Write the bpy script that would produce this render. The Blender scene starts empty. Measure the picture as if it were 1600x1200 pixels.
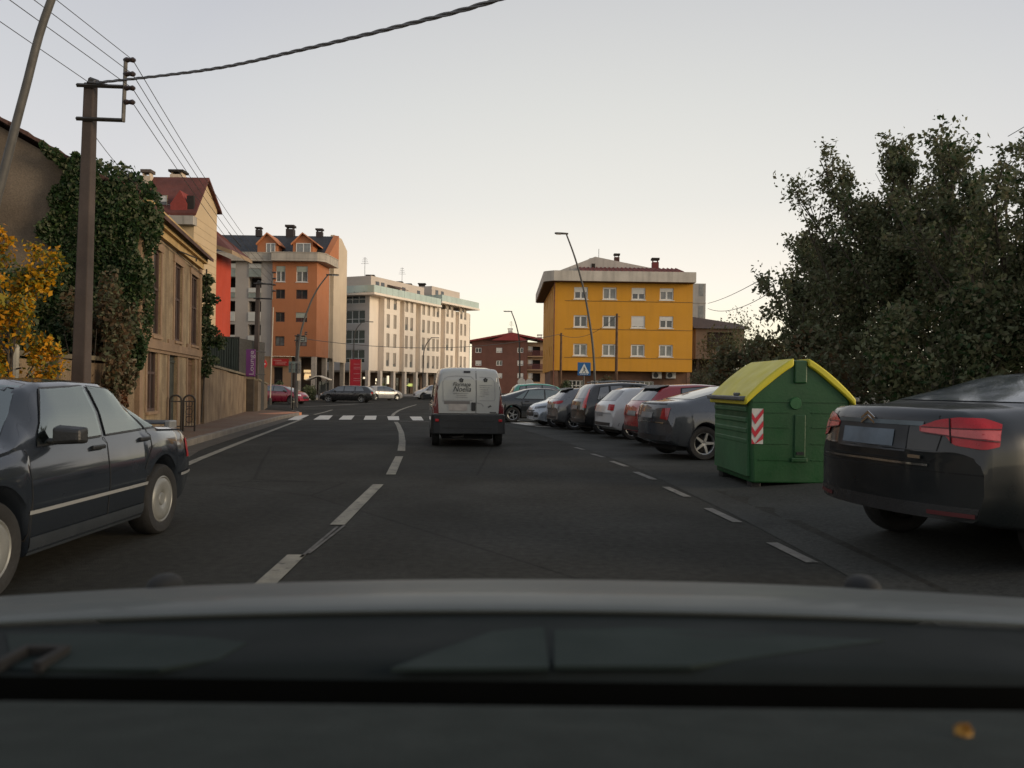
import bpy, math, random
import numpy as np
from mathutils import Vector, Matrix
from mathutils.bvhtree import BVHTree

R = math.radians
SC = bpy.context.scene
COL = SC.collection
random.seed(7)
RNG = np.random.default_rng(11)

# ---------------------------------------------------------------- camera, sky, sun, exposure
F_PX, EYE, ROLL, HOR = 1250.0, 1.37, R(0.8), 3.0      # focal length for a 1600 px wide picture, eye height, roll, horizon offset
cam_d = bpy.data.cameras.new('camera')
cam_d.sensor_fit = 'HORIZONTAL'
cam_d.sensor_width = 36.0
cam_d.lens = 36.0 * F_PX / 1600.0
cam_d.shift_y = HOR / 1600.0
cam_d.clip_start, cam_d.clip_end = 0.05, 3000.0
cam_d.dof.use_dof = True
cam_d.dof.focus_distance = 18.0
cam_d.dof.aperture_fstop = 4.5
cam = bpy.data.objects.new('camera', cam_d)
COL.objects.link(cam)
cam.matrix_world = Matrix.Translation((0, 0, EYE)) @ Matrix.Rotation(-ROLL, 4, 'Y') @ Matrix.Rotation(R(90), 4, 'X')
SC.camera = cam

SC.view_settings.view_transform = 'Standard'
SC.view_settings.look = 'None'
SC.view_settings.exposure = 0.0
SC.view_settings.gamma = 1.0
SC.view_settings.use_curve_mapping = False

SUN_AZ, SUN_EL = R(108), R(12)        # azimuth clockwise from straight ahead (+Y): the dusk glow comes from the right
world = bpy.data.worlds.new('World')
SC.world = world
world.use_nodes = True
wn, wl = world.node_tree.nodes, world.node_tree.links
wn.clear()
w_out = wn.new('ShaderNodeOutputWorld')
w_sky = wn.new('ShaderNodeTexSky')
w_sky.sky_type = 'NISHITA'
w_sky.sun_disc = False
w_sky.sun_elevation = SUN_EL
w_sky.sun_rotation = SUN_AZ
w_b1 = wn.new('ShaderNodeBackground')
w_b1.inputs['Strength'].default_value = 0.015
wl.new(w_sky.outputs['Color'], w_b1.inputs['Color'])
w_tc = wn.new('ShaderNodeTexCoord')
w_sep = wn.new('ShaderNodeSeparateXYZ')
wl.new(w_tc.outputs['Generated'], w_sep.inputs[0])
w_ramp = wn.new('ShaderNodeValToRGB')
wl.new(w_sep.outputs['Z'], w_ramp.inputs['Fac'])
stops = [(0.0, (1.0, .92, .67)), (.05, (.98, .90, .70)), (.12, (.89, .815, .765)), (.22, (.72, .70, .70)), (.33, (.635, .635, .65)), (.46, (.54, .545, .585)), (.7, (.43, .45, .50)), (1.0, (.38, .41, .47))]
el = w_ramp.color_ramp.elements
while len(el) < len(stops):
    el.new(0.5)
for e, (p, c) in zip(el, stops):
    e.position, e.color = p, (*c, 1)
# the glow of the set sun, low and ahead
w_dot = wn.new('ShaderNodeVectorMath'); w_dot.operation = 'DOT_PRODUCT'
wl.new(w_tc.outputs['Generated'], w_dot.inputs[0])
w_dot.inputs[1].default_value = (0.13, 0.985, 0.0)
w_glow = wn.new('ShaderNodeValToRGB')
wl.new(w_dot.outputs['Value'], w_glow.inputs['Fac'])
w_glow.color_ramp.elements[0].position, w_glow.color_ramp.elements[0].color = .80, (0, 0, 0, 1)
w_glow.color_ramp.elements[1].position, w_glow.color_ramp.elements[1].color = 1.0, (.16, .15, .075, 1)
w_add = wn.new('ShaderNodeMixRGB'); w_add.blend_type = 'ADD'; w_add.inputs['Fac'].default_value = 1
wl.new(w_ramp.outputs['Color'], w_add.inputs['Color1'])
wl.new(w_glow.outputs['Color'], w_add.inputs['Color2'])
w_b2 = wn.new('ShaderNodeBackground')
w_b2.inputs['Strength'].default_value = 0.96
wl.new(w_add.outputs['Color'], w_b2.inputs['Color'])
w_sum = wn.new('ShaderNodeAddShader')
wl.new(w_b1.outputs[0], w_sum.inputs[0]); wl.new(w_b2.outputs[0], w_sum.inputs[1])
wl.new(w_sum.outputs[0], w_out.inputs['Surface'])

sun_d = bpy.data.lights.new('sun', 'SUN')
sun_d.energy = 2.2
sun_d.angle = R(24)
sun_d.color = (1.0, .80, .56)
sun = bpy.data.objects.new('sun', sun_d)
COL.objects.link(sun)
sv = Vector((math.sin(SUN_AZ) * math.cos(SUN_EL), math.cos(SUN_AZ) * math.cos(SUN_EL), math.sin(SUN_EL)))
sun.rotation_euler = sv.to_track_quat('Z', 'Y').to_euler()
sun.location = (40, 20, 40)

# ---------------------------------------------------------------- where things stand
def clamp(v, a, b): return max(a, min(b, v))

def G(x, y):
    """height of the street: level, then falling gently away; the parking strip rises a little towards its kerb close by"""
    return -0.008 * clamp(y - 14, 0, 31) + 0.13 * clamp(x - 2.75, 0, 1.5) * (1 - clamp((y - 8) / 8, 0, 1))

CA, SA = math.cos(ROLL), math.sin(ROLL)
def ray(px, py):
    dx, dy = px - 800.0, py - 600.0
    return Vector(((dx * CA + dy * SA) / F_PX, 1.0, -(-dx * SA + dy * CA - HOR) / F_PX))

def at(px, py, d):
    r = ray(px, py)
    return Vector((r.x * d, d, EYE + r.z * d))

def gp(px, py):
    """the point of the street seen there"""
    r = ray(px, py)
    d = EYE / -r.z
    for _ in range(12):
        d = clamp((EYE - G(r.x * d, d)) / -r.z, 1, 400)
    return Vector((r.x * d, d, G(r.x * d, d)))

def gx(px, d):
    """street point at depth d under that column"""
    x = ray(px, 620).x * d
    return Vector((x, d, G(x, d)))

# ---------------------------------------------------------------- objects
def tag(o, label=None, cat=None, group=None, kind=None):
    if label: o['label'] = label
    if cat: o['category'] = cat
    if group: o['group'] = group
    if kind: o['kind'] = kind
    return o

def empty(name, loc=(0, 0, 0), rz=0.0, label=None, cat=None, group=None, kind=None):
    o = bpy.data.objects.new(name, None)
    o.empty_display_size = .3
    COL.objects.link(o)
    o.location = loc
    o.rotation_euler = (0, 0, rz)
    return tag(o, label, cat, group, kind)

def link(name, me, parent=None, M=None):
    o = bpy.data.objects.new(name, me)
    COL.objects.link(o)
    if parent is not None: o.parent = parent
    if M is not None: o.matrix_basis = M
    return o

class MB:
    """collects boxes, tubes, quads and builds ONE mesh object"""
    def __init__(s): s.v, s.f, s.m = [], [], []
    def add(s, vs, fs, mi=0, M=None):
        n = len(s.v)
        s.v += [tuple(M @ Vector(v)) if M is not None else tuple(v) for v in vs]
        s.f += [tuple(i + n for i in f) for f in fs]
        s.m += [mi] * len(fs)
        return s
    def box(s, x0, x1, y0, y1, z0, z1, mi=0, M=None):
        vs = [(x0, y0, z0), (x1, y0, z0), (x1, y1, z0), (x0, y1, z0), (x0, y0, z1), (x1, y0, z1), (x1, y1, z1), (x0, y1, z1)]
        return s.add(vs, [(0, 3, 2, 1), (4, 5, 6, 7), (0, 1, 5, 4), (1, 2, 6, 5), (2, 3, 7, 6), (3, 0, 4, 7)], mi, M)
    def prism(s, poly, h0, h1, axis='z', mi=0, M=None):
        """poly: 2D outline; extruded along axis from h0 to h1"""
        k = len(poly)
        def p(a, b, h): return (a, b, h) if axis == 'z' else ((a, h, b) if axis == 'y' else (h, a, b))
        vs = [p(a, b, h0) for a, b in poly] + [p(a, b, h1) for a, b in poly]
        fs = [tuple(range(k - 1, -1, -1)), tuple(range(k, 2 * k))] + [(i, (i + 1) % k, k + (i + 1) % k, k + i) for i in range(k)]
        if axis == 'y': fs = [f[::-1] for f in fs]
        return s.add(vs, fs, mi, M)
    def tube(s, pts, r, n=8, mi=0, M=None, cap=True):
        pts = [Vector(p) for p in pts]
        rs = r if isinstance(r, (list, tuple)) else [r] * len(pts)
        vs, fs = [], []
        ref = None
        for i, p in enumerate(pts):
            t = (pts[min(i + 1, len(pts) - 1)] - pts[max(i - 1, 0)]).normalized()
            if ref is None:
                ref = Vector((0, 0, 1)) if abs(t.z) < .9 else Vector((1, 0, 0))
            a = (ref - t * ref.dot(t)).normalized()
            ref = a
            b = t.cross(a)
            for k in range(n):
                q = 2 * math.pi * k / n
                vs.append(p + (a * math.cos(q) + b * math.sin(q)) * rs[i])
        for i in range(len(pts) - 1):
            for k in range(n):
                fs.append((i * n + k, i * n + (k + 1) % n, (i + 1) * n + (k + 1) % n, (i + 1) * n + k))
        if cap:
            fs.append(tuple(range(n - 1, -1, -1)))
            fs.append(tuple(range((len(pts) - 1) * n, len(pts) * n)))
        return s.add(vs, fs, mi, M)
    def lathe(s, prof, n=24, mi=0, M=None, closed=False):
        """prof: (radius, height) spun round z"""
        vs = [(r * math.cos(2 * math.pi * k / n), r * math.sin(2 * math.pi * k / n), h) for r, h in prof for k in range(n)]
        fs = [(i * n + k, i * n + (k + 1) % n, (i + 1) * n + (k + 1) % n, (i + 1) * n + k) for i in range(len(prof) - 1) for k in range(n)]
        if closed:
            i = len(prof) - 1
            fs += [(i * n + k, i * n + (k + 1) % n, (k + 1) % n, k) for k in range(n)]
        return s.add(vs, fs, mi, M)
    def mesh(s, name, mats, smooth=False):
        me = bpy.data.meshes.new(name)
        me.from_pydata(s.v, [], s.f)
        for m in (mats if isinstance(mats, (list, tuple)) else [mats]): me.materials.append(m)
        if any(s.m): me.polygons.foreach_set('material_index', s.m)
        if smooth:
            me.shade_smooth()
            me.set_sharp_from_angle(angle=R(smooth if smooth is not True else 35))
        me.update()
        return me
    def build(s, name, mats, parent=None, smooth=False, M=None, bevel=0):
        o = link(name, s.mesh(name, mats, smooth), parent, M)
        if bevel:
            b = o.modifiers.new('bevel', 'BEVEL')
            b.width, b.segments, b.limit_method = bevel, 2, 'ANGLE'
        return o

# ---------------------------------------------------------------- materials
MATS = {}
def mat(name, col, rough=.6, metal=0.0, var=.12, scale=3.0, bump=0.0, bscale=30.0, coat=0.0, spec=.5, streak=0.0, col2=None, emit=0.0, fine=0.0, ior=1.5, sub=0.0, speck=None, lanes=0.0):
    """procedural surface: colour broken up by noise at two scales, optional vertical weather streaks, relief and clear coat"""
    if name in MATS: return MATS[name]
    m = bpy.data.materials.new(name)
    m.use_nodes = True
    N, K = m.node_tree.nodes, m.node_tree.links
    b = N['Principled BSDF']
    b.inputs['Roughness'].default_value = rough
    b.inputs['Metallic'].default_value = metal
    b.inputs['Specular IOR Level'].default_value = spec
    b.inputs['IOR'].default_value = ior
    b.inputs['Coat Weight'].default_value = coat
    b.inputs['Coat Roughness'].default_value = .06
    tc = N.new('ShaderNodeTexCoord')
    def noise(sc, det=4, vec=None):
        t = N.new('ShaderNodeTexNoise')
        t.inputs['Scale'].default_value = sc
        t.inputs['Detail'].default_value = det
        K.new(vec if vec is not None else tc.outputs['Object'], t.inputs['Vector'])
        return t.outputs['Fac']
    def rng(v, a, bb, lo, hi):
        t = N.new('ShaderNodeMapRange')
        t.inputs['From Min'].default_value, t.inputs['From Max'].default_value = a, bb
        t.inputs['To Min'].default_value, t.inputs['To Max'].default_value = lo, hi
        K.new(v, t.inputs['Value'])
        return t.outputs['Result']
    def mixc(f, c1, c2, blend='MIX'):
        t = N.new('ShaderNodeMixRGB'); t.blend_type = blend
        for k, v in ((0, f), (1, c1), (2, c2)):
            if isinstance(v, (int, float)): t.inputs[k].default_value = v
            elif isinstance(v, tuple): t.inputs[k].default_value = (*v, 1)
            else: K.new(v, t.inputs[k])
        return t.outputs['Color']
    dark = tuple(c * (1 - var) for c in col)
    lite = tuple(min(.95, c * (1 + var)) for c in col)
    c = mixc(rng(noise(scale), .3, .7, 0, 1), dark, col2 if col2 else lite)
    if fine:
        g = rng(noise(scale * 40, 2), .3, .7, 1 - fine, 1 + fine)
        c = mixc(1.0, c, g, 'MULTIPLY')
    if speck:
        c = mixc(rng(noise(speck[1], 2), .62, .70, 0, speck[2]), c, speck[0])
    if lanes:
        mp = N.new('ShaderNodeMapping')
        mp.inputs['Scale'].default_value = (.9, .035, 1)
        K.new(tc.outputs['Object'], mp.inputs['Vector'])
        c = mixc(rng(noise(1.0, 4, mp.outputs['Vector']), .45, .70, 0, lanes), c, tuple(v * .45 for v in col))
        v_ = N.new('ShaderNodeTexVoronoi'); v_.feature = 'DISTANCE_TO_EDGE'; v_.inputs['Scale'].default_value = .16
        wv = mixc(.12, tc.outputs['Object'], N.new('ShaderNodeTexNoise').outputs['Color'])
        K.new(wv, v_.inputs['Vector'])
        c = mixc(rng(v_.outputs['Distance'], .0, .004, .55, 0), c, tuple(v * .25 for v in col))
    if streak:
        mp = N.new('ShaderNodeMapping')
        mp.inputs['Scale'].default_value = (1.6, 1.6, .12)
        K.new(tc.outputs['Object'], mp.inputs['Vector'])
        c = mixc(rng(noise(1.5, 5, mp.outputs['Vector']), .48, .72, 0, streak), c, tuple(v * .35 for v in col))
    K.new(c, b.inputs['Base Color'])
    K.new(rng(noise(scale * 2.3), .3, .7, max(0, rough - .08), min(1, rough + .08)), b.inputs['Roughness'])
    if bump:
        bp = N.new('ShaderNodeBump')
        bp.inputs['Strength'].default_value = bump
        bp.inputs['Distance'].default_value = .03
        K.new(noise(bscale, 5), bp.inputs['Height'])
        K.new(bp.outputs['Normal'], b.inputs['Normal'])
    if emit:
        b.inputs['Emission Color'].default_value = (*col, 1)
        b.inputs['Emission Strength'].default_value = emit
    MATS[name] = m
    return m

asphalt = mat('asphalt', (.037, .0365, .0315), .85, var=.20, scale=.35, bump=.25, bscale=90, fine=.22, speck=((.09, .085, .078), 120, .18), spec=.08, lanes=.35)
asphalt_old = mat('old_asphalt', (.046, .047, .0425), .88, var=.25, scale=.6, bump=.15, bscale=80, fine=.2, speck=((.13, .125, .11), 60, .3), spec=.1)
paint_line = mat('worn_road_paint', (.195, .182, .142), .8, var=.28, scale=4, fine=.3, speck=((.045, .043, .038), 9, .9))
paint_dim = mat('grubby_road_paint', (.135, .128, .11), .8, var=.3, scale=5, fine=.3, speck=((.036, .035, .031), 9, 1.0))
paint_fresh = mat('crossing_paint', (.50, .48, .43), .7, var=.15, scale=4, fine=.2, speck=((.1, .1, .09), 12, .6))
paving = mat('reddish_paving', (.19, .105, .072), .9, var=.25, scale=.8, fine=.25, bump=.2, bscale=20, col2=(.165, .125, .09), spec=.2)
kerb_m = mat('kerb_granite', (.165, .145, .12), .85, var=.2, scale=3, fine=.3)
soil = mat('soil_and_grass', (.045, .042, .025), .95, var=.4, scale=.8, fine=.4, bump=.6, bscale=6)
glass_d = mat('dark_glass', (.018, .022, .024), .04, var=.1, scale=1, spec=1.0, ior=1.6)
glass_c = mat('car_glass', (.02, .026, .028), .03, var=.05, scale=1, spec=1.0, ior=1.75, coat=.5)
glass_l = mat('tinted_car_glass', (.05, .07, .066), .05, var=.3, scale=1.5, spec=1.0, ior=1.75, coat=.6)
black_p = mat('black_plastic', (.014, .015, .016), .45, var=.2, scale=6, bump=.1, bscale=60)
rubber = mat('tyre_rubber', (.012, .012, .012), .8, var=.2, scale=8, bump=.2, bscale=40)
void = mat('dark_underside', (.006, .006, .006), .9, var=.1)
chrome = mat('chrome', (.55, .55, .54), .18, metal=1, var=.08)
alloy = mat('alloy_silver', (.27, .28, .28), .32, metal=.8, var=.1, scale=6)
hubgrey = mat('hubcap_grey', (.20, .205, .195), .42, metal=.3, var=.12, scale=4)
lamp_red = mat('lamp_red', (.36, .008, .014), .3, var=.15, scale=10, spec=.4, coat=.15)
lamp_pink = mat('lamp_pale_red', (.50, .10, .10), .3, var=.15, scale=14, spec=.4, coat=.15)
lamp_white = mat('lamp_clear', (.55, .56, .55), .12, var=.1, scale=14, spec=.9, coat=.8)
plate_m = mat('number_plate_white', (.20, .21, .215), .4, var=.1, scale=6)
steel = mat('galvanised_steel', (.085, .08, .072), .65, metal=.2, var=.2, scale=5)
darksteel = mat('dark_painted_steel', (.045, .042, .038), .55, metal=.3, var=.2, scale=5)
wire_m = mat('wire', (.06, .06, .058), .6, var=.1)
# ---------------------------------------------------------------- the setting
def sheet(name, xs_of, ys, nx, dz, m, parent=None, uneven=0.0):
    """a sheet of ground that follows G; xs_of(y) gives its left and right edge"""
    vs, fs = [], []
    for y in ys:
        a, b = xs_of(y)
        for i in range(nx + 1):
            x = a + (b - a) * i / nx
            vs.append((x, y, G(x, y) + dz))
    for j in range(len(ys) - 1):
        for i in range(nx):
            k = j * (nx + 1) + i
            fs.append((k, k + 1, k + nx + 2, k + nx + 1))
    mb = MB(); mb.add(vs, fs)
    return mb.build(name, m, parent, smooth=True)

def lerp_tab(t, v):
    return float(np.interp(v, [a for a, _ in t], [b for _, b in t]))

ground = sheet('ground', lambda y: (-900, 900), [-60, -20, 0, 5, 8, 12, 14, 16, 20, 30, 45, 60, 120, 300, 700, 1500], 60, -.06, soil)
tag(ground, kind='structure')
road = sheet('road', lambda y: (-52, 9.2), [-8 + 1.0 * i for i in range(60)] + [55, 65, 80, 100, 130, 170], 122, 0.0, asphalt)
tag(road, kind='structure')

kerb_px = [(200, 745), (280, 702), (360, 678), (440, 655)]
kp = [gp(*p) for p in kerb_px]
KERB = [(-8, -5.2), (8, -5.3)] + [(p.y, p.x) for p in kp]
y_end = kp[-1].y + 9.5
KERB += [(kp[-1].y + 5, kp[-1].x - .55), (y_end - 1.2, kp[-1].x - 1.5), (y_end, kp[-1].x - 3.2)]
def xk(y): return lerp_tab(KERB, y)
RIGHT = [(p.y, p.x) for p in (gp(1237, 864), gp(1130, 805), gp(1057, 768), gp(1008, 743), gp(967, 724), gp(934, 712), gp(905, 701))]
RIGHT = [(-8, RIGHT[0][1] + .15)] + RIGHT + [(23, .9), (28, .1), (34, -.9)]
def xr(y): return lerp_tab(RIGHT, y)

park = sheet('parking_strip', lambda y: (xr(y) + .12, 9.2), [-8 + .8 * i for i in range(54)], 16, .004, asphalt_old)
tag(park, kind='structure')
pav = sheet('pavement', lambda y: (-30, xk(y) - .14), [-8 + 1.5 * i for i in range(int((y_end + 8) / 1.5))] + [y_end], 12, .13, paving)
tag(pav, kind='structure')
# kerb: single stones along the pavement's edge
kroot = empty('kerb', (0, 0, 0), kind='structure')
pts = []
yy = -4.0
while yy < y_end:
    pts.append(Vector((xk(yy), yy, 0))); yy += 1.0
for a, b in zip(pts, pts[1:]):
    t = (b - a); L = t.length; t.normalize()
    M = Matrix.Translation((a.x, a.y, G(a.x, a.y))) @ Matrix.Rotation(math.atan2(t.y, t.x), 4, 'Z')
    mb = MB(); h = .135 + random.uniform(-.004, .004)
    mb.box(.006, L - .006, 0.0, .15, -.1, h)
    mb.build('kerb_stone', kerb_m, kroot, M=M, bevel=.012)
# dark gutter strip of worn asphalt beside the kerb
gut = sheet('gutter', lambda y: (xk(y) + .01, xk(y) + .45), [-8 + 1.0 * i for i in range(int(y_end + 8))], 2, .004, mat('gutter_dirt', (.05, .040, .028), .9, var=.3, scale=1.2, fine=.4))
tag(gut, kind='structure')
# pavement in front of the far blocks
far_edge = [gp(330, 625.5), gp(440, 626.0), gp(500, 624.4), gp(560, 622), gp(620, 621), gp(690, 619.5)]
FE = [(p.x, p.y) for p in far_edge]
vs, fs = [], []
for x, y in FE:
    vs += [(x, y, -.25), (x, y, -.12), (x - 10, y + 90, -.12)]
for i in range(len(FE) - 1):
    a, b = 3 * i, 3 * i + 3
    fs += [(a, b, b + 1, a + 1), (a + 1, b + 1, b + 2, a + 2)]
mb = MB(); mb.add(vs, fs)
tag(mb.build('pavement', mat('grey_paving', (.17, .16, .145), .85, var=.2, scale=.6, fine=.2)), kind='structure')
# verge beyond the parking strip
verge = sheet('verge', lambda y: (9.2, 60), [-8, 0, 5, 10, 15, 20, 30, 40, 60, 90], 10, .12, soil)
tag(verge, kind='structure')
mb = MB()
for y in range(-4, 60):
    mb.box(9.1, 9.25, y + .005, y + .995, -.5, G(9.2, y) + .14)
tag(mb.build('kerb', kerb_m), kind='structure')

def ribbon(name, pts, w, m, parent=None, dz=.008, step=.4):
    """a painted line that follows the street"""
    P = [Vector((p[0], p[1])) for p in pts]
    Q = [P[0]]
    for a, b in zip(P, P[1:]):
        n = max(1, int((b - a).length / step))
        Q += [a + (b - a) * (i / n) for i in range(1, n + 1)]
    vs, fs = [], []
    for i, p in enumerate(Q):
        t = (Q[min(i + 1, len(Q) - 1)] - Q[max(i - 1, 0)]).normalized()
        n = Vector((-t.y, t.x))
        ww = w[0] + (w[1] - w[0]) * i / (len(Q) - 1) if isinstance(w, tuple) else w
        for sgn in (1, -1):
            q = p + n * (sgn * ww / 2)
            vs.append((q.x, q.y, G(q.x, q.y) + dz))
    for i in range(len(Q) - 1):
        fs.append((2 * i, 2 * i + 1, 2 * i + 3, 2 * i + 2))
    mb = MB(); mb.add(vs, fs)
    return mb.build(name, m, parent)

lane = empty('lane_line', kind='structure')
for a, b in (((380, 946), (463.5, 868)), ((527, 821), (591, 757.5)), ((610.5, 742), (624, 713.5))):
    ribbon('dash', [gp(*a), gp(*b)], .145, paint_line, lane)
ribbon('solid_line', [gp(*p) for p in ((627, 705), (628.5, 690), (627, 676), (622, 664), (618.5, 659.5))], .16, paint_line, lane)
ribbon('solid_line', [gp(*p) for p in ((613, 650), (616, 646), (623, 641.5), (635, 637), (650, 632.5))], .17, paint_line, lane)
for a, b in (((470, 872), (527, 824)), ((482, 866), (538, 822))):
    ribbon('ghost_line', [gp(*a), gp(*b)], .028, mat('ghost_paint', (.085, .08, .07), .8, var=.4, scale=8, speck=((.036, .033, .028), 20, 1.0)), lane)
parking = empty('parking_line', kind='structure')
for a, b in (((1206, 849), (1269, 880)), ((1106, 795), (1153, 817)), ((1040, 761.5), (1074, 777)), ((993, 738), (1022, 750)), ((955, 721), (979, 729.5)), ((925, 709.5), (943, 715)), ((899, 699.5), (912, 703))):
    ribbon('dash', [gp(*a), gp(*b)], .105, paint_dim, parking)
ribbon('edge_line', [(p.x, p.y) for p in (gp(120, 790), gp(290, 727), gp(375, 692), gp(472, 655))], .14, paint_line).update_tag()
bpy.data.objects['edge_line']['kind'] = 'structure'
o = ribbon('edge_line', [(p.x, p.y) for p in (gp(491, 648), gp(519, 640.5))], .16, paint_line); tag(o, kind='structure')
for a, b in (((470, 636), (560, 631)), ((500, 634.5), (585, 630.2))):
    o = ribbon('give_way_line', [gp(*a), gp(*b)], .22, paint_dim); tag(o, kind='structure')
for a, b in (((505, 648.5), (604, 649.8)), ((625, 658.5), (672, 658.8))):
    o = ribbon('stop_line', [gp(*a), gp(*b)], .2, paint_dim); tag(o, kind='structure')
cross = empty('pedestrian_crossing', kind='structure')
for q in (((449, 656.8), (467, 656.6), (483, 649), (465, 648.9)), ((489.5, 656), (513.5, 656), (520, 649.5), (500, 649.5)), ((529, 656), (549, 656), (554, 649.7), (536, 649.7)), ((568, 656.2), (587, 656.2), (588.5, 650), (571, 650)), ((607, 656.8), (624, 656.8), (623, 650.8), (605, 650.8)), ((645, 657.2), (662, 657.2), (658, 651.3), (640, 651.3)), ((683, 657.8), (700, 657.8), (692, 651.8), (675, 651.8)), ((722, 658.4), (739, 658.4), (728, 652.3), (711, 652.3)), ((760, 659), (778, 659), (764, 652.8), (746, 652.8))):
    w = [gp(*p) for p in q]
    mb = MB(); mb.add([(p.x, p.y, G(p.x, p.y) + .012) for p in w], [(0, 1, 2, 3)])
    mb.build('stripe', paint_fresh, cross)
for q in (((797, 661), (838, 667), (862, 668), (815, 660.5)), ((792, 655.5), (800, 656), (838, 662), (828, 662.6))):
    w = [gp(*p) for p in q]
    mb = MB(); mb.add([(p.x, p.y, G(p.x, p.y) + .012) for p in w], [(0, 1, 2, 3)])
    tag(mb.build('bay_line', paint_fresh), kind='structure')
# dropped kerb of orange tactile paving at the crossing
a = gp(446, 650)
mb = MB()
mb.prism([(-.9, -1.5), (.0, -1.7), (.45, 1.2), (-.3, 1.6)], .0, .145, M=Matrix.Translation((a.x, a.y, a.z)))
tag(mb.build('tactile_paving', mat('orange_tactile', (.42, .17, .085), .8, var=.2, scale=5, bump=.4, bscale=12), bevel=.02), kind='structure')
# ---------------------------------------------------------------- foliage
def leaf_m(name, a, b, rough=.6):
    m = mat(name, a, rough, var=.0, scale=1.6, col2=b, fine=.0, spec=.3)
    N, K = m.node_tree.nodes, m.node_tree.links
    p = N['Principled BSDF']; out = N['Material Output']
    t = N.new('ShaderNodeBsdfTranslucent'); mx = N.new('ShaderNodeMixShader'); mx.inputs[0].default_value = .34
    K.new(p.inputs['Base Color'].links[0].from_socket, t.inputs['Color'])
    K.new(p.outputs[0], mx.inputs[1]); K.new(t.outputs[0], mx.inputs[2]); K.new(mx.outputs[0], out.inputs['Surface'])
    return m
lf_dark = leaf_m('leaf_dark', (.082, .10, .050), (.135, .145, .078))
lf_mid = leaf_m('leaf_mid', (.055, .078, .03), (.085, .11, .045))
lf_olive = leaf_m('leaf_olive', (.10, .095, .055), (.14, .125, .07))
lf_ivy = leaf_m('leaf_ivy', (.016, .040, .012), (.035, .070, .022))
lf_ivy2 = leaf_m('leaf_ivy_light', (.045, .080, .022), (.065, .095, .030))
lf_yel = leaf_m('leaf_yellow', (.62, .33, .010), (.52, .20, .006))
lf_yg = leaf_m('leaf_yellow_green', (.17, .16, .015), (.30, .23, .02))
lf_brown = leaf_m('leaf_brown', (.085, .055, .028), (.12, .07, .032))
lf_rust = leaf_m('leaf_rust', (.13, .045, .02), (.17, .065, .022))
bark = mat('bark', (.055, .045, .034), .9, var=.3, scale=6, bump=.6, bscale=15)

def leaves(name, C, size, mats, parent=None, M=None, probs=None, aspect=.55, up=0.0, kind=None):
    """one mesh of leaf-sized faces at the points C"""
    C = np.asarray(C, dtype=np.float64)
    n = len(C)
    a = RNG.normal(size=(n, 3)); a[:, 2] += up
    a /= np.linalg.norm(a, axis=1)[:, None]
    b = RNG.normal(size=(n, 3))
    b -= a * (a * b).sum(1)[:, None]
    b /= np.linalg.norm(b, axis=1)[:, None]
    s = size * RNG.uniform(.45, 1.5, n)[:, None]
    nrm = np.cross(a, b)
    V = np.empty((n, 4, 3))
    V[:, 0] = C - a * s * .5
    V[:, 1] = C + b * s * .5 * aspect + nrm * s * .08
    V[:, 2] = C + a * s * .5
    V[:, 3] = C - b * s * .5 * aspect + nrm * s * .08
    me = bpy.data.meshes.new(name)
    me.vertices.add(4 * n); me.loops.add(4 * n); me.polygons.add(n)
    me.vertices.foreach_set('co', V.reshape(-1).astype(np.float32))
    me.loops.foreach_set('vertex_index', np.arange(4 * n, dtype=np.int32))
    me.polygons.foreach_set('loop_start', np.arange(0, 4 * n, 4, dtype=np.int32))
    for m in mats: me.materials.append(m)
    me.polygons.foreach_set('material_index', RNG.choice(len(mats), n, p=probs).astype(np.int32))
    me.update(calc_edges=True)
    me.validate()
    o = link(name, me, parent, M)
    if kind: o['kind'] = kind
    return o

def blob(n, c, r, shell=.45):
    """points through an ellipsoid, more of them near its skin"""
    d = RNG.normal(size=(n, 3)); d /= np.linalg.norm(d, axis=1)[:, None]
    q = RNG.uniform(shell, 1.0, n) ** .6
    return np.array(c) + d * q[:, None] * np.array(r)

def clumped(n, c, r, k=26, cr=.28):
    """leaf points gathered in clumps scattered over an ellipsoid"""
    cc = blob(k, c, np.array(r) * .86, .55)
    out = []
    for p in cc:
        out.append(blob(n // k, p, np.array(r) * cr * RNG.uniform(.6, 1.3), .1))
    return np.concatenate(out)

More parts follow.
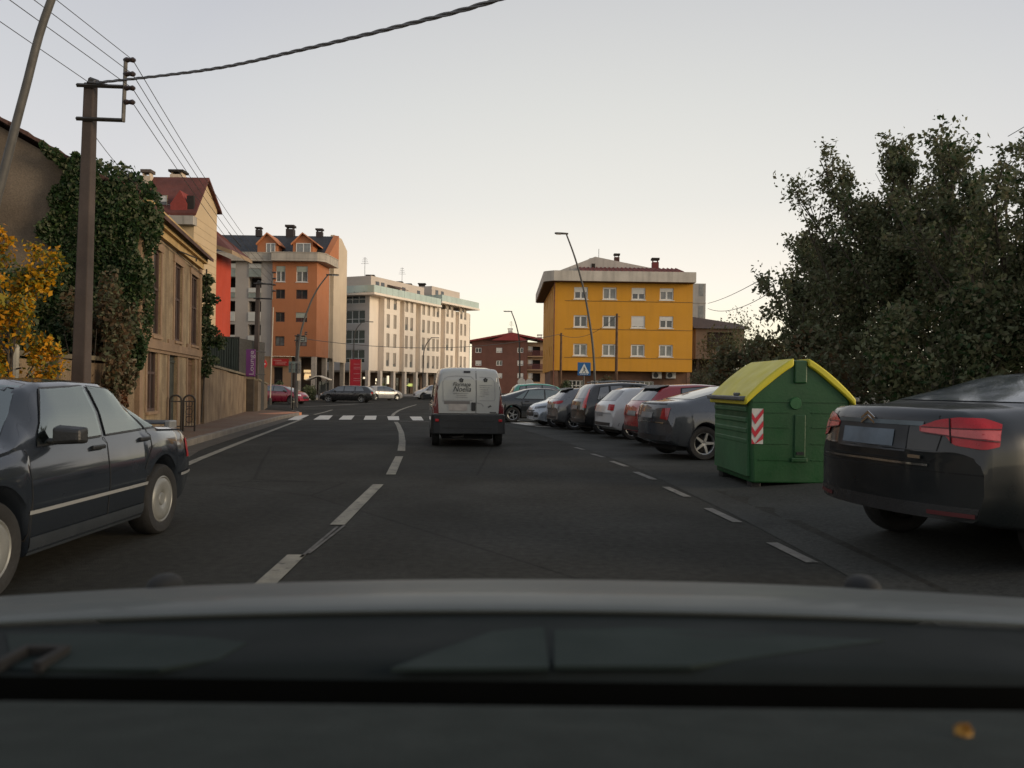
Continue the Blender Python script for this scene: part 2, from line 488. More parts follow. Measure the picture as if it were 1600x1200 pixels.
def tree(name, label, base, height, spread, nl, nb, nt, per, lsize, mats, probs, group=None, lean=(0, 0), low=.12, upright=.5, cat='tree', skel_r=.11, fill=0, cone=1.0, fs=.72):
    """trunk, limbs, branches and twigs; leaves sit along the twigs so that sky shows between them"""
    root = empty(name, base, 0, label, cat, group)
    mb = MB()
    tips = []
    top = Vector((lean[0], lean[1], height * .68))
    def pt(t): return Vector((top.x * t * t, top.y * t * t, top.z * t))
    mb.tube([pt(i / 6) for i in range(7)], [skel_r * (1 - .95 * i / 6) for i in range(7)], 7)
    for i in range(nl):
        t = low + (1 - low) * (i + RNG.uniform(0, .8)) / nl
        a = i * 2.4 + RNG.uniform(-.4, .4)
        p0 = pt(t)
        reach = spread * (1 - cone * .55 * max(0, t - .35) / .65) * RNG.uniform(.75, 1.1)
        d = Vector((math.cos(a), math.sin(a), upright * RNG.uniform(.6, 1.5) + .6 * t))
        p1 = p0 + d * reach * .5
        p2 = p1 + (d + Vector((0, 0, .35))) * reach * .5
        lim = [p0, p1, p2]
        mb.tube(lim, [skel_r * .42, skel_r * .28, skel_r * .1], 5, cap=False)
        for j in range(nb):
            q = RNG.uniform(.25, 1)
            b0 = p0.lerp(p1, q * 2) if q < .5 else p1.lerp(p2, q * 2 - 1)
            bd = Vector(RNG.normal(size=3)) * .55 + d * .6 + Vector((0, 0, .25 + .35 * upright))
            bl = reach * RNG.uniform(.22, .42)
            b1 = b0 + bd * bl
            mb.tube([b0, b1], [skel_r * .14, skel_r * .05], 4, cap=False)
            for k in range(nt):
                w0 = b0.lerp(b1, RNG.uniform(.2, 1))
                wd = Vector(RNG.normal(size=3)) * .55 + bd.normalized() * .5 + Vector((0, 0, .2 + upright * .5))
                w1 = w0 + wd * RNG.uniform(.25, .55) * reach * .3
                tips.append((w0, w1))
    P = []
    for w0, w1 in tips:
        t = RNG.uniform(0, 1.05, per)[:, None]
        P.append(np.array(w0) * (1 - t) + np.array(w1) * t + RNG.normal(size=(per, 3)) * lsize * .9)
    P = np.concatenate(P)
    if fill:
        P = np.concatenate([P, clumped(fill, (top.x * .5, top.y * .5, height * .42), (spread * fs, spread * fs, height * .37), 50, .27)])
    f = height / float(np.percentile(P[:, 2], 98.6))
    P[:, 2] *= f
    mb.v = [(x, y, min(z * f, height * .86) if z * f > height * .5 and abs(x - top.x) + abs(y - top.y) < skel_r * 2 else min(z * f, height * .98)) for x, y, z in mb.v]
    P = P[(P[:, 2] > .25) & (P[:, 2] < height * 1.04)]
    mb.build('trunk', bark, root, smooth=60)
    leaves('crown', P, lsize, mats, root, probs=probs)
    return root

def shrub(name, label, c, r, n, lsize, mats, probs, cat='shrub', group=None, k=30):
    x, y = c
    z = G(x, y) + .1
    root = empty(name, (x, y, z), 0, label, cat, group)
    P = clumped(n, (0, 0, r[2]), r, k)
    P = P[P[:, 2] > 0.02]
    leaves('foliage', P, lsize, mats, root, probs=probs)
    mb = MB()
    for i in range(7):
        a = i * .9
        mb.tube([(.05 * math.cos(a), .05 * math.sin(a), 0), (r[0] * .3 * math.cos(a), r[1] * .3 * math.sin(a), r[2] * .7), (r[0] * .55 * math.cos(a), r[1] * .55 * math.sin(a), r[2] * 1.3)], [.025, .018, .006], 5)
    mb.build('stem', bark, root)
    return root

# ---------------------------------------------------------------- walls with real openings
def frame(o, u):
    """local axes of a wall: u runs to the right seen from outside, then inwards, then up"""
    u = Vector((u[0], u[1], 0)).normalized()
    return Matrix(((u.x, -u.y, 0, o[0]), (u.y, u.x, 0, o[1]), (0, 0, 1, o[2] if len(o) > 2 else 0), (0, 0, 0, 1)))

def onwall(Fw, px, py):
    """(u, z) of the wall point seen at a pixel; Fw in world axes"""
    r = ray(px, py)
    o = Fw.to_translation(); n = Fw.to_3x3() @ Vector((0, 1, 0))
    e = Vector((0, 0, EYE))
    t = (o - e).dot(n) / r.dot(n)
    q = Fw.inverted() @ (e + r * t)
    return q.x, q.z

def wall(mb, F, u0, u1, z0, z1, holes=(), rev=.2, mi=0):
    us = sorted({u0, u1, *[clamp(h[0], u0, u1) for h in holes], *[clamp(h[1], u0, u1) for h in holes]})
    zs = sorted({z0, z1, *[clamp(h[2], z0, z1) for h in holes], *[clamp(h[3], z0, z1) for h in holes]})
    for a, b in zip(us, us[1:]):
        for c, d in zip(zs, zs[1:]):
            m, n = (a + b) / 2, (c + d) / 2
            if any(h[0] < m < h[1] and h[2] < n < h[3] for h in holes): continue
            mb.add([(a, 0, c), (b, 0, c), (b, 0, d), (a, 0, d)], [(0, 1, 2, 3)], mi, F)
    for h in holes:
        a, b, c, d = h[:4]
        mb.add([(a, 0, c), (b, 0, c), (b, 0, d), (a, 0, d), (a, rev, c), (b, rev, c), (b, rev, d), (a, rev, d)], [(0, 4, 5, 1), (1, 5, 6, 2), (2, 6, 7, 3), (3, 7, 4, 0)], mi, F)

WIN = {}
def window(parent, F, h, rev, fm, gm, mull=1, trans=False, shut=0.0, sm=None, sill=None, fw=.06, name='window'):
    """a frame with its pane(s), a roller shutter and a sill, set back in a wall opening h = (u0, u1, z0, z1)"""
    w, hh = round(h[1] - h[0], 3), round(h[3] - h[2], 3)
    key = (w, hh, fm.name, gm.name, mull, trans, round(shut, 2), sm.name if sm else '', sill.name if sill else '', fw, rev)
    if key not in WIN:
        f = MB()
        f.box(0, w, -.03, .04, 0, fw); f.box(0, w, -.03, .04, hh - fw, hh)
        f.box(0, fw, -.03, .04, fw, hh - fw); f.box(w - fw, w, -.03, .04, fw, hh - fw)
        for i in range(1, mull + 1):
            c = w * i / (mull + 1)
            f.box(c - fw * .6, c + fw * .6, -.032, .042, fw, hh - fw)
        if trans:
            z = hh * (.32 if trans is True else trans)
            f.box(fw, w - fw, -.026, .036, z - fw * .45, z + fw * .45)
        g = MB(); g.add([(0, .01, 0), (w, .01, 0), (w, .01, hh), (0, .01, hh)], [(0, 1, 2, 3)])
        s = None
        if shut > 0 and sm:
            s = MB()
            z0 = hh * (1 - shut)
            n = max(3, int(hh * shut / .12))
            for i in range(n):
                a, b = z0 + (hh - z0) * i / n, z0 + (hh - z0) * (i + 1) / n
                s.box(.02, w - .02, -.075, -.045, a, b - .012)
            s.box(.02, w - .02, -.055, -.046, z0, hh)
            s = s.mesh('shutter', sm)
        ss = None
        if sill:
            ss = MB(); ss.box(-.08, w + .08, -rev - .07, .0, -.07, -.004); ss = ss.mesh('sill', sill)
        WIN[key] = (f.mesh('window', fm), g.mesh('pane', gm), s, ss)
    fme, gme, sme, sime = WIN[key]
    o = link(name, fme, parent, F @ Matrix.Translation((h[0], rev, h[2])))
    link('pane', gme, o)
    if sme: link('shutter', sme, o)
    if sime: link('sill', sime, o)
    return o

def text_mesh(s, size, m, shear=0.0, extrude=.004, font=None):
    c = bpy.data.curves.new('lettering', 'FONT')
    c.body, c.size, c.shear, c.extrude = s, size, shear, extrude
    c.align_x, c.align_y = 'CENTER', 'CENTER'
    c.resolution_u = 3
    o = bpy.data.objects.new('lettering_source', c)
    COL.objects.link(o)
    dg = bpy.context.evaluated_depsgraph_get()
    me = bpy.data.meshes.new_from_object(o.evaluated_get(dg))
    bpy.data.objects.remove(o)
    bpy.data.curves.remove(c)
    me.materials.clear(); me.materials.append(m)
    return me
# ---------------------------------------------------------------- buildings
render_w = mat('pale_render', (.62, .56, .49), .8, var=.06, scale=.5, streak=.25, fine=.05)
white_f = mat('white_window_frame', (.66, .65, .61), .5, var=.06)
grey_f = mat('grey_window_frame', (.28, .29, .29), .5, var=.1)
pane_d = mat('window_glass', (.035, .040, .042), .06, var=.5, scale=.8, spec=.9)
pane_m = mat('window_glass_curtained', (.15, .155, .145), .12, var=.35, scale=1.5, spec=.8)
blind_w = mat('white_shutter', (.60, .585, .55), .6, var=.05)
blind_b = mat('beige_shutter', (.36, .315, .26), .7, var=.08)
tile_red = mat('red_roof_tiles', (.20, .050, .035), .85, var=.3, scale=1.5, fine=.3, bump=.5, bscale=6)
slate = mat('slate_roof', (.030, .032, .036), .6, var=.25, scale=1.5, fine=.2, bump=.3, bscale=8)
concrete = mat('stained_concrete', (.33, .30, .26), .85, var=.12, scale=.8, streak=.75, fine=.15)
dark_in = mat('dark_interior', (.018, .014, .011), .9, var=.2)
GZ = -.25

def bld(name, label, cat, o):
    return empty(name, o, 0, label, cat), Matrix.Translation(-Vector(o))

def chimney(parent, T, x, y, z, w, h, m, cap):
    mb = MB()
    mb.box(x - w / 2, x + w / 2, y - w / 2, y + w / 2, z, z + h * .72, 0, T)
    for a in (-.42, .34):
        mb.box(x + a * w, x + a * w + .08 * w, y - w * .42, y + w * .42, z + h * .72, z + h * .86, 0, T)
    mb.box(x - w * .6, x + w * .6, y - w * .6, y + w * .6, z + h * .86, z + h, 1, T)
    return mb.build('chimney', [m, cap], parent)

def antenna(parent, T, p, h):
    mb = MB()
    mb.tube([p, p + Vector((0, 0, h))], .035, 5, M=T)
    for k in range(4):
        z = h * (.70 + .085 * k); w = .55 - .09 * k
        mb.tube([p + Vector((-w, .0, z)), p + Vector((w, 0, z))], .022, 4, M=T)
    return mb.build('antenna', steel, parent)

# ---- yellow apartment block
def yellow_block():
    x0 = ray(866, 510).x * 81
    o = (x0, 81, GZ)
    root, T = bld('apartment_block', 'bright yellow four-storey block with white windows and a concrete eaves band', 'apartment building', o)
    Fw = frame(o, (1, 0)); F = T @ Fw
    W = onwall(Fw, 1082, 510)[0]
    zb, zt = onwall(Fw, 975, 580)[1], onwall(Fw, 975, 441)[1]
    paint = mat('yellow_paint', (.575, .265, .017), .75, var=.06, scale=.35, streak=.12, fine=.05)
    cols = [onwall(Fw, p, 505)[0] for p in (907, 952, 997, 1041)]
    rows = [onwall(Fw, 975, y) [1] for y in (547.5, 503, 459)]
    holes = [(c - .70, c + .70, r - .60, r + .62) for r in rows for c in cols]
    mb = MB(); wall(mb, F, 0, W, zb, zt, holes, .16)
    # side walls, back and floors
    Fl = frame((x0 - .35, 101, GZ), (.35, -20.0)); Ll = 20.003
    lh = [(u, u + .55, r - .55, r + .55) for r in rows for u in (3.2, 8.0, 12.6, 16.4)]
    wall(mb, T @ Fl, 0, Ll, zb, zt, lh, .16)
    Fr = frame((x0 + W, 81, GZ), (0, 1)); wall(mb, T @ Fr, 0, 20, zb, zt)
    Fb = frame((x0 + W, 101, GZ), (-1, 0)); wall(mb, T @ Fb, 0, W + .35, zb, zt)
    mb.add([(0, 0, zb), (W, 0, zb), (W, 20, zb), (-.35, 20, zb)], [(3, 2, 1, 0)], 0)
    mb.build('wall', paint, root)
    look = {(2, 0): .42, (2, 1): .14, (2, 2): .50, (2, 3): .30, (1, 0): .12, (1, 1): .10, (1, 2): .86, (1, 3): .36, (0, 0): .06, (0, 1): 0, (0, 2): 0, (0, 3): 0}
    for i in range(12):
        r, c = divmod(i, 4)
        window(root, F, holes[i], .13, white_f, pane_m if r == 0 or (r, c) in ((2, 1), (2, 3)) else pane_d, 1, False, look[(r, c)], blind_w, white_f, fw=.13)
    for h in lh:
        window(root, T @ Fl, h, .13, mat('brown_frame', (.16, .07, .03), .6), pane_d, 0, fw=.06)
    # rain pipes at the left corner and a cable line over each storey
    mb = MB()
    mb.tube([(-.02, -.07, 0), (-.02, -.07, zt)], .06, 6); mb.build('rain_pipe', mat('rusty_pipe', (.16, .06, .035), .7, var=.3), root)
    mb = MB()
    for r in rows: mb.tube([(cols[0] - 1.6, -.03, r - .78), (W, -.03, r - .80)], .018, 4)
    mb.build('facade_cable', wire_m, root)
    # concrete eaves band with its cut corner
    zf0, zf1 = zt - .04, zt + .98
    out = [(-.15, -.95), (W + .1, -.95), (W + .1, 20.5), (-1.35, 20.5), (-1.15, .1), (-1.0, -.25)]
    mb = MB(); mb.prism(out, zf0, zf1); mb.build('eaves_band', mat('pale_eaves_concrete', (.50, .45, .385), .85, var=.1, scale=.8, streak=.4, fine=.1), root)
    mb = MB(); mb.prism([(x * .985 + .1, y + .12) for x, y in out], zf0 - .05, zf0 - .002); mb.build('soffit', mat('brown_soffit', (.10, .05, .028), .8), root)
    # roof: a tiled slope in front of a rendered gable
    mb = MB()
    a, b = onwall(frame((x0, 80.5, GZ), (1, 0)), 908, 425)[0], onwall(frame((x0, 80.5, GZ), (1, 0)), 1071, 428)[0]
    n = int((b - a) / .42)
    for i in range(n):
        u0, u1 = a + (b - a) * i / n, a + (b - a) * (i + 1) / n
        mb.add([(u0, -.6, zf1 + .02), (u1, -.6, zf1 + .02), (u1, 3.4, zf1 + .95), (u0, 3.4, zf1 + .95)], [(0, 1, 2, 3)])
        c = (u0 + u1) / 2
        mb.add([(c - .1, -.66, zf1 + .03), (c, -.66, zf1 + .12), (c + .1, -.66, zf1 + .03), (c - .1, 3.4, zf1 + .97), (c, 3.4, zf1 + 1.06), (c + .1, 3.4, zf1 + .97)], [(0, 1, 4, 3), (1, 2, 5, 4), (0, 2, 1)])
    mb.build('roof_tiles', tile_red, root)
    Fg = frame((x0, 84.4, GZ), (1, 0))
    g0, ga, g1 = [onwall(Fg, p, q) for p, q in ((872, 423.5), (930, 401), (1046, 424.5))]
    mb = MB()
    mb.prism([(g0[0], zf1 - .2), (g1[0], zf1 - .2), (g1[0], g1[1]), (ga[0], ga[1]), (g0[0], g0[1])], 3.4, 18, 'y')
    gb = mb.build('gable', mat('gable_render', (.40, .37, .335), .85, var=.1, scale=.5, streak=.4), root)
    mb = MB()
    hx = onwall(Fg, 927, 416)
    mb.box(hx[0] - .18, hx[0] + .18, 3.36, 3.41, hx[1] - .28, hx[1] + .28); mb.build('vent', dark_in, gb)
    c1 = onwall(frame((x0, 88, GZ), (1, 0)), 963.5, 408); c2 = onwall(frame((x0, 86, GZ), (1, 0)), 1023.5, 421)
    chimney(root, Matrix(), c1[0], 7, c1[1] - .6, .55, 1.4, mat('dark_brick', (.06, .025, .02), .9), dark_in)
    chimney(root, Matrix(), c2[0], 5, c2[1] - .4, .68, 1.6, mat('dark_red_brick', (.13, .025, .025), .9), dark_in)
    p = Vector((onwall(frame((x0, 90, GZ), (1, 0)), 935.5, 400)[0], 9, ga[1] - .4))
    mb = MB(); mb.tube([p, p + Vector((0, 0, 2.2))], .03, 5); mb.build('aerial_mast', steel, root)
    antenna(root, Matrix(), p + Vector((-.75, .5, 0)), 1.25)
    # recessed ground floor
    Fgf = T @ frame((x0 + .05, 82.6, GZ), (1, 0))
    brick = mat('brown_brick', (.155, .085, .055), .9, var=.25, scale=1.2, fine=.3)
    sh = [(1.6, 3.2, 1.2, 2.3), (3.9, 5.3, 1.2, 2.3), (6.2, 8.0, 1.2, 2.3), (8.5, 10.4, 1.2, 2.3)]
    mb = MB(); wall(mb, Fgf, -.3, W - .2, -.1, zb, sh, .2)
    wall(mb, T @ frame((x0 - .1, 100, GZ), (0, -1)), 0, 17.4, -.1, zb)
    mb.build('ground_floor_wall', brick, root)
    for h in sh: window(root, Fgf, h, .16, white_f, pane_d, 3, .5, fw=.09)
    mb = MB()
    mb.box(.1, .45, .1, .45, -.1, zb); mb.box(W - .5, W - .15, .1, .45, -.1, zb); mb.build('pillar', brick, root)
    return x0, W, zb
YX0, YW, YZB = yellow_block()

def aircon(p, label):
    r = empty('air_conditioner', p, 0, label, 'air conditioner', 'air conditioners under the yellow block')
    mb = MB(); mb.box(-.48, .48, -.16, .16, -.02, .64); c = mb.build('casing', mat('aircon_white', (.55, .54, .50), .5), r, bevel=.02)
    mb = MB(); mb.lathe([(.0, .0), (.23, .0), (.25, .012), (.27, .0)], 20, M=Matrix.Translation((-.12, -.165, .31)) @ Matrix.Rotation(R(90), 4, 'X')); mb.build('fan_grille', black_p, c)
    mb = MB(); mb.box(-.42, -.36, -.1, .42, -.08, -.02); mb.box(.36, .42, -.1, .42, -.08, -.02); mb.build('bracket', steel, r)
for q, (px, lab) in enumerate(((1026, 'white air conditioner under the yellow overhang, the one nearer the window row'), (1048, 'white air conditioner under the right end of the yellow overhang'))):
    aircon(at(px, 591, 82.2) , lab)

# ---- brown brick block behind
def brick_block():
    d = 175
    x0 = ray(737, 550).x * d
    o = (x0, d, GZ)
    root, T = bld('brick_block', 'far brown brick block with a red gabled roof behind the white van', 'apartment building', o)
    Fw = frame(o, (1, 0)); F = T @ Fw
    W = onwall(Fw, 824, 560)[0]; W2 = onwall(Fw, 862, 560)[0]
    br = mat('brown_red_brick', (.135, .058, .042), .9, var=.15, scale=.5, fine=.2)
    bg = mat('beige_brick', (.40, .26, .16), .9, var=.12, scale=.5, fine=.1)
    zl, zp, zr = onwall(Fw, 737, 531)[1], onwall(Fw, 800, 521.5)[1], onwall(Fw, 850, 533)[1]
    up = onwall(Fw, 800, 521)[0]
    holes = []
    for y0, y1 in ((543.5, 551), (563.5, 571), (583, 591)):
        for p in (747.5, 780, 813):
            u, z = onwall(Fw, p, (y0 + y1) / 2)
            holes.append((u - .66, u + .66, z - .55, z + .55))
    mb = MB(); wall(mb, F, 0, W, -.1, zl, holes, .15)
    zw = zl + (zp - zl) * (W / up) if W < up else zp + (zr - zp) * (W - up) / (W2 - up)
    mb.add([(0, 0, zl), (W, 0, zl), (W, 0, zw), (up, 0, zp)], [(0, 1, 2, 3)])
    wall(mb, T @ frame((x0, d + 15, GZ), (0, -1)), 0, 15, -.1, zl)
    mb.build('wall', br, root)
    for i, h in enumerate(holes):
        window(root, F, h, .12, white_f, pane_d if i in (0, 2, 4) else pane_m, 1, False, .0 if i in (0, 2, 4) else .75, blind_w, None, fw=.13)
    bh = []
    for y0, y1 in ((541, 554), (562, 575), (583, 596)):
        u, z = onwall(Fw, 838, (y0 + y1) / 2); bh.append((u - .9, u + .9, z - 1.0, z + .9))
    Fr = T @ frame((x0 + W, d + 1.5, GZ), (1, 0))
    bh = [(h[0] - W, h[1] - W, h[2], h[3]) for h in bh]
    lit = []
    for y in (545, 566, 587):
        u, z = onwall(Fw, 829, y); lit.append((u - W - .5, u - W + .5, z - .6, z + .6))
    mb = MB(); wall(mb, Fr, 0, W2 - W, -.1, zr - .2, bh + lit, .5)
    wall(mb, T @ frame((x0 + W2, d + 1.5, GZ), (0, 1)), 0, 13, -.1, zr - .2)
    mb.build('side_wall', bg, root)
    for h in bh:
        mb = MB(); mb.add([(h[0], .5, h[2]), (h[1], .5, h[2]), (h[1], .5, h[3]), (h[0], .5, h[3])], [(0, 1, 2, 3)], 0, Fr); mb.build('balcony_door', dark_in, root)
    for h in lit: window(root, Fr, h, .12, white_f, pane_m, 0, False, .9, blind_w, None, fw=.1)
    for y in (557, 578):
        z = onwall(Fw, 834, y)[1]
        mb = MB()
        mb.box(0, 5.2, -1.2, 0, z - .1, z + .05, 1, Fr)
        for k in range(5): mb.box(0, 5.2, -1.2, -1.14, z + .2 + k * .24, z + .36 + k * .24, 0, Fr)
        mb.build('balcony', [mat('dark_red_rail', (.09, .022, .022), .7), bg], root)
    mb = MB()
    e = 1.0
    mb.add([(-e, -e, zl - .2), (up, -e, zp + .25), (W2 + e, -e, zr - .1), (-e, 15, zl - .2), (up, 15, zp + .25), (W2 + e, 15, zr - .1)], [(0, 1, 4, 3), (1, 2, 5, 4)])
    mb.add([(-e, -e, zl - .55), (up, -e, zp - .15), (W2 + e, -e, zr - .5), (-e, -e, zl - .2), (up, -e, zp + .25), (W2 + e, -e, zr - .1)], [(0, 1, 4, 3), (1, 2, 5, 4)])
    roof = mb.build('roof', mat('brick_red_roof', (.22, .032, .030), .85, var=.15), root)
    # hipped red face between the two slopes
    mb = MB(); mb.add([(onwall(Fw, 768, 530)[0], -1.2, zl - .1), (W, -1.2, zl - .05), (up, -1.1, zp + .18)], [(0, 1, 2)]); mb.build('roof_face', MATS['brick_red_roof'], root)
    cz = mat('white_chimney', (.5, .49, .46), .8)
    chimney(roof, Matrix(), up - .4, 2, zp - .2, 1.0, 1.5, cz, cz)
    chimney(roof, Matrix(), onwall(Fw, 844, 530)[0], 4, zr - .3, 1.0, 2.0, cz, cz)
    antenna(root, Matrix(), Vector((up - .2, 3, zp)), 3.0)
brick_block()

# ---- white block with the arcade
def white_block():
    d0, d1 = 116.0, 145.0
    C = Vector((ray(577, 510).x * d0, d0)); E = Vector((ray(734, 540).x * d1, d1))
    t = (E - C).normalized(); n = Vector((t.y, -t.x))      # n points out over the street
    L = (E - C).length
    o = (C.x, C.y, GZ)
    root, T = bld('arcade_block', 'long pale stone block with tall narrow windows above a columned arcade', 'apartment building', o)
    def plane(off): return frame((C.x + n.x * off, C.y + n.y * off, GZ), t)
    P = .95
    Fb, Fp = plane(0), plane(P)
    zb = onwall(Fp, 612, 580)[1]
    zt = onwall(plane(1.7), 640, 470.5)[1]
    stone = mat('pale_stone', (.80, .71, .60), .8, var=.05, scale=.4, streak=.10, fine=.04)
    rows = []
    for y0 in (461, 491, 521, 551):
        rows.append((onwall(Fp, 606, y0 + 21.5)[1], onwall(Fp, 606, y0)[1]))
    mb = MB()
    # recessed main wall, first piece at the corner
    uC = onwall(Fb, 590, 510)[0]
    wall(mb, T @ Fb, 0, L - .4, zb, zt)
    mb.build('wall', stone, root)
    bays = [((600, 624.5), (606.3, 617)), ((631.5, 649.5), (635, 643)), ((657, 688.5), (661.5, 669.5, 677.5, 683.8)), ((695.5, 711.5), (699, 706)), ((717, 733.5), (720.5, 726.5))]
    for b, ((pa, pb), cols) in enumerate(bays):
        ua, ub = onwall(Fp, pa, 520)[0], onwall(Fp, pb, 520)[0]
        up = 0.35 if b > 2 else 0.0
        holes = [(onwall(Fp, c, 520)[0] - .42, onwall(Fp, c, 520)[0] + .42, z0 + up, z1 + up) for z0, z1 in rows for c in cols]
        mb = MB()
        F = T @ Fp
        wall(mb, F, ua, ub, zb, zt, holes, .28)
        mb.add([(ua, 0, zb), (ua, P, zb), (ua, P, zt), (ua, 0, zt)], [(0, 3, 2, 1)], 0, F)
        mb.add([(ub, 0, zb), (ub, P, zb), (ub, P, zt), (ub, 0, zt)], [(0, 1, 2, 3)], 0, F)
        mb.add([(ua, 0, zb), (ub, 0, zb), (ub, P, zb), (ua, P, zb)], [(0, 3, 2, 1)], 0, F)
        bay = mb.build('bay', stone, root)
        for i, h in enumerate(holes):
            k = (i * 7 + b * 3) % 5
            window(bay, F, h, .22, grey_f, pane_m, 0, False, (.98, .98, .55, .98, .8)[k], blind_b, None, fw=.06)
    # end wall towards the camera, glazed floor by floor
    dl = Vector((n.x, n.y)); A = Vector((C.x - dl.x * 13, C.y - dl.y * 13))
    Fl = frame((A.x, A.y, GZ), dl)
    holes = []
    for y0, y1 in ((453.5, 474.5), (484.5, 505.5), (515.5, 537), (546, 567)):
        h1, h0 = onwall(Fl, 560, y0)[1], onwall(Fl, 560, y1)[1]
        for k in range(3): holes.append((12.35 - 3.55 * (k + 1), 12.35 - 3.55 * k - .12, h0, h1))
    mb = MB(); wall(mb, T @ Fl, 0, 13, zb, zt, holes, .2)
    gw = mat('shaded_stone', (.46, .44, .43), .8, var=.08, scale=.4, fine=.04)  # the pale stone greyed and darkened: end wall's shade put into its colour
    mb.build('end_wall', gw, root)
    for h in holes: window(root, T @ Fl, h, .15, mat('light_grey_frame', (.55, .57, .57), .5), mat('green_glass', (.012, .026, .027), .08, var=.5, scale=.6, spec=.28), 2, .34, fw=.09)
    mb = MB(); wall(mb, T @ frame((E.x, E.y, GZ), (-n.x, -n.y)), 0, 13, zb, zt); wall(mb, T @ frame((E.x - n.x * 13, E.y - n.y * 13, GZ), (-t.x, -t.y)), 0, L, zb, zt); mb.build('rear_wall', stone, root)
    # floor slab over the arcade
    def quad3(u0, u1, v0, v1): return [Vector((t.x * u + n.x * v, t.y * u + n.y * v)) for u, v in ((u0, v0), (u1, v0), (u1, v1), (u0, v1))]
    mb = MB(); mb.prism([(q.x, q.y) for q in quad3(.02, L - .42, -12.9, -.02)][::-1], zb - .25, zb + .05); mb.build('arcade_ceiling', mat('arcade_ceiling', (.22, .19, .16), .85), root)
    # eaves slabs, glass parapets and penthouses, in two steps
    us = onwall(plane(1.7), 690, 488)[0]
    for u0, u1, zs, p0, p1, hp in ((-1.4, us, zt, 1.0, us - 2, 2.75), (us + .1, L + .35, zt + .75, us + .5, L - 3.2, 2.6)):
        mb = MB(); mb.prism([(q.x, q.y) for q in quad3(u0, u1, -13, 1.75)][::-1], zs, zs + .32); mb.build('eaves_slab', stone, root)
        Q = quad3(u0 + .1, u1 - .1, -12, 1.62)
        gl = MB()
        gm = mat('greenish_glass', (.42, .52, .46), .08, var=.1, scale=.5, spec=.9)
        for a, b in ((Q[0], Q[3]), (Q[3], Q[2])):
            dv = (b - a); Lp = dv.length; k = max(1, int(Lp / 1.6)); dv /= Lp
            for i in range(k):
                s = a + dv * (Lp * i / k + .03); e = a + dv * (Lp * (i + 1) / k - .03)
                nn = Vector((-dv.y, dv.x)) * .012
                pg = MB(); pg.prism([(s.x - nn.x, s.y - nn.y), (e.x - nn.x, e.y - nn.y), (e.x + nn.x, e.y + nn.y), (s.x + nn.x, s.y + nn.y)], zs + .36, zs + 1.38)
                pg.build('glass_panel', gm, root)
        mb = MB(); mb.prism([(q.x, q.y) for q in quad3(p0, p1, -9, -.5)][::-1], zs + .32, zs + .32 + hp); ph = mb.build('penthouse', mat('penthouse_render', (.52, .45, .385), .8, var=.06, scale=.5), root)
        Fph = T @ plane(-.5)
        for u in ((2.2, 3.6, 9.5, 14) if u0 < 0 else (p0 + 1.2, p0 + 3.1)):
            mb = MB(); mb.box(u, u + .95, -.03, .05, zs + .5, zs + 2.4, 0, Fph); mb.build('door', pane_d, ph)
        if u0 < 0:
            mb = MB(); mb.add([(5.3, -.02, zs + 2.3), (9.0, -.02, zs + 2.3), (9.0, -1.5, zs + 1.75), (5.3, -1.5, zs + 1.75), (5.3, -.02, zs + 2.24), (9.0, -.02, zs + 2.24), (9.0, -1.5, zs + 1.69), (5.3, -1.5, zs + 1.69)], [(3, 2, 1, 0), (4, 5, 6, 7), (0, 4, 7, 3), (3, 7, 6, 2), (2, 6, 5, 1)], 0, Fph)
            mb.build('awning', mat('brown_awning', (.10, .062, .045), .8), ph)
            mb = MB(); mb.prism([(q.x, q.y) for q in quad3(.6, 1.6, -3, -.4)][::-1], zs + .3, zs + .9); mb.build('planter', lf_dark, ph)
        for uu in ((4.5, 12.5, us - 3) if u0 < 0 else (p0 + 1,)):
            q = Vector((t.x * uu - n.x * 3, t.y * uu - n.y * 3))
            mb = MB(); mb.box(q.x - .5, q.x + .5, q.y - .5, q.y + .5, zs + .3 + hp, zs + .75 + hp); mb.box(q.x - .65, q.x + .65, q.y - .65, q.y + .65, zs + .78 + hp, zs + .95 + hp); mb.build('roof_vent', dark_in, ph)
    q = t * 15 - n * 4
    antenna(root, Matrix(), Vector((q.x, q.y, zt + 2.8)), 3.6)
    antenna(root, Matrix(), Vector((-dl.x * 3 - t.x * -3, -dl.y * 3 + t.y * 3, zt + 3.0)), 3.2)
    # arcade: columns, shop fronts behind
    colm = mat('arcade_column', (.60, .53, .45), .8, var=.06)
    for pc in (577.5, 596.5, 617, 634.5, 652, 668, 684):
        u = onwall(Fp, pc, 600)[0]
        mb = MB(); mb.box(u - .26, u + .26, .1, .62, -.1, zb, 0, T @ Fp); mb.build('column', colm, root)
    Fs = T @ plane(-2.6); Fsw = plane(-2.6)
    sh = []
    brown = mat('shop_front', (.105, .068, .045), .8, var=.2, scale=.6)
    for k, u in enumerate([1.0 + 3.2 * i for i in range(9)]):
        sh.append((u, u + 1.9, .1, 2.7))
    mb = MB(); wall(mb, Fs, -.5, L, -.1, zb, sh, .15); wall(mb, T @ frame((A.x + t.x * 2.5, A.y + t.y * 2.5, GZ), dl), 0, 12.5, -.1, zb); mb.build('shop_wall', brown, root)
    for h in sh: window(root, Fs, h, .12, mat('brown_shop_frame', (.08, .05, .035), .6), mat('shop_glass', (.03, .024, .018), .06, var=.5, scale=.5, spec=.8), 1, .7, fw=.07)
    warm = mat('lit_sign', (1.0, .86, .62), .5, var=.05, emit=.9)
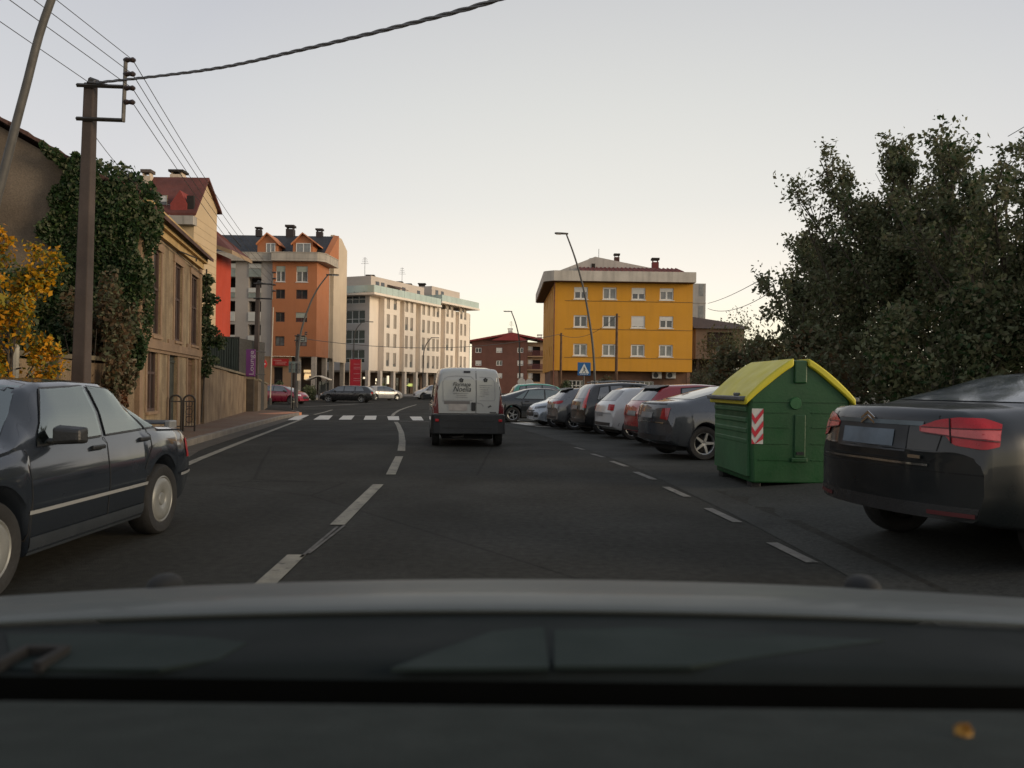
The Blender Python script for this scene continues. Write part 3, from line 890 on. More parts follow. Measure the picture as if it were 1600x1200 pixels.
    for (px, py, w, h) in ((570, 590.5, .65, .28), (586.5, 593.5, .5, .4), (586, 599, .3, .25), (606, 593.5, .32, 1.25)):
        u, z = onwall(plane(-1.2), px, py)
        mb = MB(); mb.box(u - w / 2, u + w / 2, -.1, .1, z - h / 2, z + h / 2, 0, T @ plane(-1.2)); mb.build('lit_sign', warm, root)
    u, z = onwall(plane(-.2), 641, 601.5)
    mb = MB(); mb.box(u - .45, u + .45, -.12, .12, z - .22, z + .22, 0, T @ plane(-.2)); mb.box(u - 1.1, u - .45, -.03, .03, z - .12, z - .02, 0, T @ plane(-.2))
    mb.build('green_sign', mat('lit_green_sign', (.62, .70, .20), .5, var=.05, emit=.65), root)
white_block()

# ---- orange and grey block
def orange_block():
    d = 100.0
    x0 = ray(340, 500).x * d
    o = (x0, d, GZ)
    root, T = bld('terracotta_block', 'orange and grey apartment block with a slate mansard and two gabled dormers', 'apartment building', o)
    Fw = frame(o, (1, 0)); F = T @ Fw
    ug0, uo, uc = [onwall(Fw, p, 500)[0] for p in (340, 426, 495.5)]
    zb, zc = onwall(Fw, 460, 557)[1], onwall(Fw, 460, 409)[1]
    grey = mat('grey_cladding', (.35, .315, .28), .8, var=.08, scale=.5, fine=.06)
    orange = mat('terracotta_paint', (.40, .150, .060), .75, var=.06, scale=.4, streak=.1, fine=.05)
    beige = mat('beige_cladding', (.56, .46, .34), .8, var=.06, scale=.5, streak=.1, fine=.04)
    # grey part: dark loggias between pale panels
    gcol = [(onwall(Fw, a, 470)[0], onwall(Fw, b, 470)[0]) for a, b in ((354, 367.5), (388, 408))]
    gz = [(onwall(Fw, 395, b)[1], onwall(Fw, 395, a)[1]) for a, b in ((407.5, 411.5), (433, 449.5), (470.5, 487), (507, 523.5))]
    holes = [(a, b, z0, z1) for a, b in gcol for z0, z1 in gz]
    mb = MB(); wall(mb, F, ug0 - 3, uo, zb, zc, holes, 1.3)
    mb.build('grey_wall', grey, root)
    for h in holes:
        mb = MB(); mb.add([(h[0], 1.3, h[2]), (h[1], 1.3, h[2]), (h[1], 1.3, h[3]), (h[0], 1.3, h[3])], [(0, 1, 2, 3)], 0, F); mb.build('loggia_back', dark_in, root)
    pan = mat('pale_balcony_panel', (.50, .50, .46), .6, var=.12, scale=.7); gpan = mat('glass_balcony_panel', (.23, .26, .235), .2, var=.2, scale=.7, spec=.8)
    for ci, (a, b) in enumerate(gcol):
        for k, (y0, y1) in enumerate(((412.5, 419), (420, 432.5), (450.5, 457), (458, 465.5), (488, 502), (525, 539.5))):
            z1, z0 = onwall(Fw, 395, y0)[1], onwall(Fw, 395, y1)[1]
            mb = MB(); mb.box(a + .02, b - .02, -.10, -.004, z0, z1, 0, F); mb.build('balcony_panel', gpan if k in (1, 3) else pan, root)
    # orange part
    rows = []
    for y0, y1, tall in ((416.5, 441, 1), (453, 467.5, 0), (488.5, 503.5, 0), (526, 541, 0)):
        z1, z0 = onwall(Fw, 460, y0)[1], onwall(Fw, 460, y1)[1]
        for a, b in ((432, 446.5), (463.5, 481.5)):
            rows.append((onwall(Fw, a, 460)[0], onwall(Fw, b, 460)[0], z0, z1))
    mb = MB(); FO = T @ frame((x0, d - .35, GZ), (1, 0))
    wall(mb, FO, uo, uc, zb, zc, rows, .18)
    mb.add([(uo, 0, zb), (uo, .35, zb), (uo, .35, zc), (uo, 0, zc)], [(0, 3, 2, 1)], 0, FO)
    # right side
    D = Vector((x0 + uc, d - .35)); S = Vector((ray(541, 500).x * 113, 113))
    sd = (S - D).normalized(); Fsw = frame((D.x, D.y, GZ), sd); Fs = T @ Fsw; LS = (S - D).length
    u1, u2 = onwall(Fsw, 513.5, 500)[0], onwall(Fsw, 520.5, 500)[0]
    wall(mb, Fs, 0, u1, zb, zc)
    mb.build('wall', orange, root)
    mb = MB()
    nr = []
    for y0, y1 in ((428, 440), (461, 475), (497, 511.5), (533, 546)):
        a = onwall(Fsw, 517, y0)[1]; b = onwall(Fsw, 517, y1)[1]; nr.append((u1 + (u2 - u1) * .3, u1 + (u2 - u1) * .75, b, a))
    Fs2 = Fs @ Matrix.Translation((0, .5, 0))
    wall(mb, Fs2, u1, u2, zb, zc + 2.5, nr, .2)
    mb.add([(u1, 0, zb), (u1, .5, zb), (u1, .5, zc), (u1, 0, zc)], [(0, 1, 2, 3)], 0, Fs)
    mb.build('recess_wall', grey, root)
    mb = MB(); wall(mb, Fs, u2, LS, zb - .4, zc)
    zpk = onwall(Fsw, 531, 371.5)[1]; zsh = onwall(Fsw, 540, 391)[1]
    mb.add([(u2, 0, zc), (LS, 0, zc), (LS, 0, zsh), (u2 + (LS - u2) * .55, 0, zpk), (u2, 0, zpk - .1)], [(0, 1, 2, 3, 4)], 0, Fs)
    mb.add([(u2, 0, zb), (u2, .5, zb), (u2, .5, zpk - .1), (u2, 0, zpk - .1)], [(0, 3, 2, 1)], 0, Fs)
    mb.build('beige_wall', beige, root)
    for i, h in enumerate(rows):
        window(root, FO, h, .15, white_f if i < 2 else mat('dark_wood_frame', (.07, .05, .04), .6), pane_m if i in (0, 1, 6, 7) else pane_d, 1, False, (.35 if i in (0, 1) else .55 if i in (5, 7) else 0), mat('greenish_blind', (.34, .37, .31), .6), white_f if i < 2 else None, fw=.09)
    for h in nr: window(root, Fs2, h, .16, MATS['dark_wood_frame'], pane_d, 0, fw=.05)
    # terrace band over the top storey
    zf0, zf1 = zc - .05, onwall(frame((x0, d - 1.2, GZ), (1, 0)), 440, 394.5)[1]
    cap = mat('terrace_band', (.40, .36, .30), .85, var=.12, scale=.8, streak=.4)
    o2 = [(ug0 - 3, -.7), (uo - .1, -.7), (uo + .1, -1.25), (uc + .25, -1.25), (uc + 1.1, -.4)]
    e = [Vector((uc, -.35)) + Vector((sd.x, sd.y)) * u + Vector((sd.y, -sd.x)) * v for u, v in ((u1 + .3, 1.15), (u1 + .3, -6))]
    out = o2 + [(q.x, q.y) for q in e] + [(ug0 - 3, 6)]
    mb = MB(); mb.prism(out, zf0, zf0 + .28); mb.build('terrace_slab', cap, root)
    for a, b in zip(out[:6], out[1:6]):
        va, vb = Vector(a), Vector(b); tt = (vb - va); Lx = tt.length; tt /= Lx
        M = Matrix.Translation((va.x, va.y, 0)) @ Matrix.Rotation(math.atan2(tt.y, tt.x), 4, 'Z')
        mb = MB(); mb.box(.0, Lx - .004, .03, .18, zf0 + .3, zf1, 0, M); mb.box(-.0, Lx - .004, -.02, .22, zf1 + .003, zf1 + .1, 0, M); mb.build('parapet', cap, root)
    # slate mansard
    zr = onwall(frame((x0, d + 5.5, GZ), (1, 0)), 430, 367.5)[1]
    mb = MB()
    X0, X1 = ug0 - 3, uc + 1.4
    mb.add([(X0, .8, zc), (uc + .1, .8, zc), (uc + .7, 5.8, zr), (X0, 5.8, zr), (X0, 16, zr - 2), (uc - 1.0, 12, zr - 2)], [(0, 1, 2, 3), (3, 2, 5, 4), (1, 5, 2)])
    mb.build('slate_roof', slate, root)
    # orange gable end of the roof
    mb = MB(); mb.add([(uc + .05, .7, zc + .05), (uc + .75, .7, zc + .05), (uc + 1.35, 5.7, zr + .05), (uc + .65, 5.7, zr + .12), (uc + .05, .7, zc + .02), (uc + .75, .7, zc + .02), (uc + 1.35, 5.7, zc + .3), (uc + .65, 5.7, zc + .3)], [(0, 1, 2, 3), (0, 4, 5, 1), (1, 5, 6, 2), (2, 6, 7, 3), (3, 7, 4, 0)]); mb.build('gable_end', orange, root)
    Fd = frame((x0, d + .9, GZ), (1, 0))
    for pa, pb, pk in ((401, 437, 418), (455.5, 497, 473.5)):
        a, b = onwall(Fd, pa, 385)[0], onwall(Fd, pb, 385)[0]
        k = onwall(Fd, pk, 365.5); zs = onwall(Fd, pk, 383)[1]; zw = zc + .1
        wl_, wr_ = k[0] - 1.25, k[0] + 1.25
        r = MB()
        r.prism([(wl_, zw), (wr_, zw), (wr_, zs + .45), (k[0], k[1] - .15), (wl_, zs + .45)], .9, 5.2, 'y')
        dm = r.build('dormer', orange, root)
        rr = MB()
        ov = mat('terracotta_trim', (.50, .20, .09), .75)
        for sx, ex, zz in ((-1, a, zs), (1, b, zs)):
            rr.add([(k[0], .55, k[1]), (ex, .55, zz), (ex, 5.4, zz), (k[0], 5.4, k[1]), (k[0], .55, k[1] + .16), (ex, .55, zz + .16), (ex, 5.4, zz + .16), (k[0], 5.4, k[1] + .16)], [(0, 1, 2, 3), (4, 5, 6, 7), (0, 1, 5, 4), (1, 2, 6, 5)])
        rr.build('dormer_roof', ov, dm)
        window(dm, T @ Fd, (k[0] - .15 if pk == 418 else k[0] - .85, k[0] + 1.0, zw + .2, zs + .25), -.02, white_f, pane_m, 1, False, 0, fw=.09)
    dk = mat('dark_slate_brick', (.035, .03, .03), .9)
    for px, py, w, h, dd in ((404.5, 366, .7, .9, 4), (454, 364.5, 1.0, 1.6, 6), (499.5, 364, .8, 1.2, 6)):
        u = onwall(frame((x0, d + dd, GZ), (1, 0)), px, py)[0]
        chimney(root, Matrix(), u, dd, zr - .5, w, h + .3, dk, dk)
    # ground floor: shop wall and corner arcade
    shop = mat('orange_shop_wall', (.40, .235, .125), .8, var=.12, scale=.5)
    ua = onwall(Fw, 455, 590)[0]
    hs = [(onwall(Fw, 426.5, 590)[0] + .05, onwall(Fw, 441, 590)[0], .0, onwall(Fw, 433, 573.5)[1])]
    mb = MB(); wall(mb, T @ frame((x0, d + .15, GZ), (1, 0)), ug0 - 3, ua, -.1, zb, hs, .3)
    mb.build('ground_floor_wall', shop, root)
    window(root, T @ frame((x0, d + .15, GZ), (1, 0)), hs[0], .25, mat('shop_door_frame', (.05, .03, .03), .5), dark_in, 0, .55, fw=.1, name='door')
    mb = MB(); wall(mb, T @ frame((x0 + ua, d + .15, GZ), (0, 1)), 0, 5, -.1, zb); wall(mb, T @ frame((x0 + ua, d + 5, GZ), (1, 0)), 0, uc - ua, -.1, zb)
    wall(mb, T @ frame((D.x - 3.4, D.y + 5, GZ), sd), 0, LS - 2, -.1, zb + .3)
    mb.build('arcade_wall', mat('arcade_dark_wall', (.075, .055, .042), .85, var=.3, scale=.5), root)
    mb = MB(); q = [Vector((ua, .2)), Vector((uc, -.3)), Vector((uc + sd.x * LS, -.35 + sd.y * LS)), Vector((ua, sd.y * LS))]
    mb.add([(p.x, p.y, zb + .01) for p in q], [(3, 2, 1, 0)]); mb.build('arcade_ceiling', MATS['arcade_ceiling'], root)
    for u in (.3, u1 * .9, u2 + .6, LS - .5):
        mb = MB(); mb.box(u - .28, u + .28, .05, .6, -.1, zb, 0, Fs); mb.build('column', mat('beige_column', (.47, .40, .31), .8), root)
    mb = MB(); mb.box(ua + .6, ua + 1.1, .0, .5, -.1, zb); mb.build('column', MATS['beige_column'], root)
    wl2 = mat('warm_shop_light', (1.0, .68, .34), .5, emit=.75)
    for px, py, w, h in ((480, 580, .85, .35), (482, 585.5, 1.0, .3), (479, 590, .6, .5)):
        u, z = onwall(frame((x0, d + 4.8, GZ), (1, 0)), px, py)
        mb = MB(); mb.box(u - w / 2, u + w / 2, 4.7, 4.9, z - h / 2, z + h / 2); mb.build('lit_shop_sign', wl2, root)
    # red shop sign with pale lines of lettering too small to read
    s = Vector((x0 + onwall(Fw, 426.5, 566)[0], d - .1, GZ))
    sr = empty('shop_sign', (s.x, s.y, GZ), 0, 'wide red sign on the ground floor of the orange block', 'shop sign')
    a, b = 0.0, onwall(Fw, 451.5, 566)[0] - onwall(Fw, 426.5, 566)[0]
    z1, z0 = onwall(Fw, 440, 560.5)[1], onwall(Fw, 440, 571.5)[1]
    mb = MB(); mb.box(a, b, -.3, .0, z0, z1); mb.build('board', mat('sign_red', (.42, .015, .015), .5, var=.08), sr)
    for i, (f0, f1) in enumerate(((.10, .6), (.22, .92), (.22, .85))):
        zz = z1 - (z1 - z0) * (.25 + .25 * i)
        mb = MB()
        n = 9
        for k in range(n):
            l, r_ = a + (b - a) * (f0 + (f1 - f0) * k / n), a + (b - a) * (f0 + (f1 - f0) * (k + .7) / n)
            mb.box(l, r_, -.315, -.302, zz - .05, zz + .05)
        mb.build('lettering', mat('sign_pale', (.60, .30, .24), .5), sr)
orange_block()

# ---- tall beige block with red roof, half hidden by the old house
def red_roof_block():
    x = ray(302, 420).x * 70
    o = (x, 70, GZ)
    root, T = bld('tall_apartment_block', 'tall beige block with red tiled roof and red side strip behind the old house', 'apartment building', o)
    bt = mat('beige_tiles', (.50, .375, .225), .8, var=.06, scale=.5, fine=.04)
    red = mat('red_paint', (.42, .048, .018), .75, var=.06, scale=.4, streak=.12)
    xe = ray(336, 420).x * 77.2
    sd = Vector((xe - x, 7.5)).normalized(); LS = Vector((xe - x, 7.5)).length
    Fw = frame((x, 70, GZ), sd); F = T @ Fw
    k = onwall(Fw, 321, 283); zf = onwall(Fw, 303, 331)[1]; ze = onwall(Fw, 342, 330)[1]
    mb = MB(); wall(mb, F, 0, LS, -.1, min(zf, ze) - .1)
    m0 = min(zf, ze) - .1
    mb.add([(0, 0, m0), (LS, 0, m0), (LS, 0, ze), (k[0], 0, k[1]), (0, 0, zf)], [(0, 1, 2, 3, 4)], 0, F)
    Ff = frame((x - 22, 70, GZ), (1, 0)); FF = T @ Ff
    fh = []
    for i in range(6):
        for u in (3, 8, 13, 18): fh.append((u, u + 1.6, 2.0 + 2.9 * i, 3.4 + 2.9 * i))
    wall(mb, FF, 0, 22, -.1, zf - .5, fh, .2)
    mb.build('wall', bt, root)
    for h in fh: window(root, FF, h, .15, white_f, pane_d, 1, False, .4, blind_w)
    # courses of cladding tiles seen on the side wall as fine joints
    mb = MB()
    for i in range(1, 26):
        z = .7 * i
        if z < m0: mb.box(.0, LS, -.012, -.002, z - .02, z + .02, 0, F)
    mb.build('tile_joint', mat('tile_joint', (.36, .26, .16), .8), root)
    ku = sd * k[0]
    rm = mat('dark_red_tiles', (.105, .030, .022), .85, var=.25, scale=.8, fine=.3, bump=.5, bscale=5)
    mb = MB(); h = .22
    for (ua, za), (ub, zb2) in (((-.7, zf - .45), (k[0], k[1] + .1)), ((k[0], k[1] + .1), (LS + .6, ze - .35))):
        pa, pb = sd * ua, sd * ub
        q = [(pa.x + .35, pa.y, za), (pb.x + .35, pb.y, zb2), (pb.x - 22, pb.y, zb2), (pa.x - 22, pa.y, za)]
        mb.add(q + [(a, b, c + h) for a, b, c in q], [(0, 1, 2, 3), (4, 7, 6, 5), (0, 4, 5, 1), (3, 2, 6, 7), (0, 3, 7, 4), (1, 5, 6, 2)])
    roof = mb.build('roof', rm, root)
    # dormer with red gable, dark loggia at the corner
    Fq = frame((x, 69.6, GZ), (1, 0))
    a, b, c_ = onwall(Fq, 266, 318), onwall(Fq, 292, 318), onwall(Fq, 281, 297)
    mb = MB(); mb.prism([(a[0], a[1] - 1.2), (b[0], b[1] - 1.2), (b[0], b[1]), (c_[0], c_[1]), (a[0], a[1])], -.4, 4, 'y'); mb.build('dormer', mat('dormer_red', (.22, .035, .026), .8), root)
    l0, l1 = onwall(Fq, 291, 305), onwall(Fq, 301.5, 336)
    mb = MB(); mb.box(l0[0], l1[0], -.3, -.02, l1[1], l0[1]); mb.build('loggia', dark_in, root)
    q0, q1 = onwall(Fq, 255, 339), onwall(Fq, 305, 345)
    mb = MB(); mb.box(q0[0], q1[0], -.9, -.02, q1[1] - .4, q1[1] + .35); mb.build('eaves', concrete, root)
    chimney(root, Matrix(), onwall(frame((x, 75, GZ), (1, 0)), 279, 275)[0], 5, k[1] - .2, 1.15, 1.5, mat('cream_chimney', (.52, .42, .32), .8), dark_in)
    chimney(root, Matrix(), onwall(frame((x, 73, GZ), (1, 0)), 231, 275)[0], 3, k[1] - 1.2, .8, 2.0, MATS['cream_chimney'], mat('chimney_cap', (.08, .06, .05), .8))
    antenna(root, Matrix(), Vector((onwall(frame((x, 73, GZ), (1, 0)), 192, 255)[0], 3, k[1] - 2)), 3.5)
    # red part further back with its wide eaves
    Fr = frame((ray(330, 450).x * 82, 82, GZ), (1, 0)); FR = T @ Fr
    ur = onwall(Fr, 335, 460)[0]; zr = onwall(Fr, 350, 394)[1]
    mb = MB(); wall(mb, FR, -3, ur, -.1, zr); wall(mb, T @ frame((Fr.translation.x + ur, 82, GZ), (0, 1)), 0, 4.7, -.1, zr); mb.build('red_wall', red, root)
    mb = MB()
    tip = onwall(Fr, 371, 393)[0]
    zt_ = onwall(Fr, 340, 346)[1]; zl = onwall(Fr, 336, 377)[1]
    mb.add([(-1, -1.6, zl), (tip, -1.6, zr - .1), (tip, 4.6, zr - .1), (-1, 4.6, zl), (-1, 2, zt_), (ur - 1.0, 2, zt_ - .6)], [(0, 1, 5, 4), (1, 2, 5), (0, 3, 2, 1), (2, 3, 4, 5)], 0, FR)
    mb.build('red_roof', rm, root)
    mb = MB(); mb.add([(-1, -1.62, zl - .35), (tip + .02, -1.62, zr - .45), (tip + .02, -1.62, zr - .05), (-1, -1.62, zl + .05), (tip + .02, 4.62, zr - .45), (tip + .02, 4.62, zr - .05)], [(0, 1, 2, 3), (1, 4, 5, 2)], 0, FR); mb.build('eaves', mat('weathered_eaves', (.30, .21, .13), .85), root)
    mb = MB(); mb.tube([Vector((onwall(Fr, 352, 355)[0], 1, onwall(Fr, 352, 360)[1])), Vector((tip, 1, zr + .8))], .05, 5, M=FR); mb.build('roof_rail', darksteel, root)
red_roof_block()

# ---- small raised concrete house on the right, and the grey block behind it
def concrete_house():
    d = 93
    x0 = ray(1087, 530).x * d
    o = (x0, d, GZ)
    root, T = bld('concrete_house', 'small brown concrete house on stilts with one dark opening, right of the yellow block', 'house', o)
    Fw = frame(o, (1, 0)); F = T @ Fw
    W = onwall(Fw, 1163, 530)[0]; z0, z1 = onwall(Fw, 1120, 561)[1], onwall(Fw, 1120, 513)[1]
    a, b = onwall(Fw, 1104.5, 546), onwall(Fw, 1146, 519.5)
    cm = mat('brown_render', (.155, .115, .088), .85, var=.12, scale=.6, streak=.3)
    mb = MB(); wall(mb, F, 0, W, z0, z1, [(a[0], b[0], a[1], b[1])], .35)
    wall(mb, T @ frame((x0, d + 8, GZ), (0, -1)), 0, 8, z0, z1); wall(mb, T @ frame((x0 + W, d, GZ), (0, 1)), 0, 8, z0, z1)
    mb.add([(0, 0, z0), (W, 0, z0), (W, 8, z0), (0, 8, z0)], [(3, 2, 1, 0)])
    mb.build('wall', cm, root)
    mb = MB(); mb.add([(a[0], .35, a[1]), (b[0], .35, a[1]), (b[0], .35, b[1]), (a[0], .35, b[1])], [(0, 1, 2, 3)]); mb.build('opening', mat('opening_dark', (.02, .011, .009), .8), root)
    mb = MB(); zt = onwall(frame((x0, d + 3, GZ), (1, 0)), 1088, 494)[1]; zt2 = onwall(frame((x0, d + 3, GZ), (1, 0)), 1150, 506)[1]
    mb.add([(-.3, -.5, z1 - .05), (W + .4, -.5, z1 - .05), (W + .2, 3, zt2), (-.35, 3, zt), (-.3, 8, z1), (W + .4, 8, z1)], [(0, 1, 2, 3), (3, 2, 5, 4), (0, 3, 4), (1, 5, 2), (0, 4, 5, 1)]); mb.build('roof', mat('dark_brown_roof', (.055, .036, .030), .85, var=.2), root)
    dp = mat('dark_pier', (.03, .024, .02), .9)
    for u in (.2, W - .5):
        for v in (.2, 7):
            mb = MB(); mb.box(u, u + .3, v, v + .3, -.1, z0); mb.build('pier', dp, root)
    mb = MB(); mb.box(-.2, W, 6.5, 6.7, -.1, z0); mb.build('rear_wall', dp, root)
concrete_house()
def grey_block():
    d = 108
    x0 = ray(1070, 460).x * d
    o = (x0, d, GZ)
    root, T = bld('grey_block', 'grey panelled block showing past the right edge of the yellow block', 'apartment building', o)
    Fw = frame(o, (1, 0)); F = T @ Fw
    W = onwall(Fw, 1102.5, 470)[0]; z1 = onwall(Fw, 1095, 443)[1]
    gm = mat('grey_panel', (.34, .325, .30), .8, var=.12, scale=.6, streak=.25)
    mb = MB(); wall(mb, F, 0, W, -.1, z1); wall(mb, T @ frame((x0 + W, d, GZ), (0, 1)), 0, 10, -.1, z1); wall(mb, T @ frame((x0, d + 10, GZ), (0, -1)), 0, 10, -.1, z1)
    mb.add([(0, 0, z1), (W, 0, z1), (W, 10, z1), (0, 10, z1)], [(0, 1, 2, 3)]); mb.build('wall', gm, root)
    mb = MB()
    for z in np.arange(1.5, z1, 2.9): mb.box(-.03, W + .04, -.05, -.004, z, z + .12)
    mb.build('floor_band', concrete, root)
    mb = MB()
    for z in np.arange(2.5, z1 - 1.5, 2.9): mb.box(W - .9, W - .3, -.03, -.004, z, z + 1.6)
    mb.build('window', pane_m, root)
grey_block()
# ---------------------------------------------------------------- old stone house on the left with its ivy
C1, C2 = Vector((-8.25, 17.6)), Vector((-9.75, 24.9))
HZ = .1
def old_house():
    root, T = bld('stone_house', 'old two-storey stone house with tall dark windows, its end wall overgrown', 'house', (C1.x, C1.y, HZ))
    t = (C2 - C1).normalized(); L = (C2 - C1).length
    Fw = frame((C1.x, C1.y, HZ), t); F = T @ Fw
    stone = mat('old_stone_render', (.31, .215, .120), .92, var=.42, scale=1.5, streak=.8, fine=.3, bump=1.0, bscale=7, col2=(.36, .27, .16), speck=((.12, .085, .055), 2.2, .6))
    trim = mat('ochre_cornice', (.46, .31, .13), .85, var=.2, scale=2, streak=.3, fine=.15)
    surround = mat('pink_stone', (.25, .165, .100), .9, var=.2, scale=2, fine=.2)
    zt = 5.1
    def hole(p0, p1, ya, yb):
        m = (p0 + p1) / 2
        return [onwall(Fw, p0, (ya + yb) / 2)[0], onwall(Fw, p1, (ya + yb) / 2)[0], onwall(Fw, m, yb)[1], onwall(Fw, m, ya)[1]]
    U = [hole(238, 250.5, 386, 522), hole(272.5, 283.5, 414, 533), hole(298, 309, 433, 543)]
    Lw = [hole(229, 245, 548, 640), hole(263, 276, 558, 690), hole(292, 303, 567, 680)]
    z0, z1 = sum(h[2] for h in U) / 3, sum(h[3] for h in U) / 3
    for h in U: h[2], h[3] = z0, z1
    for h in Lw[1:]: h[2] = .02; h[3] = 2.15
    Lw[0][2], Lw[0][3] = .55, 2.2
    mb = MB(); wall(mb, F, 0, L, -.2, zt, U + Lw, .13)
    # end wall
    s = Vector((t.y, -t.x)) * -1.0          # points to the left of the picture
    half = 4.7; rise = 2.6
    Gl = C1 + s * (2 * half)
    Fg = frame((Gl.x, Gl.y, HZ), -s); FG = T @ Fg
    mb.add([(0, L, zt), (2 * half, L, zt), (half, L, zt + rise)], [(2, 1, 0)], 0, FG)
    wall(mb, T @ frame((C2.x, C2.y, HZ), s), 0, 2 * half, -.2, zt)
    mb.build('wall', stone, root)
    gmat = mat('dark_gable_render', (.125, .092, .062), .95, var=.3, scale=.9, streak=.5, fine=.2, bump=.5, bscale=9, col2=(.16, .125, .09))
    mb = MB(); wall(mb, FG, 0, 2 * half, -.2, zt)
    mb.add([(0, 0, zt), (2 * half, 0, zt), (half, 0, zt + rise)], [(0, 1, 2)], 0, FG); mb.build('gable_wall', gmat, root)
    frm = mat('weathered_wood', (.075, .045, .035), .8, var=.3, scale=4); din = mat('dusty_dark_glass', (.020, .014, .012), .35, var=.4, scale=1.2)
    for i, h in enumerate(U + Lw[:1]): window(root, F, h, .07, frm, din, 1 if i else 0, .55, 0, None, surround, fw=.07)
    for i, h in enumerate(Lw[1:]):
        mb = MB()
        w, hh = h[1] - h[0], h[3] - h[2]
        for k in range(5): mb.box(w * k / 5 + .008, w * (k + 1) / 5 - .008, 0, .05, 0, hh - .4)
        mb.box(0, w, -.02, .05, hh - .39, hh - .32); mb.box(0, w, .0, .03, hh - .31, hh)
        mb.build('door', mat('old_green_door', (.045, .048, .036), .8, var=.3, scale=4) if i == 0 else mat('old_brown_door', (.16, .085, .04), .8, var=.3, scale=4), root, M=F @ Matrix.Translation((h[0], .08, h[2])))
    for h in U + Lw:
        mb = MB(); e = .16
        mb.box(h[0] - e, h[0] - .003, -.022, .1, h[2] - .02, h[3]); mb.box(h[1] + .003, h[1] + e, -.022, .1, h[2] - .02, h[3]); mb.box(h[0] - e - .04, h[1] + e + .04, -.035, .1, h[3] + .002, h[3] + .2)
        mb.build('surround', surround, root, M=F)
    mb = MB(); mb.box(-.06, L + .03, -.09, -.004, z0 - .32, z0 - .12); mb.box(-.04, L + .02, -.05, -.004, z0 - .40, z0 - .322); mb.build('string_course', surround, root, M=F)
    mb = MB(); mb.box(-.1, L + .05, -.10, .0, zt - .34, zt - .16); mb.box(-.14, L + .1, -.20, .02, zt - .158, zt); mb.box(-.18, L + .14, -.30, .05, zt + .002, zt + .12); mb.build('cornice', trim, root, M=F)
    for u, w in ((-.02, .32), (L - .3, .32)):
        mb = MB(); mb.box(u, u + w, -.06, .05, -.15, zt - .345); mb.build('corner_stone', surround, root, M=F)
    mb = MB(); mb.tube([(L * .52, -.08, 4.75), (L * .64, -.35, 4.72), (L * .64, -.35, 4.62)], .02, 5); mb.tube([(0, -.07, 4.72), (L, -.07, 4.60)], .012, 4); mb.build('cable_bracket', darksteel, root, M=F)
    # roof of overlapping tile courses
    rm = mat('old_tiles', (.070, .035, .026), .9, var=.35, scale=2.5, fine=.35, bump=.6, bscale=12)
    for side in (0, 1):
        mb = MB(); n = 16
        for k in range(n):
            f0, f1 = k / n, (k + 1.25) / n
            def P(f, v):
                u = 2 * half + .35 - f * (half + .35) if side == 0 else -.35 + f * (half + .35)
                return (u, v, zt + .12 - .19 + (rise + .19) * f)
            a, b, c, d = P(f0, -.18), P(f0, L + .25), P(min(f1, 1), L + .25), P(min(f1, 1), -.18)
            up = Vector((0, 0, .05 + .0)); lo = Vector((0, 0, .10))
            mb.add([Vector(a) + lo, Vector(b) + lo, Vector(c) + up, Vector(d) + up, a, b, c, d], [(0, 1, 2, 3), (4, 7, 6, 5), (0, 4, 5, 1), (0, 3, 7, 4), (1, 5, 6, 2)])
        mb.build('roof_slope', rm, root, M=FG)
    mb = MB(); mb.tube([(half, -.2, zt + rise + .16), (half, L + .3, zt + rise + .16)], .1, 8); mb.build('ridge', rm, root, M=FG)
    return Fg, half, zt, rise, L
FG_, HALF_, ZT_, RISE_, LH_ = old_house()

def ivy():
    root = empty('ivy', (C1.x, C1.y, HZ), 0, 'thick dark green ivy hanging over the end wall of the old stone house', 'ivy')
    T = Matrix.Translation(-Vector((C1.x, C1.y, HZ)))
    n = 62000
    u = 2 * HALF_ - RNG.uniform(-.35, 2.6, n); z = RNG.uniform(1.5, 7.4, n)
    s = 2 * HALF_ - u
    top = ZT_ + RISE_ * np.clip(s / HALF_, -.1, 1) + .22 + .10 * np.sin(s * 7) + .08 * np.sin(s * 17)
    edge = 1.72 + .16 * np.sin(z * 3.1) + .12 * np.sin(z * 7.3 + 1) + np.clip((3.6 - z) * .5, 0, 1) 
    right = -.12 - .10 * np.sin(z * 4) - np.clip((z - 4.6) * .35, 0, .3)
    keep = (z < top) & (s < edge) & (s > right)
    u, z, s = u[keep], z[keep], s[keep]
    dep = .10 + .28 * (np.sin(s * 3.7 + z * 1.3) * np.sin(z * 2.9 + s) * .5 + .5) + RNG.uniform(-.08, .1, len(u))
    P = np.stack([u, -dep, z], 1)
    # some hang past the corner on to the front and the roof edge
    c = np.concatenate([blob(2600, (2 * HALF_ + .12, .25, 4.9), (.32, .55, .85), .2), blob(1500, (2 * HALF_ + .05, .3, 3.2), (.22, .4, 1.3), .2), blob(1500, (2 * HALF_ - 1.0, .5, ZT_ + .75), (1.0, .6, .35), .3)])
    P = np.concatenate([P, c])
    M = T @ FG_
    leaves('foliage', P, .088, [lf_ivy, lf_ivy2, lf_dark], root, M=M, probs=[.55, .15, .30], aspect=.85)
    k = 26
    mb = MB()
    for i in range(k):
        s0 = random.uniform(.1, 1.7); mb.tube([(2 * HALF_ - s0, -.05, 0), (2 * HALF_ - s0 + .15, -.07, 1.6), (2 * HALF_ - s0 - .1, -.07, 3.4), (2 * HALF_ - s0 + .2, -.06, 4.9)], [.04, .03, .02, .01], 5)
    mb.build('stem', bark, root, M=M)
ivy()
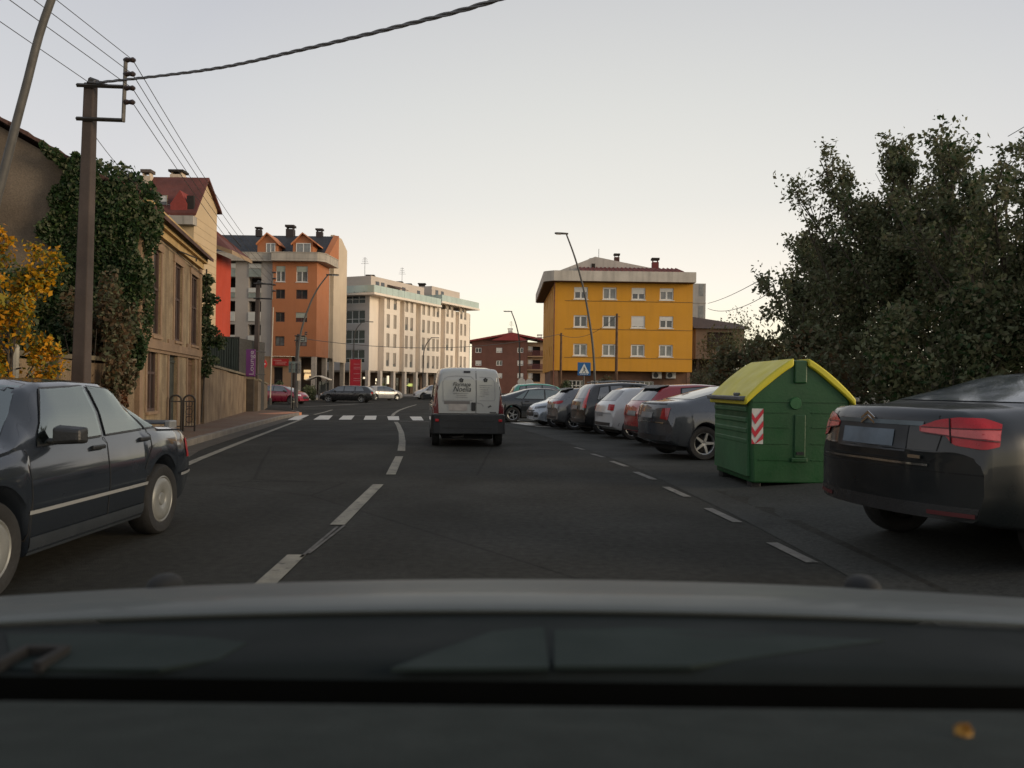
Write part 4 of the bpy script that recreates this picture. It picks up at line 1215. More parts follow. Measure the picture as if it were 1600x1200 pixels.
def corner_climber():
    root = empty('climbing_plant', (C2.x, C2.y, HZ), 0, 'dark creeper clinging to the far corner of the old stone house', 'climbing plant')
    P = np.concatenate([blob(260, (.12 + .1 * math.sin(i * 2.1), .25, 1.6 + i * .32), (.22 + .12 * (i % 3 == 1), .25, .2), .1) for i in range(10)] + [blob(350, (.45, .3, 2.55), (.3, .3, .28), .1)])
    leaves('foliage', P, .12, [lf_dark, lf_ivy], root)
    mb = MB(); mb.tube([(.05, .1, 0), (.1, .2, 1.5), (.12, .2, 4.8)], .025, 5); mb.build('stem', bark, root)
corner_climber()

# garden wall before the house
def rough_wall(name, label, a, b, h, w, m, cat='wall', hb=None):
    a, b = Vector(a), Vector(b)
    t = (b - a); L = t.length
    root = empty(name, (a.x, a.y, G(a.x, a.y) + .1), math.atan2(t.y, t.x), label, cat)
    mb = MB(); n = max(2, int(L / .9)); hb = hb if hb is not None else h
    vs, fs = [], []
    for i in range(n + 1):
        f = i / n; x = L * f; hh = h + (hb - h) * f + random.uniform(-.03, .03); o = random.uniform(-.02, .02)
        vs += [(x, -w / 2 + o, -.5), (x, -w / 2 + o * .5, hh), (x, w / 2, hh), (x, w / 2, -.5)]
    for i in range(n):
        k = 4 * i
        fs += [(k, k + 4, k + 5, k + 1), (k + 1, k + 5, k + 6, k + 2), (k + 2, k + 6, k + 7, k + 3)]
    fs += [(0, 1, 2, 3), (4 * n + 3, 4 * n + 2, 4 * n + 1, 4 * n)]
    mb.add(vs, fs); mb.build('masonry', m, root)
    mb = MB(); f = math.atan2(hb - h, L)
    for i in range(n):
        x0, x1 = L * i / n, L * (i + 1) / n
        z0 = h + (hb - h) * (i + .5) / n
        mb.box(x0 + .01, x1 - .01, -w / 2 - .05, w / 2 + .05, z0 + .035, z0 + .12)
    mb.build('coping', mat('mossy_coping', (.14, .115, .075), .9, var=.3, scale=3), root)
    return root
old_wall = mat('old_rubble_wall', (.165, .108, .062), .95, var=.32, scale=1.3, streak=.5, fine=.3, bump=.9, bscale=5, col2=(.24, .175, .105))
rough_wall('garden_wall', 'rough old garden wall in front of the ivy-covered end of the stone house', (-8.25, 2), (-8.3, 17.2), 1.62, .35, old_wall)
wa, wb = gp(315, 667), gp(384, 646)
rough_wall('street_wall', 'long rough stone wall running on from the old house to a dark gatepost', (-9.9, 25.2), (wb.x - .1, wb.y), 1.85, .4, old_wall, hb=1.62)
gp2 = gp(391, 647)
r = empty('gatepost', (gp2.x, gp2.y, gp2.z), .2, 'dark square gatepost between the two stretches of street wall', 'gatepost')
mb = MB(); mb.box(-.16, .16, -.16, .16, -.2, 1.72); mb.build('shaft', mat('dark_gatepost', (.045, .035, .026), .9, var=.3), r); mb = MB(); mb.box(-.2, .2, -.2, .2, 1.722, 1.82); mb.build('capstone', MATS['mossy_coping'], r)
e = gp(413, 637)
rough_wall('street_wall', 'short lower street wall beyond the dark gatepost', (gp2.x + .1, gp2.y + .3), (e.x, e.y), 1.55, .35, mat('darker_rubble_wall', (.11, .082, .055), .95, var=.3, scale=1.3, bump=.8, bscale=5, fine=.3), hb=1.3)  # darker masonry colour for the short stretch

# dark green hoarding behind the wall
def hoarding():
    d = 39.0
    a = at(316, 560, d); b = at(372.5, 560, d)
    root = empty('hoarding', (a.x, d, G(a.x, d)), 0, 'dark green sheet-metal hoarding above the street wall', 'fence')
    W = b.x - a.x; h = at(340, 528, d).z - G(a.x, d); n = 5
    gm = mat('dark_green_sheet', (.026, .036, .026), .5, var=.35, scale=1.0, streak=.3)
    for i in range(n):
        mb = MB(); u0, u1 = W * i / n, W * (i + 1) / n - .03
        k = 6
        for j in range(k):
            x0, x1 = u0 + (u1 - u0) * j / k, u0 + (u1 - u0) * (j + 1) / k
            mb.box(x0, x1, -.04 * (j % 2), .02 - .04 * (j % 2), 0, h)
        mb.box(u0, u1 + .03, .021, .03, 0, h)
        mb.build('panel', gm, root)
    mb = MB(); mb.box(W, W + .04, 0, 4, 0, h); mb.box(-.02, W + .05, -.08, .04, h + .003, h + .07); mb.build('rail', darksteel, root)
hoarding()

# ---------------------------------------------------------------- plants on the left
tree('autumn_tree', 'slim young tree turning golden yellow in front of the garden wall', (-7.75, 12.3, .1), 3.45, .62, 12, 5, 4, 34, .08, [lf_yel, lf_yg, lf_mid], [.46, .36, .18], low=.16, upright=1.1, skel_r=.045, cone=.3)
shrub('evergreen_shrub', 'dark green shrub behind the golden young tree', (-9.6, 14.2), (1.15, 1.1, 1.95), 9000, .11, [lf_dark, lf_ivy, lf_mid], [.5, .25, .25])
shrub('evergreen_shrub', 'low green shrub under the golden young tree, by the garden wall', (-8.1, 11.2), (.8, .7, .95), 4200, .10, [lf_ivy, lf_yg, lf_mid], [.4, .3, .3])
shrub('brown_shrub', 'brownish withering shrub behind the utility pole', (-8.35, 15.8), (.85, .75, 1.75), 9000, .10, [lf_brown, lf_olive, lf_dark], [.45, .35, .2])
shrub('rusty_shrub', 'small rust-red shrub between the utility pole and the ivy', (-8.15, 16.3), (.35, .35, 1.2), 1400, .10, [lf_rust, lf_brown], [.6, .4])
shrub('laurel_shrub', 'dark glossy shrub at the foot of the ivy beside the old house corner', (-8.75, 16.7), (.6, .4, 1.5), 3600, .12, [lf_ivy, lf_dark], [.6, .4])
r = empty('tree_stake', (-7.72, 12.4, .12), 0, 'pale wooden stake beside the golden young tree', 'stake')
mb = MB(); mb.tube([(0, 0, 0), (0.02, 0, 1.75)], .055, 8); mb.tube([(.02, 0, 1.75), (.02, 0, 1.80)], [.055, .02], 8); mb.build('post', mat('grey_wood', (.30, .29, .25), .8, var=.2, scale=5), r); mb = MB(); mb.tube([(0, 0, 1.4), (.17, -.1, 1.42)], .012, 4); mb.build('tie', rubber, r)

# ---------------------------------------------------------------- utility poles and wires
wood = mat('pole_concrete', (.062, .047, .040), .9, var=.25, scale=2, streak=.5, fine=.2)
def utility_pole(label, base, top, arm, h_arm, thick, ins=4):
    root = empty('utility_pole', base, 0, label, 'utility pole', 'utility poles along the left pavement')
    h = top.z - base.z
    mb = MB(); w0, w1 = thick * .62, thick * .42
    tx, ty = top.x - base.x, top.y - base.y
    vs = [(-w0, -w0, -.1), (w0, -w0, -.1), (w0, w0, -.1), (-w0, w0, -.1)] + [(tx + a * w1, ty + b * w1, h) for a, b in ((-1, -1), (1, -1), (1, 1), (-1, 1))]
    mb.add(vs, [(0, 1, 5, 4), (1, 2, 6, 5), (2, 3, 7, 6), (3, 0, 4, 7), (4, 5, 6, 7)]); mb.build('pole', wood, root, bevel=.02)
    mb = MB(); tp = Vector((tx, ty, h)); q = thick * .22
    a0 = tp + Vector((-thick, -thick * .5, -.12 * h_arm * 2)); ax = arm
    zt, zb = h - .10 * h_arm, h - .98 * h_arm
    for z in (zt, zb): mb.tube([Vector((tx - thick * .9, ty - thick * .55, z)), Vector((tx + ax, ty - thick * .55, z - .02))], q * .8, 4)
    mb.tube([Vector((tx + ax, ty - thick * .55, zb - .05)), Vector((tx + ax + .03, ty - thick * .55, h + .62 * h_arm))], q * .8, 4)
    mb.tube([Vector((tx, ty - thick * .55, h - .02)), Vector((tx + ax * .55, ty - thick * .55, zt))], q * .6, 4)
    mb.build('bracket', darksteel, root)
    P = []
    for i in range(ins):
        z = h + .58 * h_arm - i * .37 * h_arm
        p = Vector((tx + ax + .05, ty - thick * .55, z))
        mb = MB(); mb.tube([p - Vector((.06, 0, 0)), p, p + Vector((.05, 0, 0)), p + Vector((.11, 0, 0)), p + Vector((.15, 0, 0))], [.02, .05, .035, .05, .02], 8)
        mb.build('insulator', mat('dark_porcelain', (.03, .02, .018), .3), root)
        P.append(Vector(base) + p + Vector((.1, 0, 0)))
    mb = MB(); mb.tube([tp + Vector((-.0, 0, .0)), tp + Vector((0, 0, .06)), tp + Vector((.16, -.05, .02))], [thick * .35, .06, .03], 6); mb.build('pole_cap', darksteel, root)
    return P, Vector(base) + tp
b1 = gx(124, 14.0); b1.z = .1
t1 = at(142, 131, 14.0)
P1, T1 = utility_pole('near grey concrete utility pole with a steel bracket, in front of the ivy', b1, t1, .63, .66, .205)
b2 = gx(399, 41.0); t2 = at(403.5, 441, 41)
P2, T2 = utility_pole('second utility pole with a bracket, before the grey and orange block', b2, t2, .75, .85, .22)
b3 = gx(462, 60.0); t3 = at(465.5, 524, 60)
P3, T3 = utility_pole('small far utility pole by the square signs, before the orange block', b3, t3, .55, .4, .24, 2)

def wire(label, a, b, sag, r=.008, group='overhead wires', name='overhead_wire', n=14):
    mb = MB(); pts = []
    for i in range(n + 1):
        f = i / n
        p = Vector(a).lerp(Vector(b), f); p.z -= sag * 4 * f * (1 - f)
        pts.append(p)
    mb.tube(pts, r, 4)
    return tag(mb.build(name, wire_m), label, 'wire', group)
ords = ('top', 'second', 'third', 'lowest')
for i in range(4):
    a = P1[i] if i < 3 else T1
    e = Vector((-8.3, -26, a.z + .35))
    wire('%s of the four thin wires running left from the near utility pole' % ords[i], a, e, .12, .0075)
    wire('%s of the four thin wires running from the near pole towards the second pole' % ords[i], P1[i], P2[i], .35, .008)
wire('thin slack wire hanging down behind the near utility pole', T1 - Vector((0, 0, .8)), Vector((C1.x - .6, C1.y + 3, 5.9)), .25, .007)
wire('wire strung across the street before the white arcade block', T3 + Vector((.1, 0, -.2)), at(876, 522, 75), 1.0, .022)
wire('wire from the thin pole across the yellow facade', at(876, 523, 75), at(963, 494, 62), .8, .016)
wire('wire from the yellow block to the trees, upper of the two', at(1106, 474, 70), at(1190, 436, 40), .15, .02)
wire('wire from the yellow block to the trees, lower of the two', at(1106, 482, 70), at(1200, 459, 40), .5, .02)
wire('short thin wire at the top right above the tallest shoots', at(1575, 213, 16), at(1640, 175, 14), .0, .008)
# twisted bundle crossing the street overhead
def bundle():
    root = empty('twisted_cable', T1, 0, 'thick twisted cable sweeping from the near utility pole up across the sky', 'cable')
    ctrl = [T1 + Vector((.1, -.1, .0)), at(172, 127, 13.7), at(330, 108, 12), at(470, 78, 10.3), at(620, 42, 8.8), at(775, 0, 7.4), at(980, -75, 6.0), at(1250, -200, 5.0)]
    # smooth the run
    Q = []
    m = 20
    for i in range(len(ctrl) - 1):
        p0, p1, p2, p3 = ctrl[max(i - 1, 0)], ctrl[i], ctrl[i + 1], ctrl[min(i + 2, len(ctrl) - 1)]
        for k in range(m):
            f = k / m
            Q.append(.5 * ((2 * p1) + (p2 - p0) * f + (2 * p0 - 5 * p1 + 4 * p2 - p3) * f * f + (3 * p1 - p0 - 3 * p2 + p3) * f ** 3))
    Q = [q - T1 for q in Q]
    for s in range(3):
        pts, L = [], 0
        for i, q in enumerate(Q):
            if i: L += (q - Q[i - 1]).length
            ph = L * 2 * math.pi / .95 + s * 2.094
            tt = (Q[min(i + 1, len(Q) - 1)] - Q[max(i - 1, 0)]).normalized()
            a = Vector((0, 0, 1)); a = (a - tt * a.dot(tt)).normalized(); bb = tt.cross(a)
            pts.append(q + (a * math.cos(ph) + bb * math.sin(ph)) * .014)
        mb = MB(); mb.tube(pts, .0115, 6); mb.build('strand', mat('cable_grey', (.13, .13, .135), .6), root)
bundle()

# ---------------------------------------------------------------- street lamps
def lamp(label, pts, r0, r1, head_dir, head_len):
    base = pts[0]
    root = empty('street_lamp', base, 0, label, 'street lamp', 'curved street lamps')
    Q = []
    for i in range(len(pts) - 1):
        p0, p1, p2, p3 = pts[max(i - 1, 0)], pts[i], pts[i + 1], pts[min(i + 2, len(pts) - 1)]
        for k in range(6):
            f = k / 6
            Q.append(.5 * ((2 * p1) + (p2 - p0) * f + (2 * p0 - 5 * p1 + 4 * p2 - p3) * f * f + (3 * p1 - p0 - 3 * p2 + p3) * f ** 3))
    Q.append(pts[-1]); Q = [q - base for q in Q]
    mb = MB(); mb.tube(Q, [r0 + (r1 - r0) * i / (len(Q) - 1) for i in range(len(Q))], 10); mb.build('pole', steel, root, smooth=50)
    mb = MB(); mb.tube([(0, 0, -.1), (0, 0, 1.1), (0, 0, 1.15)], [r0 * 1.55, r0 * 1.5, r0], 10); mb.build('base_sleeve', darksteel, root, smooth=50)
    e = Q[-1]; hd = Vector(head_dir).normalized()
    M = Matrix.Translation(e) @ Matrix.Rotation(math.atan2(hd.y, hd.x), 4, 'Z')
    mb = MB(); mb.prism([(-.1, -.05), (.25, -.11), (head_len, -.10), (head_len + .06, 0), (head_len, .10), (.25, .11), (-.1, .05)], -.01, .075, M=M); h = mb.build('lamp_head', darksteel, root, bevel=.015)
    mb = MB(); mb.box(.3, head_len - .03, -.085, .085, -.03, -.012, 0, M); mb.build('lamp_glass', lamp_white, h)
    return root
d = 45.0
lamp('tall curved street lamp leaning left in front of the yellow block', [gx(931, d), at(929, 585, d), at(925, 530, d), at(914, 462, d), at(900, 408, d), at(885, 366, d)], .075, .042, (-1, -.15, 0), .62)
d = 92.0
lamp('far curved street lamp against the sky above the brown brick roof', [gx(812, d), at(812, 560, d), at(811, 530, d), at(806, 506, d), at(799, 487, d)], .10, .055, (-1, -.1, 0), .85)
d = 54.0
lamp('curved street lamp leaning right before the orange block', [gx(462.5, d), at(465.5, 560, d), at(471, 516, d), at(484, 476, d), at(497, 450, d), at(512, 430, d)], .085, .045, (1, .1, 0), .70)
d = 98.0
lamp('slim street lamp behind the tall red banner', [gx(550, d), at(552, 565, d), at(553.5, 530, d), at(557, 514, d), at(566, 503, d)], .085, .05, (1, .1, 0), 1.3)
d = 108.0
lamp('slim street lamp before the arcade columns, left of the white van', [gx(660, d), at(661, 580, d), at(662, 552, d), at(666, 538, d), at(674, 528, d)], .09, .05, (1, .1, 0), 1.0)
d = 11.0
lamp('dark lamp pole leaning in at the top left corner of the view', [Vector((-7.75, d, .1)), Vector((-7.6, d, 1.8)), at(0, 292, d), at(38, 145, d), at(80, 0, d), Vector((-5.55, d, 8.6)), Vector((-5.0, d, 9.6))], .062, .045, (1, -.1, 0), .6)
d = 58.0
b = gx(422, d)
r = empty('flagpole', b, 0, 'thin white pole between the no-entry sign and the red shop sign', 'pole')
mb = MB(); mb.tube([(0, 0, 0), (at(427, 480, d).x - b.x, 0, at(427, 480, d).z - b.z)], [.05, .04], 8); mb.build('shaft', mat('white_pole', (.40, .35, .28), .6), r); mb = MB(); mb.tube([(0, 0, 0), (0, 0, .5)], .13, 8); mb.build('base', darksteel, r)
for px, yt, d, lab in ((964, 490, 62, 'wooden post standing before the yellow block, right of the street lamp'), (877, 520, 75, 'thin dark post before the left part of the yellow block')):
    b = gx(px - 1.5, d); t = at(px, yt, d)
    r = empty('wooden_post', b, 0, lab, 'post', 'wooden posts before the yellow block')
    mb = MB(); mb.tube([(0, 0, 0), t - b], [.13, .09], 8); mb.build('shaft', mat('brown_post', (.10, .055, .03), .9, var=.3, scale=3), r, smooth=50); mb = MB(); k = t - b; mb.tube([k + Vector((-.2, 0, -.25)), k + Vector((.25, 0, -.25))], .03, 5); mb.build('crossarm', darksteel, r)

# ---------------------------------------------------------------- signs and street furniture
def crossing_sign():
    d = 38.0
    c = at(912, 576.5, d); b = gx(912, d)
    r = empty('crossing_sign', b, 0, 'square blue sign with a white triangle and a walking figure, before the yellow block', 'road sign')
    z = c.z - b.z; s = .31
    mb = MB(); mb.tube([(0, .03, 0), (0, .03, z + .25)], .035, 8); mb.build('post', steel, r)
    mb = MB(); mb.box(-s, s, -.02, 0, z - s, z + s); p = mb.build('board', mat('sign_blue', (.012, .10, .27), .4, var=.08), r, bevel=.006)
    mb = MB(); mb.prism([(-s * .78, z - s * .66), (s * .78, z - s * .66), (0, z + s * .82)], -.027, -.022, 'y'); mb.build('triangle', mat('sign_white', (.62, .64, .60), .4, var=.05), p)
    mb = MB(); q = s * .5; y0, y1 = -.034, -.029
    mb.prism([(q * .16 * math.cos(a), z + q * .55 + q * .16 * math.sin(a)) for a in [k * math.pi / 4 for k in range(8)]], y0, y1, 'y')
    mb.prism([(-q * .14, z + q * .34), (q * .16, z + q * .34), (q * .14, z - q * .3), (-q * .1, z - q * .3)], y0, y1, 'y')
    mb.prism([(-q * .1, z - q * .28), (q * .06, z - q * .28), (-q * .45, z - q * 1.15), (-q * .62, z - q * 1.08)], y0, y1, 'y')
    mb.prism([(-q * .02, z - q * .28), (q * .14, z - q * .28), (q * .62, z - q * 1.1), (q * .46, z - q * 1.18)], y0, y1, 'y')
    mb.prism([(q * .1, z + q * .3), (q * .5, z - q * .1), (q * .42, z - q * .2), (q * .05, z + q * .12)], y0, y1, 'y')
    mb.build('walking_figure', black_p, p)
    mb = MB()
    for k in range(4): mb.box(-s * .6 + k * s * .32, -s * .6 + k * s * .32 + s * .2, -.027, -.022, z - s * .86, z - s * .76)
    mb.build('stripe_mark', MATS['sign_white'], p)
crossing_sign()
def no_entry():
    d = 50.0
    c = at(410, 568.5, d); b = gx(409, d)
    r = empty('no_entry_sign', b, 0, 'round red no-entry sign on a thin post above the short street wall', 'road sign')
    z = c.z - b.z
    mb = MB(); mb.tube([(0, .03, 0), (0, .03, z)], .035, 8); mb.build('post', MATS['white_pole'], r)
    M = Matrix.Translation((0, 0, z)) @ Matrix.Rotation(R(90), 4, 'X')
    mb = MB(); mb.lathe([(0, .02), (.31, .02), (.31, 0), (0, 0)], 28, M=M); p = mb.build('disc', mat('no_entry_red', (.50, .018, .018), .4, var=.06), r)
    mb = MB(); mb.box(-.20, .20, -.028, -.021, z - .05, z + .05); mb.build('bar', MATS['sign_white'], p)
no_entry()
def square_sign(px, py, d, w, h, lab, m, bar):
    c = at(px, py, d); b = gx(px, d)
    r = empty('sign_back', b, 0, lab, 'road sign', 'road signs seen from behind')
    z = c.z - b.z
    mb = MB(); mb.box(-w / 2, w / 2, -.02, .0, z - h / 2, z + h / 2); p = mb.build('board', m, r)
    mb = MB(); mb.box(-w / 2 + .05, w / 2 - .05, -.045, -.022, z + h * .2, z + h * .26); mb.box(-w / 2 + .05, w / 2 - .05, -.045, -.022, z - h * .26, z - h * .2); mb.build('rail', steel, p)
    mb = MB(); mb.tube([(0, .0 - .06, 0), (0, -.06, z + h * .4)], .04, 8); mb.build('post', steel, r)
    if bar:
        mb = MB(); mb.box(-.02, .2, -.11, -.103, z - h / 2 - .52, z - h / 2 - .08); mb.build('pale_plate', mat('pale_plate', (.62, .50, .36), .5), r)
square_sign(455.5, 573.5, 52, .42, .72, 'greenish square sign seen from behind, the left one of a touching pair', mat('sign_back_green', (.12, .15, .135), .6, var=.1), False)
square_sign(465, 573.5, 52.2, .36, .72, 'grey square sign seen from behind, with a pale plate under it', mat('sign_back_grey', (.16, .155, .145), .6, var=.1), True)
def round_back(px, py, d, lab):
    c = at(px, py, d); b = gx(px, d); r = empty('round_sign', b, 0, lab, 'road sign', 'round road signs seen from behind')
    z = c.z - b.z
    mb = MB(); mb.tube([(0, .03, 0), (0, .03, z + .1)], .03, 8); mb.build('post', steel, r)
    mb = MB(); mb.lathe([(0, .015), (.31, .015), (.31, 0), (0, 0)], 24, M=Matrix.Translation((0, 0, z)) @ Matrix.Rotation(R(90), 4, 'X')); mb.build('disc', mat('pale_sign_back', (.38, .37, .34), .5, var=.08), r)
round_back(814.5, 597, 62, 'left pale round sign above the teal car')
round_back(827, 598, 63, 'right pale round sign above the teal car')
def purple_sign():
    d = 38.5
    a, c = at(384.5, 588, d), at(399, 546, d)
    r = empty('banner_sign', (a.x, d, G(a.x, d)), 0, 'upright purple sign with white lettering running upwards, on the second utility pole', 'shop sign')
    W = c.x - a.x; z0, z1 = a.z - G(a.x, d), c.z - G(a.x, d)
    mb = MB(); mb.box(0, W, -.06, .06, z0, z1); p = mb.build('board', mat('sign_purple', (.105, .018, .11), .5, var=.1), r, bevel=.01)
    me = text_mesh('Lounge', .36, mat('sign_pale_lilac', (.36, .31, .34), .6))
    xs = [v.co.x for v in me.vertices]; w = max(xs) - min(xs); sc = (z1 - z0) * .88 / w
    link('lettering', me, p, Matrix.Translation((W * .66, -.066, (z0 + z1) / 2)) @ Matrix.Rotation(R(90), 4, 'X') @ Matrix.Rotation(R(90), 4, 'Z') @ Matrix.Diagonal((sc, sc * .78, 1, 1)))
    mb = MB(); mb.tube([(W, 0, z1 - .1), (W + .3, 0.6, z1 - .1)], .025, 5); mb.tube([(W, 0, z0 + .1), (W + .3, .6, z0 + .1)], .025, 5); mb.build('bracket', darksteel, r)
purple_sign()
def red_banner():
    d = 96.0
    a, c = at(546, 603, d), at(564.5, 561.5, d)
    r = empty('red_banner', (a.x, d, GZ + .1), 0, 'tall red upright banner behind the black estate car', 'banner')
    W = c.x - a.x; z0, z1 = a.z - GZ - .1, c.z - GZ - .1
    mb = MB(); mb.box(.05, W - .05, -.04, .04, z0, z1); p = mb.build('board', mat('banner_red', (.50, .008, .022), .5, var=.08), r)
    mb = MB(); mb.box(-.04, .05, -.06, .06, 0, z1); mb.box(W - .05, W + .04, -.06, .06, 0, z1); mb.build('post', mat('banner_post', (.58, .42, .26), .5), r)
    for i, y in enumerate((.18, .30, .36, .54, .72, .80)):
        z = z1 - (z1 - z0) * y
        n = 7 if i % 2 else 5
        mb = MB()
        for k in range(n):
            u = W * (.36 + .56 * k / n); mb.box(u, u + W * .36 / n, -.052, -.042, z - .035, z + .035)
        mb.build('lettering', mat('banner_pale', (.60, .30, .30), .5), p)
red_banner()
def shelter():
    d = 74.0
    c = at(498, 590, d); b = gx(498, d); b.z = -.12
    r = empty('bus_shelter', b, 0, 'bus shelter with a thin pitched roof left of the black estate car', 'bus shelter')
    W = 1.05; z = c.z - b.z
    mb = MB(); mb.prism([(-W, z - .28), (-.15, z + .08), (.15, z + .10), (W, z - .22), (W, z - .14), (.15, z + .18), (-.15, z + .17), (-W, z - .20)], -.7, .7, 'y'); mb.build('roof', mat('shelter_white', (.50, .45, .38), .6), r)
    for x in (-.16, .8):
        for y in (-.55, .6):
            mb = MB(); mb.box(x - .035, x + .035, y - .035, y + .035, -.1, z - .1); mb.build('post', steel, r)
    mb = MB(); mb.box(-.14, .78, .58, .60, .4, z - .35); mb.build('back_panel', pane_d, r)
    mb = MB(); mb.box(-.1, .75, .2, .5, .44, .5); mb.box(.0, .06, .25, .45, -.1, .44); mb.box(.6, .66, .25, .45, -.1, .44); mb.build('bench', wood, r)
shelter()
def hoops():
    c = Vector((ray(285, 640).x * 20.6, 20.6, .09))
    r = empty('hoop_barrier', (c.x, c.y, c.z), R(30), 'pair of dark arched iron hoops on the pavement before the old house doors', 'barrier')
    hb = .92
    d = c.y
    w = 19.0 * d / F_PX
    for s in (-1, 1):
        x = s * w * .52; q = w * .44
        pts = [(x - q, 0, -.02), (x - q, 0, hb - q)] + [(x - q * math.cos(a), 0, hb - q + q * math.sin(a)) for a in [k * math.pi / 8 for k in range(1, 8)]] + [(x + q, 0, hb - q), (x + q, 0, -.02)]
        mb = MB(); mb.tube(pts, .024, 8); h = mb.build('hoop', mat('iron_brown', (.022, .016, .013), .6, var=.2), r, smooth=50)
        mb = MB(); mb.tube([(x - q, 0, hb - q * 1.15), (x + q, 0, hb - q * 1.15)], .016, 6); mb.tube([(x - q, 0, .12), (x + q, 0, .12)], .016, 6)
        if s > 0:
            for k in range(3): mb.tube([(x - q * .5 + q * .5 * k, 0, .12), (x - q * .5 + q * .5 * k, 0, hb - q * 1.15)], .010, 5)
            for k in range(3):
                zc = .3 + .2 * k
                mb.tube([(x + .08 * math.cos(a), 0, zc + .08 * math.sin(a)) for a in [j * math.pi / 6 for j in range(13)]], .010, 5)
        mb.build('rail', MATS['iron_brown'], h)
hoops()
b = gp(458, 640)
r = empty('bollard', b, 0, 'short dark bollard at the pavement corner by the crossing', 'bollard')
mb = MB(); mb.lathe([(.07, -.05), (.07, .55), (.085, .58), (.085, .64), (.05, .70), (0, .71)], 14); mb.build('shaft', darksteel, r, smooth=40); mb = MB(); mb.lathe([(.073, .44), (.075, .45), (.075, .51), (.073, .52)], 14); mb.build('band', paint_line, r)

# ---------------------------------------------------------------- hedges and trees
def hedge(label, px0, px1, y0, y1, d, n, ls, mats, probs, depth=1.0, name='hedge'):
    a, b = at(px0, y1, d), at(px1, y0, d)
    z0 = G(a.x, d)
    r = empty(name, ((a.x + b.x) / 2, d, z0), 0, label, 'hedge')
    h = b.z - z0; w = (b.x - a.x) / 2
    P = clumped(n, (0, 0, h / 2), (w, depth, h / 2), 24, .42)
    leaves('foliage', P, ls, mats, r, probs=probs)
    return r
hedge('dark clipped hedge behind the red car', 421, 452, 597, 627, 66, 2600, .16, [lf_dark, lf_ivy], [.6, .4])
hedge('low dark hedge between the lamp and the bus shelter', 474, 494, 602, 622, 70, 1600, .16, [lf_dark, lf_mid], [.7, .3])
hedge('rounded dark hedge under the yellow block, left of the crossing sign', 872, 908, 594, 622, 68, 2600, .15, [lf_dark, lf_ivy], [.7, .3])
hedge('brownish hedge under the yellow block, right of the street lamp', 932, 962, 589, 620, 66, 2400, .15, [lf_brown, lf_dark], [.5, .5])
hedge('dark bushes below the stilted concrete house', 1078, 1165, 566, 615, 60, 5200, .16, [lf_olive, lf_dark, lf_brown], [.45, .35, .2], 1.4)
hedge('dark bushes rising behind the concrete house roof', 1098, 1190, 489, 600, 84, 4200, .26, [lf_dark, lf_olive], [.7, .3], 2.0, name='bushes')
G1 = 'trees beyond the parking strip'
def gx3(px, d): p = gx(px, d); p.z = G(p.x, p.y) + .1; return p
tree('broadleaf_tree', 'slender dark tree at the left edge of the right-hand trees, nearest the concrete house', gx3(1280, 25), 6.0, 1.85, 13, 7, 4, 26, .15, [lf_dark, lf_olive, lf_mid], [.62, .28, .1], G1, fill=7000, upright=.7, low=.06)
tree('broadleaf_tree', 'tall loose-crowned tree behind the green container', gx3(1375, 20), 7.2, 2.4, 17, 8, 4, 32, .11, [lf_dark, lf_olive, lf_mid], [.66, .24, .1], G1, fill=20000, upright=.75, low=.06, fs=.86)
tree('broadleaf_tree', 'broad dark tree between the tall loose one and the right edge', gx3(1475, 18.5), 6.7, 2.5, 17, 8, 4, 30, .105, [lf_dark, lf_olive, lf_ivy], [.70, .15, .15], G1, fill=19000, upright=.9, low=.05, fs=.8)
tree('broadleaf_tree', 'tree with upright feathery shoots at the right edge of the picture', gx3(1585, 15.5), 6.3, 2.1, 18, 8, 4, 30, .095, [lf_dark, lf_olive, lf_ivy], [.66, .19, .15], G1, fill=15000, upright=1.6, low=.05)
shrub('undergrowth_shrub', 'dense dark undergrowth behind the green container', (6.6, 17.2), (1.5, 1.1, 1.35), 7500, .12, [lf_dark, lf_olive, lf_brown], [.6, .25, .15], group='undergrowth below the right-hand trees')
shrub('undergrowth_shrub', 'dense dark undergrowth behind the boot of the dark saloon at the right', (8.0, 14.6), (1.9, 1.0, 1.65), 13000, .11, [lf_dark, lf_olive, lf_ivy], [.6, .2, .2], group='undergrowth below the right-hand trees')
shrub('undergrowth_shrub', 'dense dark undergrowth at the right edge above the dark saloon roof', (10.2, 13.6), (1.7, 1.0, 1.8), 12000, .11, [lf_dark, lf_brown, lf_ivy], [.6, .2, .2], group='undergrowth below the right-hand trees')
shrub('undergrowth_shrub', 'olive bush between the green container and the concrete house', (7.0, 23), (1.4, 1.1, 1.5), 6000, .14, [lf_olive, lf_dark, lf_brown], [.45, .4, .15], group='undergrowth below the right-hand trees')
